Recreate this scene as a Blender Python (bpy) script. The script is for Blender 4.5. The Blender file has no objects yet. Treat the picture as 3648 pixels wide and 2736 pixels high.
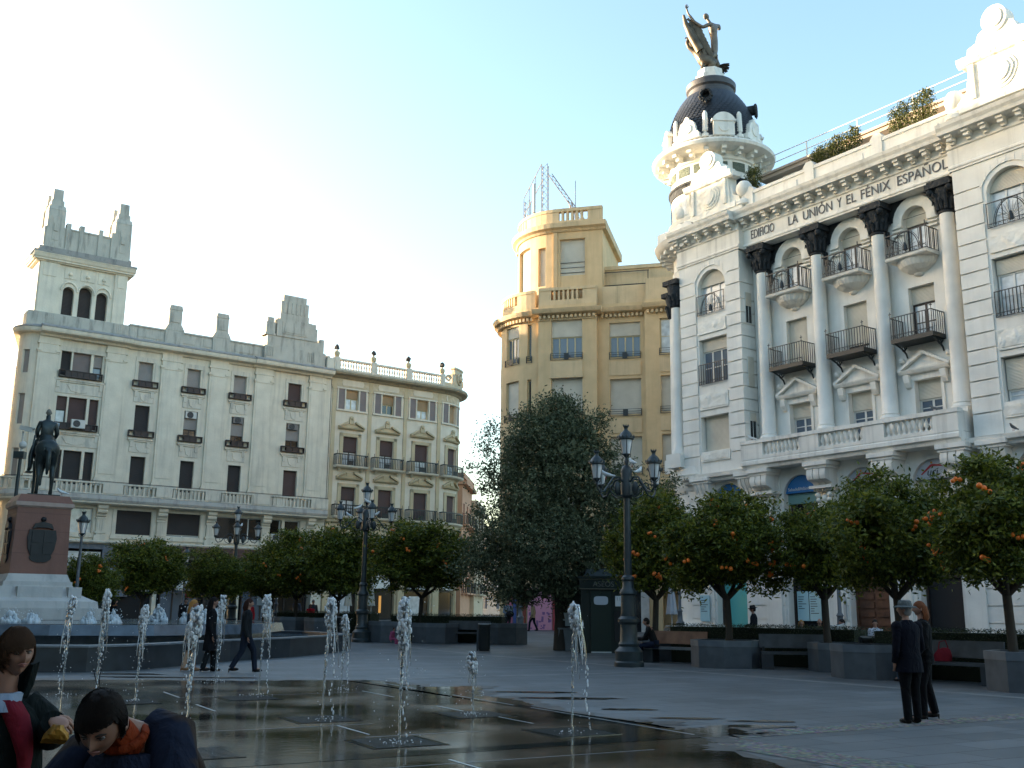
import bpy, bmesh, math, random
from mathutils import Vector, Matrix
sc = bpy.context.scene; COL = sc.collection
PI = math.pi; rad = math.radians; sin = math.sin; cos = math.cos
rnd = random.Random(7)

def gz(y): return .012*min(94., max(0., y-36))          # the far side of the plaza rises very slightly

def node_mat(name):
    m = bpy.data.materials.new(name); m.use_nodes = True
    nt = m.node_tree; b = nt.nodes['Principled BSDF']
    return m, nt, b

def plain(name, c, rough=.6, metal=0., spec=.5, emit=0., alpha=1., var=0., trans=0.):
    m, nt, b = node_mat(name)
    b.inputs['Base Color'].default_value = (*c, 1); b.inputs['Roughness'].default_value = rough
    b.inputs['Metallic'].default_value = metal; b.inputs['Specular IOR Level'].default_value = spec
    if emit: b.inputs['Emission Color'].default_value = (*c, 1); b.inputs['Emission Strength'].default_value = emit
    if trans: b.inputs['Transmission Weight'].default_value = trans
    if var: noise_colour(nt, b, c, var, 3.)
    return m

def noise_colour(nt, b, c, var, scale, detail=5):
    tc = nt.nodes.new('ShaderNodeTexCoord'); n = nt.nodes.new('ShaderNodeTexNoise')
    n.inputs['Scale'].default_value = scale; n.inputs['Detail'].default_value = detail
    nt.links.new(tc.outputs['Object'], n.inputs['Vector'])
    r = nt.nodes.new('ShaderNodeValToRGB')
    r.color_ramp.elements[0].position = .3; r.color_ramp.elements[1].position = .7
    r.color_ramp.elements[0].color = (*[x*(1-var) for x in c], 1)
    r.color_ramp.elements[1].color = (*[min(1, x*(1+var)) for x in c], 1)
    nt.links.new(n.outputs['Fac'], r.inputs['Fac']); nt.links.new(r.outputs['Color'], b.inputs['Base Color'])
    return tc, n, r

def stone(name, c, stain=(.3, .3, .28), amount=.5, rough=.85, bump=.25, var=.09, zs=.18):
    """weathered render or stone: mottled colour, rain streaks and grime with a shape of their own"""
    m, nt, b = node_mat(name); b.inputs['Roughness'].default_value = rough
    b.inputs['Specular IOR Level'].default_value = .25
    tc, n, r = noise_colour(nt, b, c, var, 1.1, 8)
    mp = nt.nodes.new('ShaderNodeMapping'); mp.inputs['Scale'].default_value = (2.6, 2.6, zs)
    nt.links.new(tc.outputs['Object'], mp.inputs['Vector'])
    n2 = nt.nodes.new('ShaderNodeTexNoise'); n2.inputs['Scale'].default_value = 1.; n2.inputs['Detail'].default_value = 9
    n2.inputs['Roughness'].default_value = .65
    nt.links.new(mp.outputs['Vector'], n2.inputs['Vector'])
    rr = nt.nodes.new('ShaderNodeValToRGB'); rr.color_ramp.elements[0].position = .5; rr.color_ramp.elements[1].position = .78
    rr.color_ramp.elements[1].color = (amount,)*3+(1,)
    nt.links.new(n2.outputs['Fac'], rr.inputs['Fac'])
    mx = nt.nodes.new('ShaderNodeMixRGB'); mx.inputs['Color2'].default_value = (*stain, 1)
    nt.links.new(rr.outputs['Color'], mx.inputs['Fac']); nt.links.new(r.outputs['Color'], mx.inputs['Color1'])
    nt.links.new(mx.outputs['Color'], b.inputs['Base Color'])
    n3 = nt.nodes.new('ShaderNodeTexNoise'); n3.inputs['Scale'].default_value = 9; n3.inputs['Detail'].default_value = 8
    nt.links.new(tc.outputs['Object'], n3.inputs['Vector'])
    bp = nt.nodes.new('ShaderNodeBump'); bp.inputs['Strength'].default_value = bump; bp.inputs['Distance'].default_value = .03
    nt.links.new(n3.outputs['Fac'], bp.inputs['Height']); nt.links.new(bp.outputs['Normal'], b.inputs['Normal'])
    return m

def relief(name, c, scale=3., strength=1.):
    """carved ornament: worms of raised stone"""
    m, nt, b = node_mat(name); b.inputs['Roughness'].default_value = .85
    tc, n, r = noise_colour(nt, b, c, .1, 2.)
    v = nt.nodes.new('ShaderNodeTexVoronoi'); v.inputs['Scale'].default_value = scale; v.feature = 'SMOOTH_F1'
    nn = nt.nodes.new('ShaderNodeTexNoise'); nn.inputs['Scale'].default_value = scale*.8
    ad = nt.nodes.new('ShaderNodeMixRGB'); ad.inputs['Fac'].default_value = .35
    nt.links.new(tc.outputs['Object'], nn.inputs['Vector'])
    nt.links.new(tc.outputs['Object'], ad.inputs['Color1']); nt.links.new(nn.outputs['Color'], ad.inputs['Color2'])
    nt.links.new(ad.outputs['Color'], v.inputs['Vector'])
    bp = nt.nodes.new('ShaderNodeBump'); bp.inputs['Strength'].default_value = strength; bp.inputs['Distance'].default_value = .12
    bp.invert = True
    nt.links.new(v.outputs['Distance'], bp.inputs['Height']); nt.links.new(bp.outputs['Normal'], b.inputs['Normal'])
    return m

def slatted(name, c, pitch=.055, rough=.7):
    """roller blind: fine horizontal slats"""
    m, nt, b = node_mat(name); b.inputs['Roughness'].default_value = rough
    tc, n, r = noise_colour(nt, b, c, .1, 1.3)
    w = nt.nodes.new('ShaderNodeTexWave'); w.bands_direction = 'Z'; w.inputs['Scale'].default_value = .314/pitch
    nt.links.new(tc.outputs['Object'], w.inputs['Vector'])
    bp = nt.nodes.new('ShaderNodeBump'); bp.inputs['Strength'].default_value = .8; bp.inputs['Distance'].default_value = .015
    nt.links.new(w.outputs['Fac'], bp.inputs['Height']); nt.links.new(bp.outputs['Normal'], b.inputs['Normal'])
    return m

def leafy(name, c1, c2, transl=.25, rough=.45):
    m, nt, b = node_mat(name); b.inputs['Roughness'].default_value = rough; b.inputs['Specular IOR Level'].default_value = .35
    g = nt.nodes.new('ShaderNodeNewGeometry'); r = nt.nodes.new('ShaderNodeValToRGB')
    r.color_ramp.elements[0].color = (*c1, 1); r.color_ramp.elements[1].color = (*c2, 1)
    r.color_ramp.elements[0].position = .25
    nt.links.new(g.outputs['Random Per Island'], r.inputs['Fac']); nt.links.new(r.outputs['Color'], b.inputs['Base Color'])
    t = nt.nodes.new('ShaderNodeBsdfTranslucent'); nt.links.new(r.outputs['Color'], t.inputs['Color'])
    mx = nt.nodes.new('ShaderNodeMixShader'); mx.inputs['Fac'].default_value = transl
    nt.links.new(b.outputs['BSDF'], mx.inputs[1]); nt.links.new(t.outputs['BSDF'], mx.inputs[2])
    nt.links.new(mx.outputs['Shader'], nt.nodes['Material Output'].inputs['Surface'])
    return m

def thing(name, label, cat, loc=(0, 0, 0), rz=0., group=None):
    o = bpy.data.objects.new(name, None); COL.objects.link(o)
    o.location = loc; o.rotation_euler = (0, 0, rz); o.empty_display_size = .2
    return tag(o, label, cat, group)

def tag(o, label, cat, group=None):
    o['label'] = label; o['category'] = cat
    if group: o['group'] = group
    return o

def struct(o): o['kind'] = 'structure'; return o

class MB:
    """collects boxes, prisms, lathes and tubes into one mesh; mp maps facade (s, o, z) into local x, y, z"""
    def __init__(s, mp=None, br=()): s.v = []; s.f = []; s.mi = []; s.mp = mp; s.br = br; s.T = None; s.cm = 0
    def p(s, q):
        if s.mp: q = s.mp(*q)
        if s.T is not None: q = s.T @ Vector(q)
        s.v.append(tuple(q)); return len(s.v)-1
    def face(s, idx): s.f.append(tuple(idx)); s.mi.append(s.cm)
    def poly(s, pts): s.face([s.p(q) for q in pts])
    def cuts(s, a, b): return [a]+[x for x in s.br if a+1e-4 < x < b-1e-4]+[b]
    def box(s, a0, a1, o0, o1, z0, z1):
        cs = s.cuts(a0, a1); rows = []
        for c in cs: rows.append([s.p((c, o0, z0)), s.p((c, o1, z0)), s.p((c, o1, z1)), s.p((c, o0, z1))])
        for r, q in zip(rows, rows[1:]):
            for k in range(4): s.face((r[k], r[(k+1) % 4], q[(k+1) % 4], q[k]))
        s.face(rows[0]); s.face(rows[-1][::-1])
    def ctr(s, x, y, z, dx, dy, dz): s.box(x-dx/2, x+dx/2, y-dy/2, y+dy/2, z, z+dz)
    def prism(s, pts, o0, o1):
        """outline in (s, z), thickness along o"""
        n = len(pts); A = [s.p((a, o0, z)) for a, z in pts]; B = [s.p((a, o1, z)) for a, z in pts]
        s.face(A); s.face(B[::-1])
        for k in range(n): s.face((A[k], B[k], B[(k+1) % n], A[(k+1) % n]))
    def profile(s, pts, a0, a1):
        """outline in (o, z) run along s: cornices, corbels"""
        cs = s.cuts(a0, a1); rows = [[s.p((c, o, z)) for o, z in pts] for c in cs]; n = len(pts)
        for r, q in zip(rows, rows[1:]):
            for k in range(n): s.face((r[k], q[k], q[(k+1) % n], r[(k+1) % n]))
        s.face(rows[0][::-1]); s.face(rows[-1])
    def plan(s, pts, z0, z1, inset=0.):
        """outline in (x, y) raised from z0 to z1"""
        n = len(pts); cx = sum(q[0] for q in pts)/n; cy = sum(q[1] for q in pts)/n; k_ = 1-inset
        A = [s.p((x, y, z0)) for x, y in pts]; B = [s.p((cx+(x-cx)*k_, cy+(y-cy)*k_, z1)) for x, y in pts]
        s.face(A[::-1]); s.face(B)
        for k in range(n): s.face((A[k], A[(k+1) % n], B[(k+1) % n], B[k]))
    def lathe(s, prof, n=24, c=(0, 0), a0=0., a1=2*PI, ph=0.):
        full = abs(a1-a0-2*PI) < 1e-6; m = n if full else n+1; rows = []
        for r, z in prof:
            rows.append([s.p((c[0]+r*cos(a0+ph+(a1-a0)*k/n), c[1]+r*sin(a0+ph+(a1-a0)*k/n), z)) for k in range(m)])
        for r, q in zip(rows, rows[1:]):
            for k in range(n): k2 = (k+1) % m; s.face((r[k], r[k2], q[k2], q[k]))
        if full:
            if prof[0][0] > 1e-4: s.face(rows[0][::-1])
            if prof[-1][0] > 1e-4: s.face(rows[-1])
    def tube(s, pts, r, n=8, flat=1.):
        P = [Vector(q) for q in pts]; rows = []; up = None
        for k, q in enumerate(P):
            d = (P[min(k+1, len(P)-1)]-P[max(k-1, 0)]).normalized()
            if up is None: up = Vector((0, 0, 1)) if abs(d.z) < .9 else Vector((1, 0, 0))
            x = d.cross(up)
            if x.length < 1e-4: x = d.cross(Vector((0, 1, .1)))
            x.normalize(); y = x.cross(d); up = y
            rr = r[k] if isinstance(r, (list, tuple)) else r
            rows.append([s.p(q+x*rr*cos(2*PI*j/n)+y*rr*flat*sin(2*PI*j/n)) for j in range(n)])
        for a, b in zip(rows, rows[1:]):
            for j in range(n): s.face((a[j], a[(j+1) % n], b[(j+1) % n], b[j]))
        s.face(rows[0][::-1]); s.face(rows[-1])
    def ball(s, c, r, n=12, m=8, sq=(1, 1, 1)):
        rows = []
        for i in range(1, m):
            t = PI*i/m
            rows.append([s.p((c[0]+r*sq[0]*sin(t)*cos(2*PI*k/n), c[1]+r*sq[1]*sin(t)*sin(2*PI*k/n), c[2]+r*sq[2]*cos(t))) for k in range(n)])
        top = s.p((c[0], c[1], c[2]+r*sq[2])); bot = s.p((c[0], c[1], c[2]-r*sq[2]))
        for a, b in zip(rows, rows[1:]):
            for k in range(n): s.face((a[k], b[k], b[(k+1) % n], a[(k+1) % n]))
        for k in range(n): s.face((top, rows[0][k], rows[0][(k+1) % n])); s.face((bot, rows[-1][(k+1) % n], rows[-1][k]))
    def wall(s, a0, a1, z0, z1, holes=(), o=0., d=.3):
        """a wall face with openings (s0, s1, zb, zt, rise) and their reveals; rise > 0 makes an arched head"""
        A = sorted({a0, a1, *s.br, *[h[k] for h in holes for k in (0, 1)]}); A = [x for x in A if a0-1e-6 <= x <= a1+1e-6]
        Z = sorted({z0, z1, *[h[k] for h in holes for k in (2, 3)]}); Z = [x for x in Z if z0-1e-6 <= x <= z1+1e-6]
        for x, X in zip(A, A[1:]):
            for z, Zt in zip(Z, Z[1:]):
                mx, mz = (x+X)/2, (z+Zt)/2
                if any(h[0] < mx < h[1] and h[2] < mz < h[3] for h in holes): continue
                s.poly([(x, o, z), (X, o, z), (X, o, Zt), (x, o, Zt)])
        for h in holes:
            rise = h[4] if len(h) > 4 else 0
            arc = arch_pts(h[0], h[1], h[3]-rise, rise)
            zs = h[3]-rise
            out = [(h[0], h[2])]+arc+[(h[1], h[2])]
            for (x, z), (X, Zt) in zip(out, out[1:]+out[:1]):
                for (u, w), (U, W) in [((x, z), (X, Zt))]:
                    s.poly([(u, o, w), (U, o, W), (U, o-d, W), (u, o-d, w)])
            if rise:
                for (x, z), (X, Zt) in zip(arc, arc[1:]):
                    s.poly([(x, o, z), (X, o, Zt), (X, o, h[3]), (x, o, h[3])])
    def build(s, name, mats, parent=None, smooth=None, loc=None):
        me = bpy.data.meshes.new(name); me.from_pydata(s.v, [], s.f)
        ms = mats if isinstance(mats, (list, tuple)) else [mats]
        for m in ms: me.materials.append(m)
        if len(ms) > 1: me.polygons.foreach_set('material_index', s.mi)
        if smooth:
            me.polygons.foreach_set('use_smooth', [True]*len(me.polygons)); me.set_sharp_from_angle(angle=rad(smooth))
        me.update()
        o = bpy.data.objects.new(name, me); COL.objects.link(o); o.parent = parent
        if loc: o.location = loc
        return o

def arch_pts(a, b, zs, rise, n=12):
    if not rise: return [(a, zs), (b, zs)]
    w = (b-a)/2; c = (a+b)/2
    R = (w*w+rise*rise)/(2*rise); t0 = math.asin(min(1, w/R))
    if rise > w: t0 = PI-t0
    return [(c+R*sin(-t0+2*t0*k/n), zs+rise-R+R*cos(-t0+2*t0*k/n)) for k in range(n+1)]

def facade(bend=None, r=0., ang=90., left=False, s_from=0.):
    """map (s, o, z) -> local; straight, or turning into the block round a corner of radius r that starts at s = bend"""
    if bend is None: return (lambda s, o, z: (s, -o, z)), ()
    L = r*rad(ang); n = max(4, int(ang/7))
    def right(s, o, z):
        if s <= bend: return (s, -o, z)
        t = min((s-bend)/r, rad(ang)); e = max(0, s-bend-L)
        return (bend+(r+o)*sin(t)+e*cos(t), r-(r+o)*cos(t)+e*sin(t), z)
    def lft(s, o, z):
        if s >= bend: return (s, -o, z)
        t = min((bend-s)/r, rad(ang)); e = max(0, bend-s-L)
        return (bend-(r+o)*sin(t)-e*cos(t), r-(r+o)*cos(t)+e*sin(t), z)
    if left: return lft, tuple(bend-L*k/n for k in range(n, -1, -1))
    return right, tuple(bend+L*k/n for k in range(n+1))

def window(root, fb, s0, s1, z0, z1, o, frame, glass, blind, shut=0., rise=0., nx=2, nz=1, name='window', fw=.07):
    """a window: frame, its pane and, where the photo shows one, a roller blind"""
    mp, br = fb; w = s1-s0; h = z1-z0; zb = z1-shut*h
    head = arch_pts(s0, s1, z1-rise, rise)
    if shut >= .99:
        b = MB(mp, br); q = [(s0, z0)]+head+[(s1, z0)]
        if rise: b.prism(q, o, o+.05)
        else: b.box(s0, s1, o, o+.05, z0, z1)
        return b.build('roller_blind', blind, root)
    m = MB(mp, br); zt = zb if shut > 0 else z1-rise
    m.box(s0, s0+fw, o, o+.06, z0, zt); m.box(s1-fw, s1, o, o+.06, z0, zt)
    m.box(s0+fw, s1-fw, o, o+.06, z0, z0+fw)
    if not rise or shut > 0: m.box(s0+fw, s1-fw, o, o+.06, zt-fw, zt)
    else: m.prism(arch_pts(s0, s1, z1-rise, rise)+arch_pts(s0+fw, s1-fw, z1-rise, rise-fw)[::-1], o, o+.06)
    for k in range(1, nx):
        x = s0+w*k/nx; m.box(x-fw*.6, x+fw*.6, o+.002, o+.055, z0+fw, zt-fw)
    for k in range(1, nz):
        z = z0+(zt-z0)*k/nz; m.box(s0+fw, s1-fw, o+.012, o+.045, z-.02, z+.02)
    f = m.build(name, frame, root)
    g = MB(mp, br)
    if rise and shut <= 0: g.poly([(x, o+.02, z) for x, z in [(s0, z0)]+head+[(s1, z0)]])
    else:
        for a, b_ in zip(g.cuts(s0, s1), g.cuts(s0, s1)[1:]): g.poly([(a, o+.02, z0), (b_, o+.02, z0), (b_, o+.02, zt), (a, o+.02, zt)])
    g.build('pane', glass, f)
    if shut > 0:
        b = MB(mp, br)
        if rise and zb < z1-rise: b.prism([(s0, zb)]+head+[(s1, zb)], o+.07, o+.12)
        elif rise: b.prism(head, o+.07, o+.12)
        else: b.box(s0, s1, o+.07, o+.12, zb, z1)
        b.build('roller_blind', blind, f)
    return f

def railing(m, s0, s1, o0, o1, z0, z1, step=.13, bar=.012, ends=True, top=.035):
    """iron balcony rail round three sides, from the wall at o0 out to o1"""
    m.box(s0, s1, o1-.03, o1, z1-top, z1); m.box(s0, s1, o1-.025, o1-.005, z0, z0+.025)
    if ends:
        for a in (s0, s1-.03): m.box(a, a+.03, o0, o1-.03, z1-top, z1); m.box(a, a+.025, o0, o1-.03, z0, z0+.025)
    n = max(2, int((s1-s0)/step))
    for k in range(n+1):
        x = s0+.015+(s1-s0-.03)*k/n; m.box(x-bar, x+bar, o1-.015-bar, o1-.015+bar, z0, z1-top)
    if ends:
        k_ = max(2, int((o1-o0)/step))
        for k in range(k_):
            q = o0+(o1-o0-.03)*k/k_+.02
            for a in (s0+.015, s1-.015): m.box(a-bar, a+bar, q-bar, q+bar, z0, z1-top)

BAL = [(.055, 0), (.075, .02), (.075, .06), (.04, .1), (.05, .16), (.085, .27), (.075, .36), (.04, .5), (.035, .56), (.06, .6), (.06, .66)]
def baluster(m, s, o, z, h, k=1., n=8, sq=False):
    c = m.mp(s, o, 0) if m.mp else (s, o, 0)
    mp = m.mp; m.mp = None
    m.lathe([(r*k, z+q*h/.66) for r, q in BAL], 4 if sq else n, c[:2]); m.mp = mp

def text_mesh(body, size, depth, mat, name, parent, M, align='LEFT', shear=0., sx=1.):
    cu = bpy.data.curves.new('t', 'FONT'); cu.body = body; cu.size = size; cu.extrude = depth
    cu.align_x = align; cu.shear = shear
    t = bpy.data.objects.new('t', cu); COL.objects.link(t); bpy.context.view_layer.update()
    me = bpy.data.meshes.new_from_object(t.evaluated_get(bpy.context.evaluated_depsgraph_get()))
    bpy.data.objects.remove(t); bpy.data.curves.remove(cu)
    me.transform(M @ Matrix.Diagonal((sx, 1, 1, 1))); me.materials.clear(); me.materials.append(mat)
    o = bpy.data.objects.new(name, me); COL.objects.link(o); o.parent = parent
    return o
# text lying in a facade: x along s, reading upright, facing the viewer
def face_text(s, o, z): return Matrix.Translation((s, -o, z)) @ Matrix.Rotation(PI/2, 4, 'X')
# ---------------------------------------------------------------- camera, light, sky
cam = bpy.data.objects.new('camera', bpy.data.cameras.new('camera')); COL.objects.link(cam); sc.camera = cam
cam.data.sensor_width = 36; cam.data.lens = 36*2230/2212; cam.data.clip_start = .05; cam.data.clip_end = 4000
cam.matrix_world = Matrix.Translation((0, 0, 1.5)) @ Matrix.Rotation(PI/2+rad(12.38), 4, 'X') @ Matrix.Rotation(rad(.6), 4, 'Z')
SUN_AZ, SUN_EL = -68., 6.                       # degrees from the view direction, to the left
w = bpy.data.worlds.new("World"); sc.world = w; w.use_nodes = True
nt = w.node_tree; bg = nt.nodes['Background']; sky = nt.nodes.new('ShaderNodeTexSky')
sky.sky_type = 'NISHITA'; sky.sun_disc = False; sky.sun_elevation = rad(SUN_EL); sky.sun_rotation = rad(SUN_AZ)
sky.air_density = 1.; sky.dust_density = 2.4; sky.ozone_density = 2.2
wb = nt.nodes.new('ShaderNodeMixRGB'); wb.blend_type = 'MULTIPLY'; wb.inputs['Fac'].default_value = 1; wb.inputs['Color2'].default_value = (1., .925, .825, 1)   # the camera's warm white balance
nt.links.new(sky.outputs['Color'], wb.inputs['Color1']); nt.links.new(wb.outputs['Color'], bg.inputs['Color']); bg.inputs['Strength'].default_value = .15
sl = bpy.data.lights.new('sun', 'SUN'); sl.energy = 3.2; sl.angle = rad(.5); sl.color = (1, .80, .56)
so = bpy.data.objects.new('sun', sl); COL.objects.link(so)
sv = Vector((sin(rad(SUN_AZ))*cos(rad(SUN_EL)), cos(rad(SUN_AZ))*cos(rad(SUN_EL)), sin(rad(SUN_EL))))
so.rotation_euler = sv.to_track_quat('Z', 'Y').to_euler(); so.location = (-40, 40, 60)
sc.view_settings.view_transform = 'Standard'; sc.view_settings.look = 'None'
sc.view_settings.exposure = 2.88; sc.view_settings.gamma = 1
sc.cycles.use_denoising = True; sc.cycles.max_bounces = 6; sc.cycles.caustics_reflective = False; sc.cycles.caustics_refractive = False

# ---------------------------------------------------------------- materials
WHITE = stone('white_render', (.74, .72, .66), (.46, .44, .38), .34)
WHITE_TRIM = stone('white_trim', (.74, .72, .66), (.30, .29, .26), .62)
CREAM = stone('cream_render', (.69, .63, .51), (.34, .31, .26), .55)
CREAM_TRIM = stone('cream_trim', (.64, .59, .49), (.17, .17, .16), .85, zs=.35)
OCHRE = stone('ochre_stone', (.52, .43, .28), (.30, .24, .15), .4)
PALE = stone('pale_render', (.68, .61, .49), (.40, .35, .27), .35)
YEL = stone('yellow_render', (.62, .455, .26), (.34, .26, .15), .35)
YELT = stone('yellow_trim', (.62, .47, .285), (.24, .19, .12), .6)
WEATHER = stone('weathered_parapet', (.47, .45, .39), (.13, .13, .12), .9, zs=.4)
DIRTY = stone('grimy_ledge', (.30, .29, .27), (.10, .10, .10), .9, zs=.8)
CARVE = relief('carved_white', (.74, .72, .65)); CARVE_O = relief('carved_ochre', (.54, .45, .31)); CARVE_C = relief('carved_cream', (.48, .44, .36))
BLACKST = relief('black_carved_stone', (.018, .022, .026), 6., .8); BLACKWALL = plain('black_wall', (.016, .019, .022), .6)
IRON = plain('black_iron', (.012, .016, .018), .45); IRONG = plain('lamp_iron', (.02, .03, .032), .42, var=.3)
GLASS = plain('window_glass', (.05, .06, .07), .04, spec=.9); GLASSB = plain('bluish_glass', (.10, .13, .17), .05, spec=.9)
GLASSD = plain('dark_glass', (.012, .014, .017), .05, spec=.7); CURT = plain('curtained_glass', (.52, .55, .56), .12, spec=.7, var=.25)
FRW = plain('white_frame', (.62, .62, .58), .5); FRC = plain('cream_frame', (.50, .42, .25), .5); FRD = plain('dark_wood', (.03, .02, .017), .5)
BLBEIGE = slatted('beige_blind', (.58, .53, .43)); BLBROWN = slatted('brown_blind', (.085, .05, .045)); BLDARK = slatted('dark_blind', (.032, .027, .026))
BLTAN = slatted('tan_blind', (.36, .24, .13)); BLGREY = slatted('grey_blind', (.30, .27, .25)); BLMAUVE = slatted('mauve_blind', (.22, .18, .17))
BLPALE = slatted('pale_blind', (.58, .54, .45))
BRONZE = plain('dark_bronze', (.030, .040, .040), .42, metal=.55, var=.4); VERDI = plain('roof_bronze', (.12, .095, .065), .5, metal=.5, var=.4)
ROOF = plain('roof_tiles', (.22, .12, .07), .8, var=.3)
MARBLE = plain('grey_marble', (.45, .44, .42), .5, var=.15)
BLUE = plain('blue_sign', (.016, .16, .42), .4); SIGNW = plain('pale_sign', (.46, .49, .54), .4); REDS = plain('sign_red', (.45, .03, .04), .5)
LETTER = plain('lettering', (.045, .05, .06), .5); PAPER = plain('white_paper', (.62, .64, .65), .6); CYANP = plain('cyan_poster', (.36, .56, .60), .5)
AQUA = plain('aqua_door', (.10, .42, .40), .4); WOOD = plain('brown_door', (.10, .042, .022), .5, var=.35); BENCHW = plain('bench_wood', (.26, .13, .075), .55, var=.3)
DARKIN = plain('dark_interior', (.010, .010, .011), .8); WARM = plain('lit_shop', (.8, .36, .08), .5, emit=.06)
GRANITE = plain('grey_granite', (.065, .076, .086), .65, var=.22); GRANITE_D = plain('dark_granite', (.028, .034, .040), .35, var=.3)
ACW = plain('ac_white', (.55, .54, .50), .5); BLACKP = plain('black_paint', (.010, .013, .013), .4)
PINKG = stone('pink_granite', (.215, .105, .078), (.14, .07, .05), .5, rough=.6)
# ---------------------------------------------------------------- the white corner building on the right
def build_white():
    root = thing('corner_building', 'white ornate corner building with black capitals and a dark scaled dome', 'building', (12.6, 45, 0), rad(-54.3))
    F0 = facade(); mp = F0[0]; NW = lambda: MB(mp)
    B1 = .3                                      # ground rises nowhere here; base sits on the plaza
    # ---- walls
    m = NW()
    pier_h = [(-5.75, -3.93, 15.95, 18.2, .75), (-5.75, -3.93, 12.42, 14.7), (-5.78, -3.98, 9.1, 10.83)]
    m.wall(-6.95, -2.95, 8.0, 19., pier_h, -.05, .4)
    pier2_h = [(9.55, 11.35, 15.95, 18.2, .75), (9.5, 11.4, 12.42, 14.75), (9.5, 11.4, 9.2, 10.9)]
    m.wall(8.25, 12.25, 8.0, 19., pier2_h, -.05, .4)
    m.wall(12.25, 24, 0, 19., [(14+3*k, 15.2+3*k, z, z+2.2) for k in range(3) for z in (2, 9.2, 12.5, 15.9)], -.9, .3)
    C3 = (-.5, 2.69, 5.9)
    ch = []
    for c in C3: ch += [(c-.59, c+.59, 8.3, 10.86), (c-.59, c+.59, 12.5, 14.82), (c-.58, c+.58, 15.98, 18.28, .58)]
    m.wall(-2.95, 8.25, 8.0, 17.85, ch, -1., .35)
    # wall strips beside arches up to the black band
    for c in C3: pass
    m.box(-2.95, 8.25, -3.4, -1.36, 0., 8.); m.box(-8.6, 24, -19, -1.7, .0, 20.3)
    # ground floor
    arch_c = (-4.4, -.2, 3.0, 6.25, 10.5)
    g = []
    for c in arch_c: g.append((c-.92, c+.92, 0., 7.5, .78))
    m.wall(-6.95, 12.25, 0., 7.95, g, -.3, .55)
    # pier rustication: blocks with grooves
    zr = [8.02, 8.9, 9.53, 10.15, 10.77, 11.34, 11.96, 12.59, 13.23, 13.79, 14.41, 15.01, 15.58, 16.24, 17.07, 17.75]
    for z, Z in zip(zr, zr[1:]):
        m.box(-6.95, -5.87, -.06, 0, z+.03, Z-.03); m.box(-3.85, -2.95, -.98, 0, z+.03, Z-.03)
        m.box(8.25, 9.4, -.98, 0, z+.03, Z-.03); m.box(11.5, 12.25, -.98, 0, z+.03, Z-.03)
    m.box(-3.75, -3.0, -.98, -.05, 8, 19); m.box(8.3, 9.3, -.98, -.05, 8, 19); m.box(-6.9, -5.9, -.9, -.06, 8, 19)
    for a in (-6.95, 8.25):
        c = a+2.1 if a < 0 else a+2.2
        m.prism([(a, 17.78)]+[(a, 18.96), (a+4, 18.96), (a+4, 17.78), (c+1.12, 17.78)]+arch_pts(c-1.12, c+1.12, 17.45, .95)[::-1]+[(c-1.12, 17.78)], -.05, 0)
        for k in range(7):                        # voussoir joints as narrow ribs
            t = -1.05+2.1*k/6; m.box(c+1.0*sin(t)*.98-.012, c+1.0*sin(t)*.98+.012, 0, .012, 17.45+.95*cos(t), 17.45+.95*cos(t)+.34)
    zg = [.6+.62*k for k in range(12)]
    for z, Z in zip([.0]+zg, zg):
        for a, b in ((-6.95, -5.45), (-3.35, -1.25), (.85, 1.98), (4.05, 5.2), (7.3, 9.45), (11.55, 12.25)):
            m.box(a, b, -.31, -.24, z+.02, Z-.02)
    m.build('wall', WHITE, root)
    # black band behind the capitals
    m = NW(); m.wall(-2.95, 8.25, 17.85, 18.9, [(c-1., c+1., 17.85, 18.84, .98) for c in C3], -.97, .05); m.build('capital_band', BLACKWALL, root)
    for c in C3:                                 # arch surrounds and wall below them
        m = NW()
        a = arch_pts(c-.58, c+.58, 17.70, .58); o_ = arch_pts(c-.98, c+.98, 17.70, 1.02)
        m.prism([(c-.98, 17.55)]+o_+[(c+.98, 17.55), (c+.58, 17.55)]+a[::-1]+[(c-.58, 17.55)], -1., -.86)
        for z in (17.2, 17.38, 17.54):
            m.box(c-1.05, c-.6, -1, -.85, z-.03, z+.03); m.box(c+.6, c+1.05, -1, -.85, z-.03, z+.03)
        m.build('arch_surround', CARVE, root)
    # ---- cornices, entablature
    m = NW()
    def entab(a, b, o, z=0):
        m = NW()
        m.profile([(o-.6, 18.72), (o+.02, 18.72), (o+.02, 18.8), (o+.06, 18.82), (o+.06, 18.9), (o, 18.95), (o, 19.62), (o+.07, 19.66), (o+.07, 19.78), (o+.02, 19.8), (o+.02, 20.04),
                   (o+.62, 20.1), (o+.66, 20.24), (o+.74, 20.36), (o+.78, 20.5), (o-.6, 20.56)], a, b)
        n = max(1, int((b-a)/.62))
        for k in range(n):
            s = a+(b-a)*(k+.5)/n
            m.box(s-.13, s+.13, o+.02, o+.5, 19.98, 20.085); m.box(s-.11, s+.11, o+.02, o+.40, 19.84, 19.98); m.box(s-.09, s+.09, o+.02, o+.2, 19.74, 19.84)
        m.build('cornice', WHITE_TRIM, root)
    entab(-7.05, -2.85, .04); entab(8.15, 12.35, .04); entab(-2.85, 8.15, -.3)
    m.profile([(-.3, 7.6), (.1, 7.62), (.16, 7.75), (.3, 7.8), (.34, 7.98), (-.3, 8.02)], -7.0, -2.75); m.build('string_course', WHITE_TRIM, root); m = NW()
    m.profile([(-.3, 7.6), (.1, 7.62), (.16, 7.75), (.3, 7.8), (.34, 7.98), (-.3, 8.02)], 8.05, 12.3); m.build('string_course', WHITE_TRIM, root); m = NW()
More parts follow.
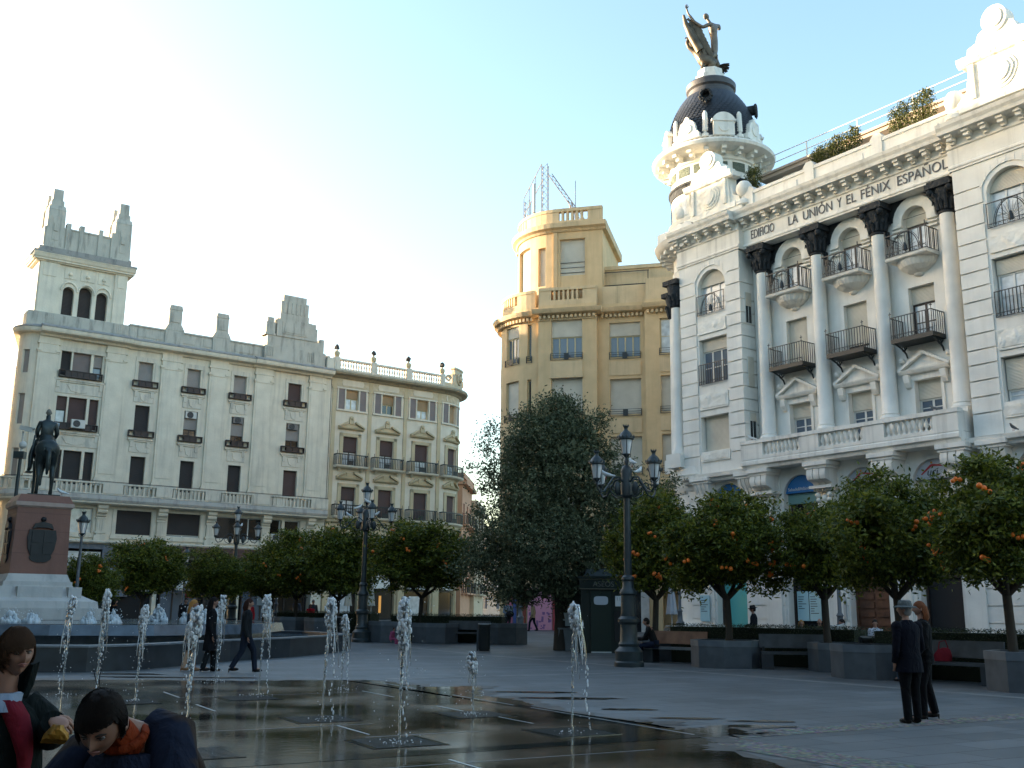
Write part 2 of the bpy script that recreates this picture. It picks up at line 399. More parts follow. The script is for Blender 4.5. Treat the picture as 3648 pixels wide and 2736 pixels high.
    m.profile([(-1., 7.86), (.5, 7.86), (.55, 8.0), (.66, 8.05), (.66, 8.2), (.58, 8.28), (-1., 8.28)], -2.72, 8.02)
    m.build('balcony_slab', WHITE_TRIM, root)
    # ---- parapet and attics
    m = NW()
    m.box(-2.8, 8.9, -.75, -.42, 20.5, 21.45); m.box(-2.8, 8.9, -.8, -.36, 21.45, 21.6)
    for k in range(4):
        s = -2.7+3.6*k; m.box(s, s+.5, -.42, -.34, 20.55, 21.6); m.prism([(s-.1, 21.6), (s+.6, 21.6), (s+.4, 21.85), (s+.1, 21.85)], -.75, -.34)
        m.box(s+.8, s+3.1, -.42, -.385, 20.8, 21.25)
    m.box(-7, -2.8, -.9, -.2, 20.5, 21.05); m.box(8.2, 13, -.9, -.2, 20.5, 21.05)
    m.box(-9, -6.9, -.9, -.5, 20.5, 21.3)
    m.build('parapet', WHITE_TRIM, root)
    for c in (-4.9, 10.45):
        m = NW(); d0, d1 = -.85, -.2
        if c > 0: m.mp = lambda s_, o_, z_: (s_, -o_, 21.05+(z_-21.05)*1.13+.05)
        m.box(c-1.75, c+1.75, d0, d1+.08, 21.05, 21.3)
        m.prism([(c-1.35, 21.3), (c-1.25, 22.75), (c-1.6, 22.78), (c-1.65, 23.), (c-1.3, 23.02), (c-1.2, 23.35), (c-.85, 23.45), (c-.72, 23.75), (c-.45, 23.85), (c+.45, 23.85), (c+.72, 23.75), (c+.85, 23.45),
                 (c+1.2, 23.35), (c+1.3, 23.02), (c+1.65, 23.), (c+1.6, 22.78), (c+1.25, 22.75), (c+1.35, 21.3)], d0, d1)
        m.profile([(d1, 22.7), (d1+.12, 22.74), (d1+.2, 22.86), (d1+.24, 23.0), (d1, 23.04)], c-1.62, c+1.62)
        for q in (-1.15, 1.02): m.box(c+q-.02, c+q+.15, d1, d1+.1, 21.4, 22.7)
        for i, (rx, rz, dd) in enumerate(((.72, .62, .05), (.6, .5, .11), (.46, .38, .17))):   # shield rings
            m.prism([(c+rx*sin(t)*(1 if cos(t) > -.2 else .92), 22.02+rz*cos(t)) for t in [2*PI*k/20 for k in range(20)]], d1, d1+dd)
        m.prism([(c+.52*cos(t), 24.05+.5*sin(t)) for t in [2*PI*k/20 for k in range(20)]], d0+.1, d1+.08)
        m.prism([(c+.36*cos(t), 24.05+.34*sin(t)) for t in [2*PI*k/16 for k in range(16)]], d1+.08, d1+.14)
        for q in (-1, 1):
            m.ball((c+q*1.55, .5, 21.55), .28, 10, 8) if False else None
            m.prism([(c+q*1.3, 21.3), (c+q*1.95, 21.3), (c+q*1.85, 21.6), (c+q*1.5, 21.75), (c+q*1.33, 22.4)], d0+.1, d1-.1)
        m.build('attic', CARVE, root)
    for s in (-2.85, -7.1, 8.35):
        m = NW(); x, y, _ = mp(s, -.5, 0); m.mp = None
        m.lathe([(.42, 21.05), (.42, 21.2), (.3, 21.3), (.16, 21.42), (.14, 21.5), (.25, 21.56), (.36, 21.7), (.41, 21.9), (.36, 22.1), (.24, 22.26), (0, 22.32)], 20, (x, y))
        m.build('ball_finial', WHITE_TRIM, root, 40)
    # ---- roof terrace block, its eave and railing
    m = NW(); m.box(-5., 24, -14, -4.4, 20.3, 23.6); m.box(-3.2, -2.3, -4.4, -3.9, 20.3, 23.7); m.build('terrace_block', WHITE, root)
    m = NW(); m.box(-4.4, 24, -14, -3.5, 23.6, 23.78); m.box(-4.5, 24, -14.1, -3.4, 23.78, 23.9); m.build('eave', stone('eave_wood', (.42, .33, .26), amount=.2), root)
    m = NW()
    for z in (24.78, 24.38, 23.99): m.box(-4.4, 14, -3.62, -3.585, z-.018, z+.018)
    for k in range(7): s = -4.4+3.0*k; m.box(s, s+.05, -3.64, -3.57, 23.9, 24.8)
    m.build('terrace_railing', FRW, root)
    # ---- columns with black capitals
    for s in (-2.1, 1.1, 4.3, 7.5):
        col = NW(); x, y, _ = mp(s, -.68, 0); col.mp = None
        col.box(x-.5, x+.5, y-.5, y+.3, 8.28, 9.1); col.box(x-.45, x+.45, y-.45, y+.3, 9.1, 9.32)
        col.lathe([(.44, 9.32), (.45, 9.4), (.4, 9.46), (.36, 9.52), (.38, 9.58), (.33, 9.64), (.325, 11.5), (.31, 14.), (.285, 17.35)], 24, (x, y))
        c = col.build('column', WHITE, root, 40)
        cap = MB()
        cap.lathe([(.29, 17.35), (.33, 17.38), (.33, 17.44), (.29, 17.48), (.30, 17.7), (.38, 18.05), (.46, 18.35), (.46, 18.42)], 20, (x, y))
        for t in range(12):
            a = 2*PI*t/12; r = .31 if t % 2 else .35; zt = 17.92 if t % 2 else 18.2
            cap.tube([(x+r*cos(a), y+r*sin(a), 17.5), (x+(r+.07)*cos(a), y+(r+.07)*sin(a), zt-.1), (x+(r+.19)*cos(a), y+(r+.19)*sin(a), zt), (x+(r+.2)*cos(a), y+(r+.2)*sin(a), zt-.12)], [.075, .085, .07, .03], 6)
        for qx in (-1, 1):
            for qy in (-1, 1): cap.ball((x+qx*.42, y+qy*.42, 18.3), .15, 10, 8)
        cap.box(x-.56, x+.56, y-.56, y+.4, 18.42, 18.62); cap.box(x-.5, x+.5, y-.5, y+.4, 18.62, 18.74)
        cap.box(x-.36, x+.36, y+.1, y+.4, 16.9, 17.5)
        cap.build('capital', BLACKST, c, 50)
    # rounded corner beneath the tower: shaft, cornice rings, column and capital
    TX, TY = -6.75, 2.6
    m = MB(); r = 2.2
    m.lathe([(r+.55, 0), (r+.55, .8), (r+.1, 1.), (r+.1, 7.2), (r+.25, 7.4), (r+.3, 7.9), (r+.5, 8.1), (r+.45, 8.5), (r, 8.6), (r, 17.6), (r+.05, 18.7), (r+.12, 18.9), (r+.05, 19.0), (r+.05, 19.6)], 48, (TX, TY))
    m.lathe([(r+.05, 19.6), (r+.1, 19.8), (r+.75, 19.95), (r+.95, 20.1), (r+1.05, 20.35), (r+.8, 20.5), (r+.4, 20.6), (r+.35, 21.2), (r+.1, 21.3), (r, 21.4)], 48, (TX, TY))
    for k in range(26):
        a = 2*PI*k/26; x, y = TX+(r+.4)*cos(a), TY+(r+.4)*sin(a); M_ = Matrix.Translation((x, y, 19.78)) @ Matrix.Rotation(a, 4, 'Z')
        m.T = M_; m.ctr(0, 0, 0, .75, .26, .18); m.ctr(-.1, 0, -.14, .5, .2, .14); m.T = None
    m.build('corner_shaft', WHITE, root, 35)
    for a in (-1.86, -2.75):
        x, y = TX+2.45*cos(a), TY+2.45*sin(a)
        m = MB(); m.box(x-.5, x+.5, y-.5, y+.5, 8.5, 9.2); m.lathe([(.42, 9.2), (.42, 9.35), (.34, 9.5), (.32, 11.5), (.28, 16.8)], 20, (x, y)); c = m.build('column', WHITE, root, 40)
        m = MB(); m.lathe([(.28, 16.8), (.3, 17.1), (.48, 17.9), (.48, 18.)], 16, (x, y)); m.box(x-.5, x+.5, y-.5, y+.5, 18., 18.25)
        for t in range(10):
            b = 2*PI*t/10; m.tube([(x+.3*cos(b), y+.3*sin(b), 16.9), (x+.4*cos(b), y+.4*sin(b), 17.4), (x+.52*cos(b), y+.52*sin(b), 17.5)], [.08, .09, .04], 6)
        m.build('capital', BLACKST, c, 50)
    # ---- tower drum
    m = MB(); r = 2.28
    m.lathe([(r+.15, 21.3), (r+.2, 21.5), (r, 21.6), (r, 24.45), (r+.1, 24.5), (r+.12, 24.65), (r+.05, 24.7)], 64, (TX, TY))
    drum = m.build('tower_drum', WHITE, root, 35)
    m = MB()
    m.lathe([(r+.05, 24.7), (r+.1, 24.88), (r+.8, 24.96), (r+.95, 25.03), (r+1.0, 25.18), (r+.95, 25.26), (r+.6, 25.36), (r+.2, 25.42), (r+.15, 25.78), (r-.2, 25.78)], 64, (TX, TY))
    for k in range(20):
        a = 2*PI*k/20; m.T = Matrix.Translation((TX+(r+.38)*cos(a), TY+(r+.38)*sin(a), 24.78)) @ Matrix.Rotation(a, 4, 'Z')
        m.ctr(0, 0, 0, .62, .24, .2); m.ctr(-.12, 0, -.16, .4, .2, .16); m.T = None
    m.build('tower_cornice', WHITE_TRIM, root, 35)
    m = MB(); m4 = MB()
    for k in range(14):
        a0 = 2*PI*k/14+.06; a1 = 2*PI*(k+1)/14-.06
        m.lathe([(r+.005, 23.86), (r+.03, 23.86), (r+.03, 24.34), (r+.005, 24.34)], 5, (TX, TY), a0, a1)
        if k % 2 == 0:
            m2 = MB(); m3 = MB(); m2.lathe([(r+.005, 21.7), (r+.04, 21.7), (r+.04, 22.75), (r+.005, 22.75)], 5, (TX, TY), a0, a1)
            m3.lathe([(r+.041, 21.78), (r+.041, 22.67)], 5, (TX, TY), a0+.1, a1-.1); tw_ = m2.build('tower_window', CARVE, drum); m3.build('pane', CURT, tw_)
    m.build('tower_panel', relief('green_mosaic', (.15, .18, .14), 14.), drum)
    m4.lathe([(r+.02, 22.95), (r+.06, 22.95), (r+.09, 23.28), (r+.16, 23.33), (r+.16, 23.44), (r+.02, 23.46)], 48, (TX, TY)); m4.build('tower_gallery', BLACKST, drum, 40)
    # ---- dome
    def DR(z): u = max(0, min(1, (z-25.5)/3.5)); return 2.4-.12*u-.98*u**3.2
    m = MB(); prof = [(DR(25.5+3.5*k/16), 25.5+3.5*k/16) for k in range(17)]
    m.lathe(prof, 64, (TX, TY))
    # fish-scale slates
    for i in range(24):
        z = 25.6+3.35*i/24; rr = DR(z); n = int(rr*24)
        for k in range(n):
            a = 2*PI*(k+.5*(i % 2))/n; w_ = PI*rr/n*.96
            p = Vector((TX+(rr+.035)*cos(a), TY+(rr+.035)*sin(a), z)); tx = Vector((-sin(a), cos(a), 0)); up = Vector((-cos(a)*.35, -sin(a)*.35, 1)).normalized()*.2
            pts = [p-tx*w_, p-tx*w_*.5-up*.35, p+tx*w_*.5-up*.35, p+tx*w_, p+tx*w_+up*.6-Vector((cos(a), sin(a), 0))*.03, p-tx*w_+up*.6-Vector((cos(a), sin(a), 0))*.03]
            m.poly(pts)
    dome = m.build('dome', plain('dark_slate', (.030, .034, .042), .42, var=.3), root)
    m = MB(); m.lathe([(1.24, 28.9), (1.32, 28.95), (1.32, 29.1), (1.24, 29.15), (1.24, 29.32), (1.34, 29.42), (1.36, 29.7), (1.28, 29.8), (1.1, 29.88), (.9, 29.9)], 48, (TX, TY)); m.build('dome_collar', plain('collar_slate', (.05, .05, .055), .5, var=.2), dome, 35)
    m = MB(); m.lathe([(1.02, 29.85), (1.0, 30.02), (.86, 30.06), (.84, 30.3), (.72, 30.36), (.7, 30.66), (0, 30.68)], 8, (TX, TY), ph=.3); m.build('statue_base', WHITE_TRIM, dome)
    def dome_eye(a, z, s):
        rr = DR(z)
        m = MB(); m.T = Matrix.Translation((TX+rr*cos(a), TY+rr*sin(a), z)) @ Matrix.Rotation(a, 4, 'Z') @ Matrix.Rotation(PI/2, 4, 'Y')
        m.lathe([(s*.62, -.2), (s*.66, .3), (s*.8, .32), (s*.84, .42), (s*.62, .46), (s*.5, .4), (s*.48, .1)], 20)
        m.T = m.T @ Matrix.Rotation(PI/2, 4, 'Y'); 
        for q in range(7): b = -1.2+2.4*q/6; m.ball((-.38, s*.82*sin(b), s*.82*cos(b)), .1*s/.5, 8, 6)
        m.tube([(-.38, 0, s*.8), (-.42, 0, s*1.25)], [.1, .02], 6)
        m.build('dome_window', BLACKST, dome, 45)
    for a, z in ((-.95, 28.2), (-2.95, 27.55), (.6, 28.), (2.1, 28.)): dome_eye(a, z, .42)
    # crown of gables, obelisks and figures on the drum cornice
    for k in range(8):
        a = -PI/2-.05+2*PI*k/8+.25; R1 = 2.42
        m = MB(); m.T = Matrix.Translation((TX+R1*cos(a), TY+R1*sin(a), 25.72)) @ Matrix.Rotation(a+PI/2, 4, 'Z')
        if k % 2 == 0:
            m.prism([(-.72, 0), (-.7, .28), (-.55, .34), (-.48, .7), (-.38, .95), (-.18, 1.05), (-.12, 1.2), (0, 1.3), (.12, 1.2), (.18, 1.05), (.38, .95), (.48, .7), (.55, .34), (.7, .28), (.72, 0)], -.14, .14)
            m.prism([(.3*cos(t), .55+.25*sin(t)) for t in [2*PI*j/14 for j in range(14)]], -.2, -.14)
            m.build('crown_gable', CARVE, root)
        else:
            m.box(-.55, .55, -.16, .16, 0, .75); m.box(-.65, .65, -.22, .22, .75, .85); m.prism([(-.6, .85)]+arch_pts(-.6, .6, .85, .42)+[(.6, .85)], -.15, .15)
            m.prism([(.28*cos(t), .4+.24*sin(t)) for t in [2*PI*j/14 for j in range(14)]], -.24, -.16)
            m.build('crown_niche', WHITE_TRIM, root)
        a2 = a+PI/8; m = MB(); m.T = Matrix.Translation((TX+2.35*cos(a2), TY+2.35*sin(a2), 25.72)) @ Matrix.Rotation(a2, 4, 'Z')
        m.lathe([(.22, 0), (.22, .16), (.1, .22), (.12, .3), (.17, .34), (.13, 1.35), (.06, 1.48), (0, 1.5)], 8); m.build('obelisk', WHITE_TRIM, root)
    # ---- windows of the piers
    for (a, b) in ((-5.72, -3.96), (9.55, 11.38)):
        window(root, F0, a, b, 15.95, 18.18, -.4, FRW, CURT, BLBEIGE, .22, .74, 3, 3)
        window(root, F0, a, b, 12.42, 14.68, -.4, FRW, CURT if a > 0 else GLASSB, BLBEIGE, .25, 0, 3, 2)
        window(root, F0, a, b, 9.12 if a < 0 else 9.22, 10.83, -.4, FRW, CURT, BLBEIGE, 1 if a < 0 else .72, 0, 3, 2)
        for z0, z1, fan in ((15.93, 16.95, 1), (12.4, 13.42, 0)):
            m = NW(); railing(m, a-.02, b+.02, -.1, .06, z0, z1, .14 if not fan else .5, .014, False)
            if fan: sunburst(m, (a+b)/2, .03, z0+.08, .62, .9)
            scroll_band(m, a, b, .03, z0+.03, z0+.16)
            m.build('window_railing', IRON, root)
        m = NW(); m.box(a-.04, b+.04, -.04, .015, 11.14, 11.92); m.box(a+.08, b-.08, .015, .04, 11.24, 11.82); m.build('relief_panel', CARVE, root); m = NW()
        m.box(a-.04, b+.04, -.04, .015, 8.6, 9.06); m.box(a+.08, b-.08, .015, .04, 8.68, 8.98); m.build('relief_panel', CARVE, root); m = NW()
        m.box(a-.04, b+.04, -.04, .012, 14.95, 15.6)
        m.build('relief_panel', CARVE, root)
    # small side windows on the pier return
    for z0, z1, sh in ((15.1, 16.6, .45), (11.95, 13.4, 1), (9.4, 10.7, .3)):
        m = NW(); x0 = -2.95; m.box(x0, x0+.02, -.75, -.35, z0, z1-(z1-z0)*sh if sh < 1 else z0+.05); w_ = m.build('window', GLASSD, root)
        m = NW(); m.box(x0, x0+.045, -.75, -.35, z1-(z1-z0)*sh, z1); m.build('roller_blind', BLBEIGE, w_)
        m = NW()
        for q in (-.77, -.55, -.35): m.box(x0, x0+.03, q, q+.03, z0, z1)
        m.build('frame', FRW, w_)
    # ---- centre bay windows, balconies, pediments
    for i, c in enumerate(C3):
        window(root, F0, c-.58, c+.58, 15.98, 18.27, -1.33, FRD, CURT, BLBEIGE, .32, .57, 2, 1)
        window(root, F0, c-.58, c+.58, 12.5, 14.82, -1.33, FRD, CURT, BLBEIGE, (.96, .8, .3)[i], 0, 2, 2)
        window(root, F0, c-.58, c+.58, 9.0, 10.86, -1.33, FRW, GLASSB, BLBEIGE, (.35, .42, .42)[i], 0, 2, 3)
        # upper stone balcony on a shell
        sl_ = NW(); sl_.profile([(-1, 15.86), (-.12, 15.86), (-.08, 15.9), (-.06, 15.98), (-.04, 16.0), (-1, 16.02)], c-.97, c+.97)
        sb = sl_.build('stone_balcony', WHITE_TRIM, root)
        m = NW(); x, y, _ = mp(c, -1., 0); m.mp = None; K = 28; rows = []
        for rr, z in ((.86, 15.86), (.84, 15.76), (.72, 15.58), (.48, 15.42), (.22, 15.33), (.2, 15.26), (.1, 15.2), (0, 15.18)):
            rows.append([m.p((x+rr*(1+.035*(k % 2)*(rr > .3))*cos(PI+PI*k/K), y+.92*rr*(1+.035*(k % 2)*(rr > .3))*sin(PI+PI*k/K), z)) for k in range(K+1)])
        for a, b in zip(rows, rows[1:]):
            for k in range(K): m.face((a[k], a[k+1], b[k+1], b[k]))
        m.build('shell_bracket', WHITE_TRIM, sb)
        m = NW(); railing(m, c-.95, c+.95, -1., -.1, 16.03, 16.98, .3, .011)
        for s_ in (c-.95, c-.02, c+.92): m.box(s_, s_+.03, -.13, -.1, 16.98, 17.2) if s_ != c-.02 else None
        sunburst(m, c-.02, -.115, 16.12, .62, .82); scroll_band(m, c-.93, c+.93, -.115, 16.05, 16.2)
        for k in range(1, 7):
            for s_ in (c-.935, c+.935): m.box(s_-.011, s_+.011, -1+.13*k-.011, -1+.13*k+.011, 16.05, 16.95)
        m.build('balcony_railing', IRON, sb)
        # lower iron balcony on scroll brackets
        m = NW(); m.box(c-.95, c+.95, -1., -.08, 12.34, 12.5); ib = m.build('iron_balcony', BLACKP, root)
        m = NW(); railing(m, c-.95, c+.95, -1., -.08, 12.5, 13.45, .135, .012); scroll_band(m, c-.93, c+.93, -.1, 12.53, 12.68)
        for s_ in (c-.94, c+.92):
            m.box(s_, s_+.02, -.1, -.08, 13.45, 13.68); m.box(s_-.05, s_+.07, -.1, -.08, 13.58, 13.61)
        m.build('balcony_railing', IRON, ib)
        for s_ in (c-.82, c+.82):
            m = NW()
            m.tube([(s_, -.98, 11.85), (s_, -.9, 12.02), (s_, -.62, 12.2), (s_, -.3, 12.3), (s_, -.15, 12.33)], [.03, .04, .045, .04, .03], 6)
            m.tube([(s_, -.72+.1*cos(t), 12.2+.1*sin(t)) for t in [2*PI*k/10 for k in range(10)]], .025, 5)
            m.tube([(s_, -.96, 12.3), (s_, -.8, 12.12)], .03, 5)
            m.build('balcony_bracket', IRON, ib)
        # pediment over the low window
        m = NW()
        m.prism([(c-1.1, 11.22), (c+1.1, 11.22), (c, 11.88)], -1., -.86)
        m.profile([(-1, 11.1), (-.75, 11.14), (-.68, 11.24), (-.66, 11.3), (-1, 11.32)], c-1.1, c+1.1)
        for q in (-1, 1):
            m.prism([(c+q*1.15, 11.24), (c+q*1.15, 11.36), (c, 12.02), (c, 11.88)], -1., -.68)
            m.profile([(-1, 10.55), (-.88, 10.6), (-.76, 10.8), (-.7, 11.1), (-1, 11.1)], c+q*.82-.13, c+q*.82+.13)
            rb = MB(); rb.ball(mp(c+q*1.05, -.9, 11.75), .14, 8, 6); rb.build('rosette', WHITE_TRIM, root)
        m.box(c-.95, c+.95, -1, -.92, 10.86, 11.1); m.box(c-.72, c-.59, -1, -.94, 8.3, 10.86); m.box(c+.59, c+.72, -1, -.94, 8.3, 10.86)
        m.build('pediment', WHITE_TRIM, root)
    # ---- stone balustrade across the centre
    m = NW()
    m.box(-2.7, 8.0, .3, .62, 8.28, 8.42); m.box(-2.72, 8.02, .26, .66, 9.0, 9.16)
    for a, b in ((-2.7, -1.45), (.6, 1.6), (3.8, 4.8), (6.95, 8.0)): m.box(a, b, .3, .62, 8.42, 9.)
    m.box(-2.7, -2.4, -.9, .3, 8.3, 9.1); m.box(7.7, 8.0, -.9, .3, 8.3, 9.1)
    bb = m.build('balustrade', WHITE_TRIM, root)
    for a, b in ((-1.45, .6), (1.6, 3.8), (4.8, 6.95)):
        mb_ = NW()
        for k in range(9): baluster(mb_, a+(b-a)*(k+.5)/9, .46, 8.42, .58, 1.15)
        mb_.build('balusters', WHITE_TRIM, bb, 50)
    # ---- great scroll corbels, with carved figures under them
    def corbel(a, b, o0, deep, big):
        m = NW(); n = 3 if big else 4; w_ = (b-a)/n
        m.box(a-.12, b+.12, o0, o0+deep+.12, 7.66, 7.84); m.box(a-.06, b+.06, o0, o0+deep+.04, 7.54, 7.66)
        for k in range(n):
            s0 = a+w_*k; pr = [(o0, 7.54), (o0+deep, 7.54)]
            pr += [(o0+deep*(.98+.08*sin(t*3)), 7.5-.42*t) for t in (.2, .5, .8, 1.)] if big else [(o0+deep*(1-.5*t**1.5), 7.5-.55*t) for t in (.2, .5, .8, 1.)]
            pr += [(o0+deep*.55, 6.95), (o0+deep*.5, 6.86), (o0, 6.84)]
            m.profile(pr, s0+.02, s0+w_-.02)
            m.tube([mp(s0+w_/2, o0+deep*(1.0 if big else 1-.45*t), 7.46-.5*t) for t in (0, .3, .6, 1)], w_*.36, 8)
        m.box(a-.08, b+.08, o0, o0+deep*.62+.1, 6.72, 6.84)
        for k in range(7): s = a+(b-a)*(k+.5)/7; m.box(s-.04, s+.04, o0, o0+deep*.55, 6.62, 6.72)
        m.build('corbel', WHITE_TRIM, root, 40)
    for a, b in ((-6.15, -5.2), (-3.35, -2.45), (8.55, 9.5), (11.4, 12.2)): corbel(a, b, -.3, .55, False)
    for a, b in ((-2.3, -1.35), (.85, 1.85), (4.05, 5.05), (7.1, 8.1)):
        corbel(a, b, -.3, .85, True)
        c = (a+b)/2; m = NW()
        m.prism([(a+.05, 6.62), (b-.05, 6.62), (b-.2, 5.4), (a+.2, 5.4)], -.3, -.12)
        for q in (-1, 1):
            for j in range(5): m.ball(mp(c+q*(.3-.03*j), -.08, 6.45-.22*j), .13-.01*j, 8, 6)
        m.ball(mp(c, -.02, 6.3), .17, 10, 8); m.tube([mp(c, -.02, 6.15), mp(c, -.04, 5.6)], [.2, .1], 8)
        m.build('carved_figure', CARVE, root, 50)
        m = NW(); m.box(a-.05, b+.05, -.3, .05, 5.26, 5.4); m.box(a+.02, b-.02, -.3, -.05, 5.12, 5.2)
        for k in range(3): s = a+.2+(b-a-.4)*k/2; m.prism([(s-.09, 5.12), (s+.09, 5.12), (s+.05, 4.82), (s-.05, 4.82)], -.3, -.1)
        m.box(a+.05, b-.05, -.3, -.18, 0, 4.82)
        m.build('bracket_pilaster', WHITE_TRIM, root)
    # ---- name cut across the frieze
    words = [('EDIFICIO', -2.35, -.95), ('LA', -.1, .45), ('UNIÓN', .75, 2.35), ('Y', 2.62, 2.85), ('EL', 3.1, 3.6), ('FÉNIX', 3.85, 5.3), ('ESPAÑOL', 5.65, 7.95)]
    for wd, a, b in words:
        o = text_mesh(wd, .62, .012, LETTER, 'lettering', root, Matrix.Identity(4))
        x0 = min(v.co.x for v in o.data.vertices); x1 = max(v.co.x for v in o.data.vertices)
        k = (b-a)/(x1-x0); o.data.transform(face_text(a, -.28, 19.1) @ Matrix.Diagonal((k, 1, 1, 1)) @ Matrix.Translation((-x0, 0, 0)))
    # ---- shop fronts in the arches
    for i, c in enumerate(arch_c):
        a, b = c-.92, c+.92
        if i in (0, 1):
            m = NW(); m.box(a, b, -.85, -.78, 3., 6.7); f = m.build('shop_window', FRD if i else GLASSD, root)
            m = NW(); m.box(a+.15, b-.15, -.78, -.77, 3.4, 6.2); m.build('pane', GLASSD, f)
            if i: m = NW(); m.box(a, b, -.74, -.6, 6.25, 6.7); m.build('shop_awning', plain('sea_green', (.16, .30, .28), .6), f); m = NW(); m.box(c+.1, c+.45, -.765, -.76, 3.8, 5.6); m.build('hanging_sign', plain('amber', (.22, .13, .04), .6), f)
        elif i < 4:
            m = NW(); m.box(a, b, -.7, -.62, (5.0 if i == 2 else 4.7), 6.7); m.build('roller_blind', BLBEIGE, root)
            m = NW(); m.box(a, b, -.8, -.75, 3., 5.); m.build('shop_window', GLASSD, root)
        else: m = NW(); m.box(a, b, -.8, -.75, 3., 6.7); m.build('shop_window', GLASSD, root)
    low = [(-5.32, -3.48, AQUA, 'shop_door'), (-1.12, .72, GLASSD, 'shop_window'), (2.08, 3.92, WOOD, 'entrance_door'), (5.33, 7.17, DARKIN, 'open_gateway'), (9.6, 11.4, GLASSD, 'shop_window')]
    for a, b, mt, nm in low:
        m = NW(); m.box(a, b, -.8, -.74, .0, 2.9)
        d = m.build(nm, mt, root)
        m = NW(); m.box(a, a+.1, -.74, -.66, 0, 3.); m.box(b-.1, b, -.74, -.66, 0, 3.); m.box(a+.1, b-.1, -.74, -.66, 2.9, 3.)
        if nm == 'entrance_door':
            for q in (0, 1):
                for j in range(7): m.box(a+.18+q*.78, a+.18+q*.78+.66, -.74, -.7, .35+.35*j, .58+.35*j)
        m.build('frame', WOOD if nm == 'entrance_door' else FRD, d)
    return root

def sunburst(m, c, o, z, w, h):
    """peacock-like fan of iron rays inside an arch"""
    for k in range(13):
        t = PI*k/12; m.tube([m_(m, c, o, z+.1), m_(m, c+w*.82*cos(t), o, z+.1+(h-.16)*.95*sin(t))], .008, 4)
    m.tube([m_(m, c+w*cos(t), o, z+h*sin(t)) for t in [PI*k/14 for k in range(15)]], .02, 5)
    m.tube([m_(m, c+w*1.12*cos(t), o, z+h*1.05*sin(t)) for t in [PI*k/14 for k in range(15)]], .012, 5)
    m.tube([m_(m, c, o, z+.05), m_(m, c, o, z+.25), m_(m, c, o, z+.38)], [.1, .08, .03], 6)
def m_(m, s, o, z): return (s, o, z)          # tubes in facade builders take facade coordinates
def scroll_band(m, a, b, o, z0, z1):
    n = max(2, int((b-a)/.17)); r = (z1-z0)/2
    for k in range(n):
        s = a+(b-a)*(k+.5)/n; m.tube([(s+r*cos(t)*.95, o, (z0+z1)/2+r*sin(t)*.95) for t in [2*PI*j/8 for j in range(8)]], .01, 4)
    m.box(a, b, o-.01, o+.01, z1, z1+.02)
white_building = build_white()
# ---------------------------------------------------------------- cream building with the corner tower, on the left
def balconette(root, s0, s1, z0, z1, o):
    """a low dark metal planter rail under a window"""
    m = MB(); m.mp = lambda s, q, z: (s, -q, z)
    m.box(s0, s1, o, o+.28, z1-.05, z1); m.box(s0, s1, o, o+.28, z0, z0+.05)
    n = max(2, int((s1-s0)/.42))
    for k in range(n+1): x = s0+(s1-s0-.05)*k/n; m.box(x, x+.05, o+.23, o+.28, z0+.05, z1-.05)
    m.box(s0+.4, s1-.4, o+.2, o+.23, z0+.05, z1-.05)
    for x in (s0, s1-.05): m.box(x, x+.05, o, o+.23, z0+.05, z1-.05)
    return m.build('window_rail', IRONB, root)
IRONB = plain('brown_iron', (.030, .018, .016), .55)

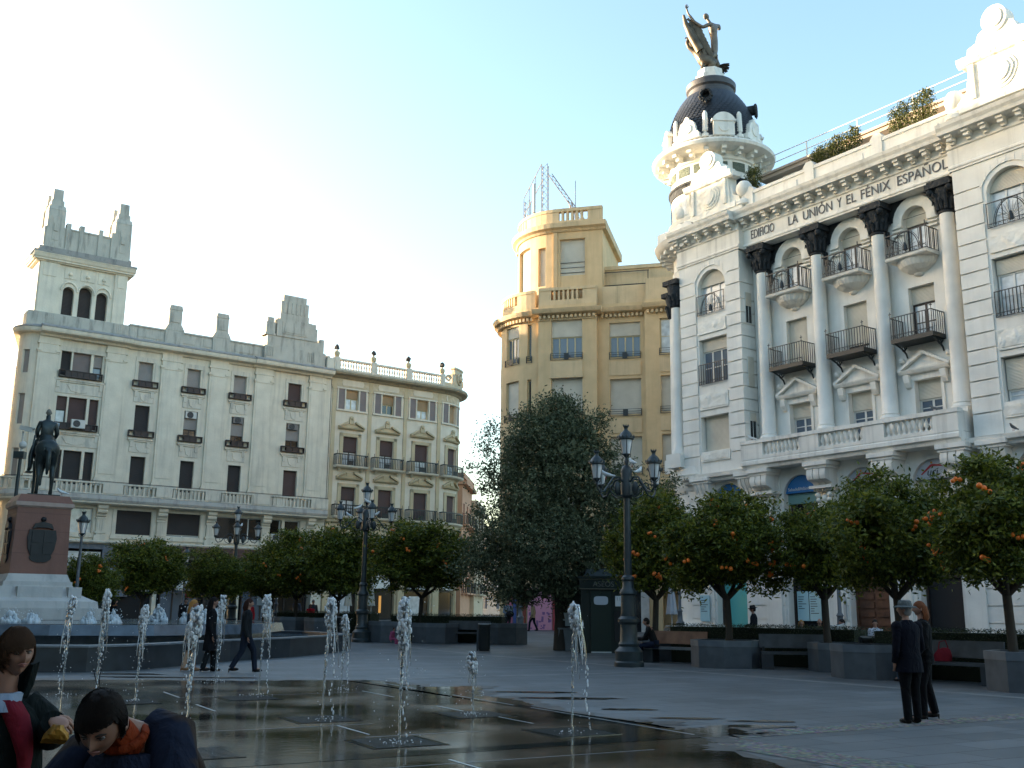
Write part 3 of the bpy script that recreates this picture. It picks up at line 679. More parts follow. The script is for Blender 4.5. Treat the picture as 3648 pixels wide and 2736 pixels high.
def build_cream():
    root = thing('tower_building', 'cream building with a square corner tower pierced by three dark arches', 'building', (-15.5, 85, 0), rad(35.7))
    fb = facade(-22.6, 1.2, 104, True); mp, br = fb; NW = lambda: MB(mp, br); ST = lambda: MB(facade()[0])
    cols = [(-15.6, -14.52), (-11.9, -10.84), (-8.15, -7.1), (-3.53, -2.34)]
    tri = [(-21.12, -20.42), (-20.3, -19.06), (-18.87, -18.24)]
    rows = [(10.0, 12.4), (14.0, 16.27), (17.8, 19.6)]
    holes = [(a, b, z0, z1) for a, b in cols+tri for z0, z1 in rows]
    side = [(-23.75, -23.25)]
    holes += [(a, b, z0, z1) for a, b in side for z0, z1 in ((10.1, 12.3), (14., 16.2), (17.7, 19.4))]
    lowh = [(-19.35, -17.9), (-16.22, -13.72), (-12.52, -10.05), (-8.76, -3.5), (-4.4, -1.87)]
    holes += [(a, b, 6.63, 8.38) for a, b in lowh]
    m = NW(); m.wall(-36, .3, 5.9, 20.7, holes, 0, .32)
    m.wall(-36, .3, 0, 5.9, [(-22, -13.2, .2, 5.7), (-12.9, -7.2, .2, 5.0), (-6.6, -.6, .2, 5.0)], 0, .9)
    m.build('wall', CREAM, root)
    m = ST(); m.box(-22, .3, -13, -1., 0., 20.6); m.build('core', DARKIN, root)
    # pilasters and panels
    for a, b in ((-22.75, -21.35), (-18.05, -16.6), (-13.95, -12.45), (-10.2, -8.72), (-6.45, -4.95), (-1.75, -.3)):
        m = ST(); m.box(a, b, 0, .16, 10.4, 19.3); m.box(a-.1, b+.1, 0, .24, 10.0, 10.5); m.box(a-.05, b+.05, 0, .2, 10.5, 10.62)
        m.box(a+.15, b-.15, .16, .19, 10.9, 18.9)
        m.box(a-.03, b+.03, 0, .2, 19.25, 19.4); m.box(a+.04, b-.04, 0, .2, 19.4, 19.9); m.box(a-.06, b+.06, 0, .24, 19.9, 20.05); m.box(a, b, 0, .18, 20.05, 20.6)
        for q in (a-.08, b-.22): m.box(q, q+.3, .0, .26, 19.35, 19.5)
        m.build('pilaster', CREAM, root)
    for a, b in cols+[(-21.12, -18.24)]:
        c = (a+b)/2; w_ = (b-a)/2
        for z in (13.2, 17.):
            m = ST()
            m.box(c-w_-.4, c+w_+.4, 0, .16, z+.42, z+.56); m.box(c-w_-.3, c+w_+.3, 0, .1, z+.3, z+.42)
            m.box(c-w_-.2, c+w_+.2, 0, .05, z-.5, z+.22); m.prism([(c-w_*.6, z+.14), (c+w_*.6, z+.14), (c+w_*.4, z-.3), (c, z-.42), (c-w_*.4, z-.3)], .05, .09)
            for q in (-1, 1): m.box(c+q*(w_+.05)-.12, c+q*(w_+.05)+.12, 0, .1, z-.1, z+.3)
            m.build('apron_relief', CREAM_TRIM, root)
        m = ST(); m.box(a-.25, b+.25, 0, .05, 19.6, 19.95); m.box(a-.25, a-.14, 0, .05, 18, 19.6); m.box(b+.14, b+.25, 0, .05, 18, 19.6)
        m.build('window_surround', CREAM_TRIM, root)
    # main cornice, projecting over tower and right bays
    pr = lambda o: [(o-.5, 20.45), (o+.05, 20.45), (o+.12, 20.6), (o+.6, 20.68), (o+.66, 20.8), (o+.7, 20.98), (o-.5, 21.0)]
    dr = lambda o: [(o-.5, 21.0), (o+.72, 21.0), (o+.7, 21.08), (o+.2, 21.3), (o-.5, 21.32)]
    
    for o_, a, b in ((-.2, -30, -22.7), (.3, -22.7, -16.4), (.1, -16.4, -6.7), (.25, -6.7, .2)): m = NW(); m.profile(pr(o_), a, b); m.build('cornice', CREAM, root)
    
    for o_, a, b in ((-.2, -30, -22.7), (.3, -22.7, -16.4), (.1, -16.4, -6.7), (.25, -6.7, .2)): m = NW(); m.profile(dr(o_), a, b); m.build('cornice_weathering', DIRTY, root)
    # parapet, merlons, stepped attic
    m = ST(); m.box(-16.5, .1, -.6, -.1, 21.2, 22.3); m.box(-16.5, .1, -.65, -.02, 22.3, 22.42)
    for k in range(4): a = -16.2+2.55*k; m.box(a+.3, a+2.2, -.1, -.06, 21.55, 22.15)
    m.build('parapet', WEATHER, root)
    for c in (-13.15, -9.4):
        m = ST(); m.box(c-.7, c+.7, -.75, .02, 21.25, 22.45); m.prism([(c-.75, 22.45), (c+.75, 22.45), (c+.52, 22.9), (c-.52, 22.9)], -.8, .04)
        m.box(c-.5, c+.5, -.75, -.02, 22.9, 24.1); m.prism([(c-.54, 24.1), (c+.54, 24.1), (c+.44, 24.45), (c-.44, 24.45)], -.78, 0.02); m.box(c-.34, c+.34, -.02, .03, 23.1, 23.9)
        m.build('merlon', WEATHER, root)
    m = ST(); c = -3.3
    m.box(c-2.5, c+2.9, -1., .1, 21.3, 22.5); m.box(c-2.3, c+2.4, -1., .02, 22.5, 23.4); m.box(c-1.55, c+1.5, -1.1, .1, 23.4, 24.9)
    m.box(c-1.3, c+1.25, -1.05, .04, 24.9, 25.4); m.box(c-1.25, c+1.2, -1., 0, 25.4, 26.5); m.box(c-1.05, c+1.0, -.95, -.05, 26.5, 27.05)
    for q in (-2.1, 1.65): m.box(c+q-.36, c+q+.42, -.9, .04, 23.4, 24.5); m.box(c+q-.26, c+q+.3, -.8, 0, 24.5, 24.9); m.box(c+q-.42, c+q+.48, -.95, .08, 23.4, 23.55)
    m.box(c+2.4, c+2.75, -.8, 0, 22.5, 23.7)
    for k in range(6): m.box(c-1.05+.37*k, c-1.05+.37*k+.2, 0, .05, 25.45, 26.4)
    m.box(c-1.1, c+1.1, .1, .14, 23.65, 24.7); m.box(c-.9, c+.9, .14, .17, 23.8, 24.55)
    for q in (-2., 1.6): 
        for j in range(4): m.box(c+q-.3+.16*j, c+q-.22+.16*j, .1, .16, 21.6, 22.4)
    m.build('stepped_attic', WEATHER, root)
    # tower
    m = ST(); m.box(-23.7, -16.2, -3.4, -.15, 21.2, 22.2); m.box(-23.6, -16.3, -3.3, -.2, 22.2, 22.3)
    for a in (-22.35, -17.6): 
        for j in range(4): m.box(a+.14*j, a+.14*j+.08, -.15, -.07, 21.5, 22.2)
        m.box(a-.08, a+.62, -.15, -.1, 21.35, 22.25)
    m.build('tower_plinth', WEATHER, root)
    A = [(-21.33, -20.53, 22.47, 24.65, .4), (-20.2, -19.25, 22.47, 24.85, .48), (-18.95, -18.12, 22.47, 24.65, .4)]
    tw = ST(); tw.wall(-23.15, -16.8, 22.25, 26.4, A, -.8, .4)
    tw.poly([(-23.15, -.8, 22.2), (-23.15, -3.0, 22.2), (-23.15, -3.0, 26.4), (-23.15, -.8, 26.4)]); tw.poly([(-16.8, -.8, 22.2), (-16.8, -3.0, 22.2), (-16.8, -3.0, 26.4), (-16.8, -.8, 26.4)])
    tw.poly([(-23.15, -3.0, 22.2), (-16.8, -3.0, 22.2), (-16.8, -3.0, 26.4), (-23.15, -3.0, 26.4)])
    for a, b in ((-23.05, -21.75), (-17.75, -16.85)): tw.box(a, b, -.8, -.68, 22.3, 26.3); tw.box(a+.2, b-.2, -.68, -.64, 25.2, 26.2)
    for a, b in ((-21.35, -20.5), (-20.2, -19.2), (-18.95, -18.1)):
        tw.box(a, b, -.8, -.76, 25.25, 26.1); tw.ball(((a+b)/2, -.74, 25.6), .16, 8, 6); tw.box((a+b)/2-.06, (a+b)/2+.06, -.77, -.7, 25.3, 25.75)
        c = (a+b)/2; tw.tube([(c+.58*cos(t), -.76, 24.3+.68*sin(t)) for t in [PI*k/12 for k in range(13)]], .07, 6)
    tw.box(-23.55, -16.4, -3.5, -.45, 26.35, 26.5); tw.box(-23.4, -16.55, -3.3, -.6, 26.25, 26.35)
    tower = tw.build('tower', CREAM, root)
    m = ST(); m.profile([(-.9, 26.5), (-.38, 26.5), (-.3, 26.7), (-.24, 26.8), (-.3, 26.85), (-.9, 26.85)], -23.62, -16.35); m.box(-23.62, -16.35, -3.6, -.9, 26.5, 26.84); m.build('tower_cornice', CREAM, root)
    m = ST(); m.box(-23.66, -16.3, -3.6, -.26, 26.85, 26.98); m.box(-23.3, -16.7, -3.4, -.6, 26.98, 27.4); m.build('tower_ledge', DIRTY, root)
    m = ST()
    for a, b in ((-21.28, -20.58), (-20.15, -19.3), (-18.9, -18.17)): m.box(a-.1, b+.1, -1.25, -1.2, 22.4, 24.9)
    m.build('louvre', slatted('dark_louvre', (.035, .025, .022), .1), tower)
    m = ST()
    for q in (-.8, -3.6): m.box(-22.6, -17.2, q-.4, q, 27.3, 29.0); m.box(-22.6, -17.2, q-.45, q+.05, 29.0, 29.12)
    for q in (-23.05, -17.3): m.box(q, q+.4, -3.6, -.8, 27.3, 29.)
    for s_ in (-21.55, -20.6, -19.25, -18.3): m.box(s_, s_+.32, -1.25, -.7, 27.3, 29.5); m.box(s_, s_+.32, -4.1, -3.5, 27.3, 29.4)
    m.build('tower_parapet', WEATHER, root)
    for x, q in ((-22.3, -1.35), (-17.45, -1.35), (-22.35, -3.0), (-17.5, -3.0)):
        m = ST(); f = lambda h, z0, z1, i=0.: m.plan([(x-h, -q-h), (x+h, -q-h), (x+h, -q+h), (x-h, -q+h)], z0, z1, i) if False else m.plan([(x-h, q-h), (x+h, q-h), (x+h, q+h), (x-h, q+h)], z0, z1, i)
        f(.74, 27., 27.5); f(.64, 27.5, 30.4, .06); f(.62, 30.4, 30.75, .12); f(.46, 30.75, 31.2, .05); f(.36, 31.2, 32.1, .06)
        m.prism([(x-.22, 28.)]+[(x-.22, 28.1)]+arch_pts(x-.22, x+.22, 29.7, .22)+[(x+.22, 28.)], q+.6, q+.66); m.box(x-.14, x+.14, q+.6, q+.74, 28.7, 29.3)
        m.build('pinnacle', WEATHER, root)
    # windows
    GL = [BLBROWN, BLDARK, BLMAUVE]
    for i, (a, b) in enumerate(cols):
        window(root, fb, a, b, 10.0, 12.4, -.3, FRD, GLASSD, BLDARK if i < 3 else BLBROWN, 1)
        window(root, fb, a, b, 14.0, 16.27, -.3, FRD, GLASSD, BLDARK if i == 0 else BLGREY, (1, .62, .66, .62)[i], 0, 2)
        window(root, fb, a, b, 17.8, 19.6, -.3, FRD, GLASSD, BLGREY if i < 3 else BLBROWN, 1)
        balconette(root, a-.4, b+.4, 17.66, 18.12, .02); balconette(root, a-.4, b+.4, 13.86, 14.32, .02)
    for i, (a, b) in enumerate(tri):
        window(root, fb, a, b, 10.0, 12.4, -.3, FRD, GLASSD, BLDARK, 1)
        window(root, fb, a, b, 14.0, 16.27, -.3, FRD, CURT, BLBROWN, (.42, 1, 1)[i], 0, 1)
        window(root, fb, a, b, 17.8, 19.6, -.3, FRD, GLASSB, (BLDARK, BLMAUVE, BLGREY)[i], (1, 1, .5)[i], 0, 1)
    balconette(root, -21.2, -18.2, 17.66, 18.16, .02); balconette(root, -21.2, -18.2, 13.86, 14.34, .02)
    for a, b in side:
        for z0, z1 in ((10.1, 12.3), (14., 16.2), (17.7, 19.4)): window(root, fb, a, b, z0, z1, -.2, FRD, GLASSD, BLGREY, 1)
    for i, (a, b) in enumerate(lowh):
        window(root, fb, a, b, 6.63, 8.38, -.28, FRW, CURT if i == 0 else GLASSD, BLDARK, (0, .98, .9, .0, 0)[i], 0, 2)
        m = ST(); m.box(a-.3, a-.05, 0, .06, 6.5, 8.45); m.box(b+.05, b+.3, 0, .06, 6.5, 8.45); m.box(a-.4, b+.4, 0, .12, 6.3, 6.5); m.build('window_surround', CREAM, root)
    # balcony slab and balustrade
    m = NW(); m.profile([(0, 8.62), (.5, 8.62), (.86, 8.7), (.9, 8.82), (0, 8.84)], -30, .1); m.build('balcony_soffit', CREAM, root)
    m = NW(); m.profile([(0, 8.84), (.92, 8.84), (.98, 9.0), (.9, 9.3), (0, 9.32)], -30, .1); m.build('balcony_slab', stone('stained_slab', (.42, .40, .36), (.13, .13, .13), .8, zs=.5), root)
    m = NW(); m.box(-30, .1, .62, .94, 10.08, 10.2); m.box(-30, .1, .66, .9, 9.32, 9.42)
    for a, b in ((-24.5, -23.6), (-22., -21.2), (-17.6, -16.2), (-13.8, -12.6), (-10.1, -8.9), (-6.3, -4.9), (-1.4, .1)): m.box(a, b, .62, .94, 9.42, 10.08)
    bl = m.build('balustrade', CREAM_TRIM, root)
    for a, b in ((-27, -24.5), (-23.6, -22), (-21.2, -17.6), (-16.2, -13.8), (-12.6, -10.1), (-8.9, -3.5), (-4.9, -1.4)):
        n = int((b-a)/.3); m = NW()
        for k in range(n): s = a+(b-a)*(k+.5)/n; m.box(s-.07, s+.07, .7, .86, 9.42, 10.08)
        m.build('balusters', CREAM_TRIM, bl)
    m = NW(); m.box(-30, .12, .8, .84, 10.26, 10.3); m.box(-30, .12, .62, .94, 10.2, 10.215); m.build('handrail', IRONB, bl)
    for a, b in ((-17.7, -17.), (-13.37, -12.68), (-9.63, -8.94), (-5.2, -4.5), (-1.35, -.7), (-21.6, -20.9)):
        m = ST(); m.profile([(0, 7.75), (.25, 7.85), (.3, 8.0), (.5, 8.08), (.55, 8.2), (.45, 8.3), (.6, 8.4), (.62, 8.62), (0, 8.62)], a, b)
        m.box(a+.06, b-.06, 0, .2, 6.5, 7.75); m.box(a-.02, b+.02, 0, .26, 7.66, 7.78); m.box(a-.04, b+.04, 0, .26, 6.62, 6.74)
        for j in range(3): m.box(a+.14+.16*j, a+.22+.16*j, .2, .23, 6.85, 7.6)
        m.box(a-.06, b+.06, 0, .24, 6., 6.5); m.build('corbel', CREAM, root)
    m = ST(); m.profile([(0, 5.92), (.3, 5.94), (.34, 6.04), (.2, 6.12), (0, 6.14)], -22, .1); m.build('string_course', CREAM_TRIM, root)
    # shops
    m = ST(); m.box(-13.1, -.1, .05, .5, 5.15, 5.9); f = m.build('shop_fascia', plain('maroon_fascia', (.075, .035, .032), .5), root)
    m = ST(); m.box(-13.1, -.1, .5, .56, 5.5, 5.56); m.build('fascia_trim', plain('dull_red', (.14, .07, .06), .5), f)
    o = text_mesh('V', .5, .01, SIGNW, 'lettering', f, face_text(-12.5, .53, 5.25)) 
    m = ST(); m.box(-22, -13.2, -.25, .02, 5.5, 5.86); m.box(-17., -15.0, -.3, .05, 2.2, 5.5); m.build('stone_cladding', plain('blue_grey_stone', (.11, .13, .16), .5, var=.35), root)
    for a, b in ((-19.6, -17.1), (-14.9, -13.3)):
        window(root, facade(), a, b, 2.6, 5.3, -.1, ACW, CURT, BLGREY, 0, 0, 2, 1, 'shop_window', .12)
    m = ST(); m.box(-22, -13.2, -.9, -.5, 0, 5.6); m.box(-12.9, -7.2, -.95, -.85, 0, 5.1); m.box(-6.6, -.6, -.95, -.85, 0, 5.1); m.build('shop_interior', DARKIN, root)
    for i, (a, b) in enumerate(((-12.5, -9.6), (-9.2, -7.4), (-6.2, -3.8), (-3.5, -.9))):
        window(root, facade(), a, b, .3, 3.2, -.6, FRD, GLASSD if i % 2 else GLASSB, BLGREY, 0, 0, 3, 1, 'shop_window', .1)
    for i, (s, z, w_, h) in enumerate(((-10.6, 2.2, .8, 1.2), (-4.9, 1.7, 1.1, .8))):
        m = ST(); m.box(s, s+w_, -.52, -.5, z, z+h); m.build('shop_poster', plain('poster_%s' % 'ab'[i], ((.35, .03, .05), (.25, .28, .30))[i], .6), root)
    for s in (-10.9, -3.9, -2.8): 
        m = ST(); m.profile([(.05, 3.0), (1.3, 2.7), (1.3, 2.9), (.05, 3.5)], s-1., s+1.); m.build('shop_awning', plain('cream_awning', (.42, .42, .38), .8), root)
    return root
build_cream()

def build_ochre():
    root = thing('curved_building', 'ochre and cream building with a curved corner, urns and iron balconies', 'building', (-15.5, 85, 0), rad(35.7))
    fb = facade(11.2, 3.5, 90); mp, br = fb; NW = lambda: MB(mp, br)
    C4 = [2.3, 5.78, 9.28, 12.75, 16.1]
    holes = []
    for c in C4: holes += [(c-.6, c+.6, 18.05, 19.72), (c-.66, c+.66, 13.2, 15.7), (c-.66, c+.66, 9.0, 11.45)]
    m = NW(); m.wall(.35, 24, 8.0, 20.8, holes, 0, .3); m.build('wall', PALE, root)
    m = NW(); m.wall(.35, 24, 0, 8.0, [(c-1.28, c+1.28, 0., 7.6) for c in C4], 0, .5); m.build('ground_storey_wall', OCHRE, root)
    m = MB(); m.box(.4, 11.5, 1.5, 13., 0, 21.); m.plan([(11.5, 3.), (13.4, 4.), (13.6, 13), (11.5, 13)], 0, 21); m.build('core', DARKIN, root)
    m = MB(); m.mp = None; m.box(.35, 11.3, 1., 13, 21., 21.15); m.plan([(11.3, 2.2), (13., 3), (13.8, 4.5), (14, 13), (11.3, 13)], 21., 21.15); m.build('roof', plain('roof_deck', (.3, .28, .25), .9), root)
    for a, b in ((.46, .8), (3.88, 4.22), (7.38, 7.72), (10.86, 11.2), (14.3, 14.65)):
        m = NW(); m.box(a-.08, b+.08, 0, .1, 0, 8.); m.box(a, b, 0, .08, 8., 20.6); m.box(a-.06, b+.06, 0, .16, 8., 8.6); m.box(a-.05, b+.05, 0, .12, 19.7, 19.9); m.build('pilaster', OCHRE, root)
    m = NW(); m.box(.35, 20, 0, .06, 19.95, 20.62); m.build('frieze', CARVE_O, root)
    for c in C4[:4]:
        m = NW(); m.prism([(c-.95, 20.05), (c+.95, 20.05), (c+1.05, 20.3), (c+.95, 20.55), (c-.95, 20.55), (c-1.05, 20.3)], .06, .1); m.build('frieze_panel', PALE, root)
    m = NW(); m.profile([(0, 20.6), (.15, 20.65), (.3, 20.8), (.75, 20.9), (.85, 21.05), (.8, 21.2), (0, 21.3)], .3, 24); m.build('cornice', stone('stained_cornice', (.36, .31, .22), (.12, .12, .11), .85, zs=.6), root)
    m = NW(); m.box(.35, 11., .0, .34, 21.25, 21.45); m.box(.35, 11., -.02, .36, 22.15, 22.3)
    for a, b in ((.36, .84), (3.85, 4.35), (7.35, 7.88), (10.9, 11.35)): m.box(a, b, -.05, .4, 21.25, 22.38)
    m.box(-.3, .36, 0, .34, 21.3, 22.2)
    bl = m.build('balustrade', CREAM_TRIM, root)
    for a, b in ((.84, 3.85), (4.35, 7.35), (7.88, 10.9)):
        m = NW()
        for k in range(12): baluster(m, a+(b-a)*(k+.5)/12, .17, 21.45, .7, 1.1)
        m.build('balusters', CREAM_TRIM, bl, 50)
    for s in (.6, 4.1, 7.6, 11.12):
        m = NW(); x, y, _ = mp(s, .17, 0); m.mp = None
        m.lathe([(.14, 22.38), (.2, 22.45), (.27, 22.7), (.24, 22.85), (.12, 22.9), (.08, 22.98), (.1, 23.03)], 14, (x, y)); u = m.build('urn', OCHRE, root, 50)
        m = MB(); rr = random.Random(int(s*10))
        for k in range(26):
            a = 2*PI*rr.random(); t = rr.random(); m.ball((x+.16*cos(a)*t, y+.16*sin(a)*t, 23.12+.32*rr.random()*(1-.4*t)), .11, 7, 5)
        m.build('urn_finial', plain('dark_finial', (.06, .055, .05), .8), u, 40)
    # curved corner cartouche
    m = NW(); m.box(11.3, 15.8, -.1, .3, 21.25, 21.7)
    m.box(12.2, 14.4, -.1, .3, 21.7, 22.6); m.box(12.5, 14.1, -.1, .34, 22.6, 23.1); m.box(12.35, 14.25, -.12, .4, 23.1, 23.25)
    for q, dz in ((11.75, 0), (14.85, 0)): m.tube([(q+.32*cos(t)*(1-t/12), .3, 22.1+.32*sin(t)*(1-t/12)) for t in [k*.5 for k in range(18)]], .09, 6)
    m.tube([(13.3+.4*cos(t), .36, 22.3+.5*sin(t)) for t in [2*PI*k/14 for k in range(15)]], .1, 6); m.ball((13.3, .36, 22.3), .28, 10, 8)
    m.build('corner_cartouche', CARVE_O, root, 50)
    for i, c in enumerate(C4[:4]):
        # attic storey window group
        m = NW()
        for q in (-1.42, -.72, .60, 1.30): m.box(c+q, c+q+.12, 0, .1, 18.0, 19.78)
        m.box(c-1.5, c+1.5, 0, .14, 19.76, 19.9); m.box(c-1.5, c+1.5, 0, .14, 17.86, 18.0); m.build('window_surround', PALE, root)
        for q in (-1.3, .72): window(root, fb, c+q, c+q+.58, 18.0, 19.76, .01, FRC, GLASSD, BLMAUVE, 1)
        window(root, fb, c-.6, c+.6, 18.05, 19.72, -.26, FRC, (CURT, GLASSD, CURT, GLASSD)[i], BLTAN, (.42, .48, .52, 1)[i], 0, 2)
        for zb, z1, ped in ((13.2, 15.7, 16.4), (9.0, 11.45, 12.15)):
            window(root, fb, c-.66, c+.66, zb, z1, -.26, FRD, CURT, BLBROWN, (.5, .5, .55, .6)[i] if zb > 12 else (.42, .9, .95, .9)[i], 0, 2, 2)
            m = NW(); m.box(c-1., c-.68, 0, .08, zb-.1, z1+.3); m.box(c+.68, c+1., 0, .08, zb-.1, z1+.3); m.box(c-1., c+1., 0, .08, z1+.02, z1+.3)
            m.build('window_surround', OCHRE, root)
            m = NW(); m.profile([(0, ped-.12), (.25, ped-.06), (.32, ped+.04), (0, ped+.06)], c-1.2, c+1.2)
            for q in (-1, 1): m.prism([(c+q*1.2, ped+.06), (c+q*1.2, ped+.18), (c+q*.4, ped+.6), (c+q*.4, ped+.44)], 0, .3)
            m.prism([(c-.9, ped+.06), (c+.9, ped+.06), (c+.3, ped+.42), (c-.3, ped+.42)], 0, .1)
            if zb > 12: m.box(c-.2, c+.2, 0, .2, ped+.4, ped+.8); m.ball((c, .12, ped+.9), .2, 8, 6)
            else: m.box(c-.25, c+.25, 0, .14, ped+.2, ped+.5)
            m.build('pediment', OCHRE, root)
            zs = zb-.2; w_ = 1.5
            m = NW(); m.profile([(0, zs), (.5, zs), (.62, zs+.08), (.66, zs+.2), (0, zs+.22)], c-w_, c+w_)
            for q in (-1.1, 1.0): m.profile([(0, zs-.3), (.2, zs-.2), (.4, zs), (0, zs)], c+q, c+q+.14)
            sb = m.build('balcony_slab', PALE, root)
            m = NW(); railing(m, c-w_+.04, c+w_-.04, .02, .62, zs+.24, zs+1.15, .16, .018, True, .09)
            for q in (-w_+.05, w_-.08): m.box(c+q, c+q+.03, .59, .62, zs+1.15, zs+1.4)
            m.box(c-.45, c+.1, .58, .6, zs+.26, zs+.62)
            m.build('balcony_railing', IRON, sb)
    m = NW(); m.profile([(0, 8.45), (.35, 8.5), (.4, 8.7), (.5, 8.78), (0, 8.82)], .3, 18); m.build('string_course', OCHRE, root)
    m = NW(); m.box(.35, 18, 0, .1, 8.05, 8.4); m.build('carved_band', CARVE_O, root)
    for c in C4[:4]:
        m = NW(); m.box(c-1.28, c+1.28, -.5, -.44, 0, 7.6); f = m.build('shop_window', plain('maroon_panel', (.035, .020, .018), .5), root)
        m = NW(); m.box(c-1.1, c+1.1, -.3, -.2, 0, 3.0); m.build('pane', GLASSD, f)
        m = NW(); m.prism([(c-.95, 6.5)]+arch_pts(c-.95, c+.95, 6.55, .55)+[(c+.95, 6.5)], -.4, .1)
        m.box(c-1.05, c+1.05, -.4, .16, 6.38, 6.5); m.box(c-.8, c+.8, -.4, .0, 3.2, 6.4); m.tube([(c, -.1, 7.1), (c, -.1, 7.2), (c, -.1, 7.28), (c, -.1, 7.4), (c, -.1, 7.6)], [.16, .08, .15, .14, .03], 8)
        for q in (-.3, .1): m.prism([(c+q+.1+.13*cos(t), 6.82+.13*sin(t)) for t in [2*PI*k/10 for k in range(10)]], .1, .14)
        p_ = m.build('shop_portal', WHITE, root)
        m = NW(); m.prism([(c+.28*cos(t), 5.85+.34*sin(t)) for t in [2*PI*k/16 for k in range(16)]], .0, .03); m.build('portal_oculus', DARKIN, p_)
        m = NW(); m.box(c-.7 if abs(c-5.78) > .1 else c-.1, c+.7 if abs(c-5.78) > .1 else c+.12, -.19, -.15, .3 if abs(c-5.78) > .1 else 1.2, 2.6); m.build('shop_display', WARM if abs(c-5.78) < .1 else CURT, f) if abs(c-12.75) > .1 else None
    return root
build_ochre()
# ---------------------------------------------------------------- yellow building across the side street
def build_yellow():
    root = thing('yellow_building', 'tall yellow building with a rounded turret and blinds behind the dark tree', 'building', (5.28, 64, 0), math.atan2(-.25, .968))
    fb = facade(-3.9, 3.5, 100, True); mp, br = fb; NW = lambda: MB(mp, br); ST = lambda: MB(facade()[0])
    rows = [17.4-3.72*k for k in range(5)]
    bays = [(-2.86, -.82, 0.), (.86, 2.85, -.5), (4.15, 6.2, 0.)]
    hb = [(-2.86, -.82, z, z+2.55) for z in rows[:4]]
    arc = [(-6.75, -5.35), (-4.62, -4.3), (-9.5, -8.)]
    ha = [(a, b, z, z+2.5) for a, b in arc for z in rows[:4]]
    m = NW(); m.wall(-20, -3.72, 3.2, 21, ha, -.35, .3); m.build('corner_wall', YEL, root)
    m = ST(); m.wall(-3.72, .12, 3.2, 21, hb, 0, .3); m.wall(.12, 3.2, 3.2, 21, [(.86, 2.85, z, z+2.3) for z in rows[:4]], -.5, .3)
    m.wall(3.2, 9., 3.2, 21, [(4.15, 6.2, z, z+2.3) for z in rows[:4]], 0, .3)
    m.box(-3.72, -3.5, -1.2, -.001, 0, 21); m.box(-.08, .12, -.5, -.001, 0, 21); m.box(3.2, 3.35, -.5, -.001, 0, 21)
    m.build('wall', YEL, root)
    m = ST(); m.wall(-6.1, 9., 0, 3.2, [(-2.7, -1, 0, 2.8), (.9, 2.8, 0, 2.8), (4., 6, 0, 2.8)], -.02, .4); m.box(-3.2, 9, -15, -1.5, 0, 20.5); m.box(-6.2, -3.2, -15, -4., 0, 20.5); m.build('core', YEL, root)
    # shallow pilasters and aprons
    for z in rows[:4]:
        m = ST(); m.box(-2.9, -.8, 0, .06, z-1.2, z-.22); m.box(-2.95, -.75, 0, .14, z-1.32, z-1.2); m.build('apron_panel', YELT, root)
        m = ST(); m.box(.84, 2.87, -.5, -.44, z-1.2, z-.3); m.build('apron_panel', YELT, root)
        m = ST(); m.box(4.1, 6.25, 0, .06, z-1.2, z-.3); m.build('apron_panel', YELT, root)
    def dent(m, a, b, o, z, st=.28):
        n = int((b-a)/st)
        for k in range(n): s = a+(b-a)*(k+.5)/n; m.box(s-.08, s+.08, o, o+.26, z-.2, z)
    pr = lambda o: [(o-.4, 20.25), (o+.1, 20.28), (o+.42, 20.36), (o+.5, 20.5), (o+.55, 20.62), (o-.4, 20.7)]
    m = ST(); m.profile(pr(.05), -4.05, .5); m.profile(pr(-.45), .5, 3.1); m.profile(pr(.05), 3.1, 9.1); dent(m, -3.7, .12, 0, 20.25); dent(m, .3, 3.1, -.5, 20.25); dent(m, 3.3, 9, 0, 20.25)
    m.box(-3.75, .15, 0, .08, 19.95, 20.05); m.build('cornice', YELT, root)
    m = NW(); m.profile(pr(-.3), -16, -4.05); dent(m, -14, -4.1, -.35, 20.25); m.build('corner_cornice', YELT, root)
    def slots(m, a, b, o0, o1, z0, z1, za, zb, s0, s1, n):
        m.box(a, b, o0, o1, z0, za); m.box(a, b, o0-.03, o1+.04, zb, z1); w_ = (s1-s0)/n
        m.box(a, s0, o0, o1, za, zb); m.box(s1, b, o0, o1, za, zb)
        for k in range(n-1): m.box(s0+w_*(k+.55), s0+w_*(k+1), o0, o1, za, zb)
    m = ST(); slots(m, -3.72, .12, -.4, -.05, 20.7, 22.2, 21.35, 22.0, -2.9, -.8, 7); m.box(.12, 3.3, -.9, -.6, 20.7, 22.2); m.box(3.3, 9, -.4, -.05, 20.7, 22.4); m.build('parapet', YELT, root)
    m = NW(); slots(m, -14, -4.05, -.75, -.4, 20.7, 22.2, 21.35, 22.0, -7.6, -5.6, 7); m.build('corner_parapet', YELT, root)
    # turret
    ft = facade(-2.5, 4.2, 120, True); mt, bt = ft; TW = lambda: MB(mt, bt); o = -.65
    th = [(-2.43, -.74, 21.2, 25.72), (-4.3, -3.6, 22.6, 25.3), (-7.2, -5.2, 21.3, 25.6), (-9.5, -8.2, 21.3, 25.6)]
    m = TW(); m.wall(-13, .45, 20.6, 26.3, th, o, .35); m.poly([(.45, o, 20.6), (.45, o-7, 20.6), (.45, o-7, 26.3), (.45, o, 26.3)]); m.box(-2.9, -2.6, o, o+.1, 21, 26.2); m.box(-.6, .4, o, o+.06, 21, 25.3); m.build('turret_wall', YEL, root)
    m = TW(); m.profile([(o-.3, 26.2), (o+.1, 26.22), (o+.2, 26.35), (o+.42, 26.45), (o+.46, 26.75), (o-.3, 26.85)], -13, .72); m.box(.45, .72, o-7, o-.3, 26.25, 26.8); m.build('turret_cornice', YELT, root)
    m = TW(); slots(m, -13, .45, o-.3, o, 26.8, 27.9, 27.05, 27.68, -2.5, -.55, 6); m.build('turret_parapet', YELT, root)
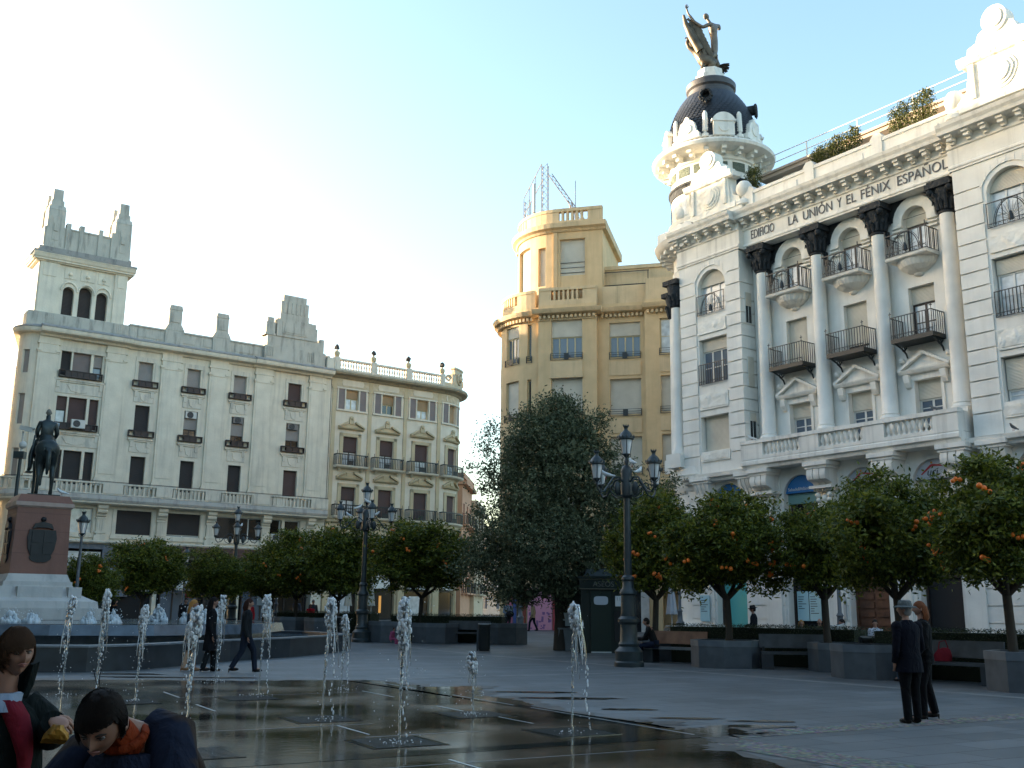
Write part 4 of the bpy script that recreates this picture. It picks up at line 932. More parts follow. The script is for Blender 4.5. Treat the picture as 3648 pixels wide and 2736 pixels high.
    m = TW(); m.box(-8.5, -5., o+.001, o+.02, 27.05, 27.6) if False else None
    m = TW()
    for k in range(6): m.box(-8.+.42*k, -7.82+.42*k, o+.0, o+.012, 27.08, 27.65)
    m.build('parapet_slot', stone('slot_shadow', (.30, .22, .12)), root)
    m = MB(); m.plan([(-2.5, .7), (.4, .7), (.4, 7.6), (-2.5, 8.5), (-5.5, 7.5), (-6.4, 4.5), (-5, 1.6)], 26.2, 26.5); m.build('turret_roof', YELT, root)
    window(root, ft, -2.43, -.74, 23.2, 25.72, o-.3, FRC, CURT, BLPALE, 1); m = TW(); m.box(-2.43, -.74, o-.3, o-.1, 21.2, 23.2); m.build('turret_panel', YEL, root)
    m = TW()
    for z in (23.4, 23.75, 24.1): m.box(-2.43, -.74, o-.22, o-.2, z, z+.03)
    m.build('turret_rail', IRON, root)
    for a, b, z0, z1, _ in [t+(0,) for t in th[1:]]: window(root, ft, a, b, z0, z1, o-.3, FRC, CURT, BLPALE, 1)
    # setback roof block with an iron frame
    m = ST(); m.box(.3, 9, -7, -1.5, 20.7, 23.6); m.box(.2, 9, -7.1, -1.4, 23.6, 23.85); m.build('roof_block', YELT, root)
    m = ST()
    for z in (22.45, 23.35): m.box(.35, 3.4, -1.3, -1.25, z, z+.05)
    for s in (.35, 3.3): m.box(s, s+.05, -1.3, -1.25, 22.45, 23.4)
    m.build('roof_rail', IRONB, root)
    # windows
    for i, z in enumerate(rows[:4]):
        window(root, facade(), -2.86, -.82, z-.1 if i == 0 else z, z+2.55, -.28, FRC, GLASSB, BLPALE, .42 if i == 0 else 1., 0, 4)
        window(root, facade(), .86, 2.85, z, z+2.3, -.78, FRC, GLASSB, BLPALE, .38 if i == 0 else 1., 0, 4)
        window(root, facade(), 4.15, 6.2, z, z+2.3, -.28, FRC, CURT, BLPALE, 0 if i == 0 else 1., 0, 3, 2)
        for (a, b), sh in zip(arc, (.3, 0, .5)): window(root, fb, a, b, z, z+2.5, -.6, FRC, GLASSB if b-a > 1 else GLASSD, BLPALE, sh if i == 0 else (1. if b-a > 1 else 0), 0, 3 if b-a > 1 else 1)
        for a, b, oo, f_ in ((-2.9, -.8, 0, facade()), (.84, 2.87, -.5, facade()), (4.1, 6.25, 0, facade()), (-6.85, -5.3, -.35, fb), (-4.68, -4.25, -.35, fb)):
            m = MB(*f_); q = z-.12
            for j in range(4): m.box(a, b, oo+.06, oo+.085, q+.14*j, q+.14*j+.025)
            for s in (a, b-.03): m.box(s, s+.03, oo, oo+.09, q, q+.45)
            if b-a > 1: m.box((a+b)/2-.16, (a+b)/2+.16, oo+.085, oo+.1, q+.02, q+.42)
            m.build('window_railing', IRON, root)
    # shop front: pink hoarding and coloured jambs
    m = ST(); m.box(-4.3, -2.75, .02, .08, .36, 2.9); pk = m.build('pink_hoarding', plain('pink_panel', (.62, .27, .36), .5), root)
    rr = random.Random(3); m = ST()
    for k in range(26):
        s = -4.25+1.3*rr.random(); z = .4+.95*rr.random(); w_ = .06+.12*rr.random(); m.box(s, s+w_, .08, .085+.003*rr.random(), z, z+.05+.16*rr.random())
    m.build('hoarding_pattern', plain('purple_print', (.22, .10, .24), .5), pk)
    for a, b, c in ((-5.6, -5.25, (.45, .13, .2)), (-5.2, -5., (.05, .08, .22)), (-4.62, -4.4, (.22, .05, .03)), (-2.7, -2.55, (.35, .05, .06)), (-2.4, -2.2, (.15, .3, .03))):
        m = ST(); m.box(a, b, .02, .14, 0.1, 2.8); m.build('shop_jamb', plain('jamb', c, .5), root)
    m = ST(); m.box(-4.95, -4.65, .01, .05, 0., 2.8); m.box(-2.52, 3.2, .01, .05, 0, 2.9); m.build('shop_window', GLASSD, root)
    m = ST(); m.box(2.7, 3.2, .05, .12, 0, 3.); m.build('shop_pillar', MARBLE, root)
    return root
build_yellow()
def build_antenna():
    # lattice masts for a rooftop sign frame, standing on the turret
    root = thing('antenna_mast', 'rusty lattice sign frame with antennas on the yellow turret roof', 'antenna frame', (5.28, 64, 0), math.atan2(-.25, .968))
    st = plain('grey_steel', (.30, .27, .26), .5, var=.4)
    def mast(name, a, b, w_, n):
        m = MB(); A = Vector(a); B = Vector(b); d = (B-A); x = Vector((w_, 0, 0)); y = Vector((0, w_, 0)); P = [A, A+x, A+x+y, A+y]
        for q in P: m.tube([q, q+d], .028, 5)
        for k in range(n):
            for i in range(4): m.tube([P[i]+d*k/n, P[(i+1) % 4]+d*(k+1)/n], .014, 4)
        m.build(name, st, root)
    mast('mast', (-4.0, 2., 26.4), (-4.0, 2., 31.9), .4, 12); mast('mast', (-5.75, 4., 26.4), (-5.75, 4., 30.2), .4, 8)
    mast('brace', (-3.6, 2.2, 31.2), (-1.0, 2.6, 27.2), .28, 12); mast('brace', (-2.2, 2.4, 29.2), (-1.75, 3., 27.), .2, 5)
    m = MB()
    for z in (1.7, .35): m.tube([(-5.75, 4., 28.6+z), (-4.0, 2., 30.2+z)], .03, 5)
    for k in range(4): t = k/3; m.tube([(-5.75+1.75*t, 4-2*t, 28.9+1.6*t), (-5.75+1.75*t, 4-2*t, 30.25+1.6*t)], .025, 5)
    m.tube([(-1.7, 2.4, 27), (-1.7, 2.4, 30.6)], .03, 5); m.tube([(-5.3, 4., 28.4), (-1.3, 3, 27.4)], .03, 5)
    m.build('cross_bar', st, root)
    m = MB(); m.lathe([(.11, 28.3), (.11, 30.4), (.05, 30.45)], 10, (-4.5, 1.9)); m.tube([(-4.5, 1.9, 27.9), (-4.5, 1.9, 28.3)], .05, 5); m.build('antenna', ACW, root)
    m = MB(); m.lathe([(.08, 27.4), (.08, 28.8), (.04, 28.85)], 10, (-5.35, 3.5)); m.tube([(-5.35, 3.5, 26.4), (-5.35, 3.5, 27.4)], .03, 5); m.build('antenna', ACW, root)
build_antenna()
def build_street():
    # houses down the side street beyond the curved corner
    data = [('pink_house', 'tall salmon pink house down the side street with iron balconies', (-4.6, 98), 13.4, 7., (.58, .32, .20), 13),
            ('cream_house', 'lower sunlit cream house further down the side street', (-3.6, 106), 11.6, 7., (.58, .46, .32), 10),
            ('white_house', 'pale house with shop signs at the end of the side street', (-1.2, 121), 10.5, 6, (.5, .5, .48), 30)]
    for n, lab, (x, y), h, wd, c, dp in data:
        root = thing(n, lab, 'house', (x, y, .4), rad(86) if n != 'white_house' else 0)
        mt = stone(n+'_render', c, amount=.25); fb = facade()
        hs = [(a, a+1., z, z+1.8) for a in (1., 3.6, 6.2) for z in (2.8, 6.2, 9.4) if z+2 < h]
        if n == 'white_house': m = MB(); m.box(-3, 3, 0, dp, 0, h); m.box(-3.1, 3.1, -.3, 0, 3.1, 3.5); m.box(-3.1, 3.1, -.2, 0, h-.4, h)
        else:
            # street front faces the gap to the right: local x runs away down the street
            m = MB(fb[0]); m.wall(0, 8.6 if n == 'pink_house' else 9.5, 0, h, [(a, a+1.2, z, z+1.9) for a in (1., 4., 6.6) for z in (2.8, 6., 9.2) if z+2.2 < h], 0, .25)
            m.box(.02, 8.6, -6, -.3, 0, h-.2); m.box(-.2, 9, -6, .45, h-.6, h-.3); m.box(-.1, 9, -6, .2, h, h+.5); m.box(0, .02, -6, 0, 0, h)
        m.build('wall', mt, root)
        if n != 'white_house':
            for a in (1., 4., 6.6):
                for z in (2.8, 6., 9.2):
                    if z+2.2 < h:
                        window(root, fb, a, a+1.2, z, z+1.9, -.22, FRD, GLASSD, slatted('rust_blind', (.30, .13, .08)), .6)
                        m = MB(fb[0]); m.box(a-.4, a+1.6, 0, .6, z-.25, z-.1); sb = m.build('balcony_slab', mt, root); m = MB(fb[0]); railing(m, a-.4, a+1.6, 0, .6, z-.1, z+.9, .16, .015); m.build('balcony_railing', IRON, sb)
            m = MB(); m.box(.5, 2.6, 1.2, 4., h, h+2.); m.build('roof_room', mt, root)
        else:
            for z in (1.2, 4.2, 7.3):
                for a in (-2.2, -.4, 1.3): window(root, fb, a, a+.9, z, z+1.8, .02, FRW, GLASSB, BLGREY, .3)
build_street()
# ---------------------------------------------------------------- unseen blocks left of and behind the view, added and sized to shade the plaza
def shade_block(name, label, x, y, rz, wd, dp, h, c):
    root = thing(name, label, 'building', (x, y, 0), rz)
    mt = stone(name+'_render', c, amount=.3); F0 = facade()
    n = int(wd/3.2); hs = [(1.+3.2*k, 2.2+3.2*k, 1.5+3.6*j, 3.6+3.6*j) for k in range(n) for j in range(int(h/3.6)) if 3.6*j+4 < h]
    m = MB(F0[0]); m.wall(0, wd, 0, h, hs, 0, .3); m.box(0, wd, -dp, -.35, 0, h); m.profile([(0, h-.6), (.5, h-.3), (.55, h), (0, h+.05)], 0, wd); m.build('wall', mt, root)
    m = MB(F0[0])
    for a, b, z0, z1 in hs: m.box(a, b, -.32, -.28, z0, z1)
    m.build('window', GLASSD, root)
for i, (t, wd, h, c) in enumerate(((-14, 13, 29.2, (.5, .45, .36)), (-1, 8, 27.4, (.55, .5, .42)), (7, 13, 26.0, (.5, .42, .3)), (20, 25, 24, (.56, .52, .45)))):
    # front faces the plaza (towards +x): local x runs from far to near
    shade_block('west_shade_block', ('unseen tallest cream block added west of the square to shade it', 'unseen pale block next to the tallest one, added to shade the square', 'unseen buff block mid west side, added to shade the square', 'unseen long white block at the near west end, added to shade the square')[i],
               -45+.5835*t, 68-.812*t, rad(-54.3)+PI, wd, 12, h, c) if False else shade_block('west_shade_block', ('unseen tallest cream block added west of the square to shade it', 'unseen pale block next to the tallest one, added to shade the square', 'unseen buff block mid west side, added to shade the square', 'unseen long white block at the near west end, added to shade the square')[i], -45+.5835*(t+wd), 68-.812*(t+wd), rad(125.7), wd, 12, h, c)
shade_block('south_shade_block', 'unseen white block left of the viewer, added to shade the near ground', -18, -15, rad(90), 45, 14, 22, (.56, .53, .47))  # unseen, added to keep the low sun off the near ground
shade_block('south_shade_block', 'unseen long block behind the viewer, added to darken the foreground', 52, -14, rad(180), 66, 12, 21, (.5, .46, .4))  # unseen, added to cut the skylight reaching the foreground figures
# ---------------------------------------------------------------- ground
def grid_sheet(name, mat, x0, x1, y0, y1, nx, ny, z=0.):
    m = MB(); I = [[m.p((x0+(x1-x0)*i/nx, y0+(y1-y0)*j/ny, gz(y0+(y1-y0)*j/ny)+z)) for i in range(nx+1)] for j in range(ny+1)]
    for j in range(ny):
        for i in range(nx): m.face((I[j][i], I[j][i+1], I[j+1][i+1], I[j+1][i]))
    return struct(m.build(name, mat))
def paving(name, c, cell=(1.15, .58), ang=29.5, wet=False):
    m, nt, b = node_mat(name); L = nt.links.new; N = nt.nodes.new
    tc = N('ShaderNodeTexCoord'); mp = N('ShaderNodeMapping'); mp.inputs['Rotation'].default_value = (0, 0, rad(-ang)); L(tc.outputs['Object'], mp.inputs['Vector'])
    br = N('ShaderNodeTexBrick'); br.inputs['Scale'].default_value = 1.; br.inputs['Brick Width'].default_value = cell[0]; br.inputs['Row Height'].default_value = cell[1]
    br.inputs['Mortar Size'].default_value = .012; br.inputs['Mortar Smooth'].default_value = .1
    k = 1.2; br.inputs['Color1'].default_value = (*[x*k for x in c], 1); br.inputs['Color2'].default_value = (*[x/k for x in c], 1); br.inputs['Mortar'].default_value = (*[x*.38 for x in c], 1)
    L(mp.outputs['Vector'], br.inputs['Vector'])
    n = N('ShaderNodeTexNoise'); n.inputs['Scale'].default_value = .35; n.inputs['Detail'].default_value = 9; n.inputs['Roughness'].default_value = .65; L(tc.outputs['Object'], n.inputs['Vector'])
    r = N('ShaderNodeValToRGB'); r.color_ramp.elements[0].position = .3; r.color_ramp.elements[1].position = .72
    r.color_ramp.elements[0].color = (.62, .62, .62, 1); r.color_ramp.elements[1].color = (1.2, 1.2, 1.2, 1); L(n.outputs['Fac'], r.inputs['Fac'])
    mx = N('ShaderNodeMixRGB'); mx.blend_type = 'MULTIPLY'; mx.inputs['Fac'].default_value = 1; L(br.outputs['Color'], mx.inputs['Color1']); L(r.outputs['Color'], mx.inputs['Color2'])
    n2 = N('ShaderNodeTexNoise'); n2.inputs['Scale'].default_value = 60; n2.inputs['Detail'].default_value = 4; L(tc.outputs['Object'], n2.inputs['Vector'])
    m2 = N('ShaderNodeMixRGB'); m2.blend_type = 'OVERLAY'; m2.inputs['Fac'].default_value = .35; L(mx.outputs['Color'], m2.inputs['Color1']); L(n2.outputs['Fac'], m2.inputs['Color2'])
    L(m2.outputs['Color'], b.inputs['Base Color'])
    if wet:
        pn = N('ShaderNodeTexNoise'); pn.inputs['Scale'].default_value = .28; pn.inputs['Detail'].default_value = 4; L(tc.outputs['Object'], pn.inputs['Vector'])
        pr = N('ShaderNodeValToRGB'); pr.color_ramp.elements[0].position = .40; pr.color_ramp.elements[1].position = .62; pr.color_ramp.elements[0].color = (.26, .30, .34, 1); L(pn.outputs['Fac'], pr.inputs['Fac'])
        px = N('ShaderNodeMixRGB'); px.blend_type = 'MULTIPLY'; px.inputs['Fac'].default_value = 1; L(m2.outputs['Color'], px.inputs['Color1']); L(pr.outputs['Color'], px.inputs['Color2']); L(px.outputs['Color'], b.inputs['Base Color'])
        # a film of water: mirror-like where it pools, rougher where slabs stand proud
        q = N('ShaderNodeTexNoise'); q.inputs['Scale'].default_value = .55; q.inputs['Detail'].default_value = 6; L(tc.outputs['Object'], q.inputs['Vector'])
        rr = N('ShaderNodeValToRGB'); rr.color_ramp.elements[0].position = .35; rr.color_ramp.elements[0].color = (.06, .06, .06, 1); rr.color_ramp.elements[1].position = .7; rr.color_ramp.elements[1].color = (.26, .26, .26, 1)
        L(q.outputs['Fac'], rr.inputs['Fac']); L(rr.outputs['Color'], b.inputs['Roughness'])
        b.inputs['Specular IOR Level'].default_value = .45
        w = N('ShaderNodeTexNoise'); w.inputs['Scale'].default_value = 7; w.inputs['Detail'].default_value = 3; L(tc.outputs['Object'], w.inputs['Vector'])
        bp = N('ShaderNodeBump'); bp.inputs['Strength'].default_value = .07; bp.inputs['Distance'].default_value = .02; L(w.outputs['Fac'], bp.inputs['Height']); L(bp.outputs['Normal'], b.inputs['Normal'])
    else:
        b.inputs['Roughness'].default_value = .55; b.inputs['Specular IOR Level'].default_value = .4
        bp = N('ShaderNodeBump'); bp.inputs['Strength'].default_value = .25; bp.inputs['Distance'].default_value = .01; L(br.outputs['Fac'], bp.inputs['Height']); bp.invert = True; L(bp.outputs['Normal'], b.inputs['Normal'])
    return m
PAVE = paving('plaza_paving', (.118, .126, .13))
grid_sheet('plaza_ground', PAVE, -120, 120, -40, 260, 4, 75)
fg_ = MB(); fg_.poly([(-2500, -2500, -.3), (2500, -2500, -.3), (2500, 3500, -.3), (-2500, 3500, -.3)]); struct(fg_.build('ground', plain('far_ground', (.1, .1, .1), .9, var=.2)))
# cobbled and pale bands set into the paving
COB = node_mat('cobble_band'); 
def cobble():
    m, nt, b = COB; L = nt.links.new; N = nt.nodes.new
    tc = N('ShaderNodeTexCoord'); v = N('ShaderNodeTexVoronoi'); v.inputs['Scale'].default_value = 16; L(tc.outputs['Object'], v.inputs['Vector'])
    r = N('ShaderNodeValToRGB'); r.color_ramp.elements[0].color = (.34, .31, .26, 1); r.color_ramp.elements[1].color = (.10, .095, .09, 1); r.color_ramp.elements[1].position = .75; L(v.outputs['Distance'], r.inputs['Fac'])
    m1 = N('ShaderNodeMixRGB'); m1.blend_type = 'MULTIPLY'; m1.inputs['Fac'].default_value = .5; L(r.outputs['Color'], m1.inputs['Color1']); L(v.outputs['Color'], m1.inputs['Color2']); L(m1.outputs['Color'], b.inputs['Base Color'])
    bp = N('ShaderNodeBump'); bp.invert = True; bp.inputs['Distance'].default_value = .03; L(v.outputs['Distance'], bp.inputs['Height']); L(bp.outputs['Normal'], b.inputs['Normal']); b.inputs['Roughness'].default_value = .7
    return m
COBM = cobble()
def band(name, p, q, w, mat, z=.004):
    P = Vector((*p, 0)); Q = Vector((*q, 0)); d = (Q-P).normalized(); n = Vector((-d.y, d.x, 0))*w/2; m = MB(); k = max(1, int((Q-P).length/2)); row = []
    for i in range(k+1):
        c = P+(Q-P)*i/k; row.append((m.p((c.x+n.x, c.y+n.y, gz(c.y+n.y)+z)), m.p((c.x-n.x, c.y-n.y, gz(c.y-n.y)+z))))
    for a, b in zip(row, row[1:]): m.face((a[0], a[1], b[1], b[0]))
    return struct(m.build(name, mat))
band('cobble_strip', (2.45, 13.35), (16, 21.2), .55, COBM)
band('cobble_strip', (2.5, 13.0), (8., 4.), .75, COBM, .006)
PALEB = plain('pale_stone_band', (.20, .20, .19), .6, var=.25)
band('pale_strip', (-4.4, 42.), (14, 13.2), .32, PALEB); band('pale_strip', (-6.2, 33.5), (7., 37.6), .22, PALEB, .006); band('pale_strip', (-2.7, 23.6), (8.2, 30.), .22, PALEB, .006)
# wet stage around the jets
def wet_sheet():
    rr = random.Random(5)
    ctrl = [(-14, 21.2), (-10.5, 21.8), (-7., 22.4), (-5.3, 22.5), (-3.6, 22.9), (-2.6, 22.7), (-1.6, 21.2), (-.6, 21.6), (-.5, 19.2), (.1, 18.4), (.5, 17.), (1.2, 15.6), (1.9, 14.9), (2.1, 14.1), (2.9, 14.5), (3.1, 13.7), (2.5, 13.25), (2.2, 12.2), (3.0, 10.4), (2.6, 8.), (2.8, 5.), (2.4, 2.5), (-6, 1.8), (-9, 6), (-13, 13)]
    pts = []
    for (a, b), (c, d) in zip(ctrl, ctrl[1:]+ctrl[:1]):
        for k in range(10):
            t = k/10; j = .14 if 1 < b < 30 else 0; pts.append((a+(c-a)*t+rr.uniform(-j, j), b+(d-b)*t+rr.uniform(-j, j), .009))
    c0 = Vector((-4, 12, 0))
    dm = MB(); dm.poly([(c0.x+(a-c0.x)*(1.05+.02*sin(i*.9))+rr.uniform(-.12, .12), c0.y+(b-c0.y)*(1.035+.015*sin(i*.6))+rr.uniform(-.05, .05), .0075) for i, (a, b, _) in enumerate(pts)]); struct(dm.build('damp_paving', paving('damp_stone', (.080, .072, .064))))
    m = MB(); m.poly(pts)
    for cx, cy, w_, h_ in ((1.1, 18.9, .9, .12), (.6, 20.2, .8, .1), (2.6, 15.6, .5, .07), (3.3, 14.6, .6, .08), (-8.6, 24.3, .9, .12), (-7.9, 23.3, 1.1, .1), (-6.2, 23.4, .8, .08), (1.9, 16.9, .5, .06), (3.6, 15.3, .5, .07)):
        m.poly([(cx+w_*cos(t)*rr.uniform(.7, 1.2), cy+h_*sin(t)*rr.uniform(.6, 1.3)*2, .0095) for t in [2*PI*k/18 for k in range(18)]])
    return struct(m.build('wet_paving', paving('wet_stone', (.150, .102, .066), wet=True)))
wet_sheet()
CH = plain('steel_channel', (.42, .44, .44), .3, metal=.3); DK = plain('dark_slab', (.018, .02, .022), .12, spec=.7)
D30 = Vector((cos(rad(29.5)), sin(rad(29.5)), 0)); DN = Vector((sin(rad(29.5)), -cos(rad(29.5)), 0))
def seg(p, l, w_=.035): q = Vector((*p, 0))+DN*l; return band('drain_line', p, (q.x, q.y), w_, CH, .013)
for p, l in (((-2.58, 22.13), 1.6), ((-1.0, 19.3), 2.2), ((.35, 17.), 4.), ((-2.73, 20.01), 1.5), ((-1.15, 17.1), 1.4), ((-.3, 15.75), 1.3), ((-2.23, 14.12), 1.1), ((-4.9, 16.9), 1.2), ((-6.2, 19.3), 1.3), ((-3.4, 10.), 1.), ((-.6, 11.1), 1.2)): seg(p, l)
for p, l in (((-3.6, 9.1), 6.), ((-3.9, 13.2), 2.4), ((-5.6, 18.1), 3.4), ((-1.7, 12.9), 1.6)):
    q = Vector((*p, 0))+D30*l; band('slab_joint', p, (q.x, q.y), .022, plain('joint', (.2, .2, .2), .5), .012)
b_ = Vector((2.35, 13.45, 0)); band('dark_channel', (b_.x, b_.y), ((b_+DN*-11).x, (b_+DN*-11).y), .3, DK, .0105)
band('dark_channel', (b_.x, b_.y), ((b_-D30*8).x, (b_-D30*8).y), .35, DK, .0115)
for k, p in enumerate(((-1.29, 12.45), (-.5, 15.8), (.79, 13.66), (-2.6, 14.9), (-3.3, 11.3), (-4.4, 18.2), (-6.1, 17.2))):
    m = MB(); m.T = Matrix.Translation((p[0], p[1], 0)) @ Matrix.Rotation(rad(29.5), 4, 'Z'); m.box(-.46, .46, -.46, .46, .0, .016)
    g = m.build('jet_grate', DK); tag(g, ('dark square grate under the tall frothing jet', 'dark square grate under the short jet', 'dark square grate under the thin arching jet at the right', 'dark square grate under the jet behind the tall one', 'dark square grate beside the crouching boy', 'far dark square grate in the wet paving', 'dark square grate left of the far one')[k], 'grate', 'fountain grates')
    m = MB(); m.T = Matrix.Translation((p[0], p[1], 0)) @ Matrix.Rotation(rad(29.5), 4, 'Z')
    for j in range(9): m.box(-.4, .4, -.4+.095*j, -.4+.095*j+.02, .016, .019)
    m.build('slot', IRON, g)
# ---------------------------------------------------------------- fountain basins and monument
WATER = node_mat('water'); 
def water():
    m, nt, b = WATER; b.inputs['Base Color'].default_value = (.10, .14, .17, 1); b.inputs['Roughness'].default_value = .06; b.inputs['Specular IOR Level'].default_value = .8
    n = nt.nodes.new('ShaderNodeTexNoise'); n.inputs['Scale'].default_value = 5; n.inputs['Detail'].default_value = 5; tc = nt.nodes.new('ShaderNodeTexCoord'); nt.links.new(tc.outputs['Object'], n.inputs['Vector'])
    bp = nt.nodes.new('ShaderNodeBump'); bp.inputs['Strength'].default_value = .6; bp.inputs['Distance'].default_value = .05; nt.links.new(n.outputs['Fac'], bp.inputs['Height']); nt.links.new(bp.outputs['Normal'], b.inputs['Normal']); return m
WATERM = water()
FOAM = plain('white_water', (.62, .67, .70), .35, var=.25, trans=.25)
def fountain():
    root = thing('fountain_basin', 'dark granite two level fountain basin round the monument', 'fountain', (-16, 36, 0))
    ox, oy = 16, -36
    out = [(-30, 30), (-17, 24.2), (-11., 24.6), (-9.8, 24.8), (-9., 26.05), (-8.6, 27.7), (-8., 30.6), (-6.9, 33.5), (-6.1, 37.), (-5.9, 39.6), (-8, 43), (-15, 46), (-28, 46)]
    inn = [(-17+(x+17)*.965, 36+(y-36)*.95) for x, y in out]
    L = lambda P: [(x+ox, y+oy) for x, y in P]
    m = MB(); a = L(out); b = L(inn); n = len(a)
    A0 = [m.p((x, y, 0)) for x, y in a]; A1 = [m.p((x, y, .6)) for x, y in a]; B1 = [m.p((x, y, .6)) for x, y in b]; B0 = [m.p((x, y, .3)) for x, y in b]
    for P, Q in ((A0, A1), (A1, B1), (B1, B0)):
        for k in range(n): m.face((P[k], P[(k+1) % n], Q[(k+1) % n], Q[k]))
    m.build('outer_wall', GRANITE_D, root)
    m = MB(); a = L([(-17+(x+17)*1.003, 36+(y-36)*1.003) for x, y in out]); A0 = [m.p((x, y, .56)) for x, y in a]; A1 = [m.p((x, y, .605)) for x, y in a]; B1 = [m.p((x, y, .605)) for x, y in b]
    for P, Q in ((A0, A1), (A1, B1)):
        for k in range(n): m.face((P[k], P[(k+1) % n], Q[(k+1) % n], Q[k]))
    m.build('wall_coping', plain('coping', (.16, .18, .20), .3, var=.2), root)
    m = MB(); m.poly([(x, y, .5) for x, y in b]); m.build('lower_water', WATERM, root)
    up = [(-28, 31), (-17, 28.4), (-12.6, 28.9), (-10.2, 29.7), (-8.9, 31.6), (-8.3, 34), (-8.6, 38), (-11, 42), (-17, 44), (-28, 43)]
    m = MB(); u = L(up); m.plan(u, .3, .72, -.01); m.plan(L([(-17+(x+17)*1.06, 36+(y-36)*1.06) for x, y in up]), .72, 1.0, .012); m.build('upper_basin', plain('blue_granite', (.075, .10, .13), .22, var=.3), root)
    m = MB(); m.poly([(x*.985, y*.985, 1.012) for x, y in u]); m.build('upper_water', WATERM, root)
    return root
fountain()
rf = random.Random(21)
def foam_jet(p, r, h, label):
    m = MB(); q = h*.8
    for k in range(90):
        a = 6.28*rf.random(); t = rf.random()**.6; rr = r*.9*t; z = q*(1-t**1.3)*rf.random()**.35
        m.ball((rr*cos(a), rr*sin(a), z), .030+.035*rf.random(), 7, 5, (1, 1, 1.1+.9*rf.random()))
    for k in range(26): a = 6.28*rf.random(); m.ball((r*1.3*rf.random()*cos(a), r*1.3*rf.random()*sin(a), h*1.1*rf.random()), .010+.012*rf.random(), 6, 4)
    o = m.build('bubbling_jet', FOAM, None, 180, (p[0], p[1], 1.0)); tag(o, label, 'water jet', 'low bubbling jets in the upper basin')
for p, r, h, l in (((-14.7, 31.2), .30, .42, 'white bubbling jet just in front of the monument steps'), ((-14.2, 31.5), .26, .36, 'white bubbling jet close behind the one before the steps'), ((-12.5, 31.5), .22, .42, 'low bubbling jet right of the monument step'), ((-11.9, 31.8), .26, .42, 'bubbling jet behind the thin column of water'), ((-12.1, 36.5), .34, .8, 'bubbling jet at the far side beside the drinking figure'), ((-10.6, 35), .32, .62, 'bubbling jet near the right end of the basin'), ((-9.9, 34.4), .25, .55, 'left of a pair of bubbling jets at the right end'), ((-9.5, 34.4), .27, .6, 'right of a pair of bubbling jets at the right end'), ((-16.9, 31.3), .3, .4, 'bubbling jet at the left edge of the picture')): foam_jet(p, r, h, l)
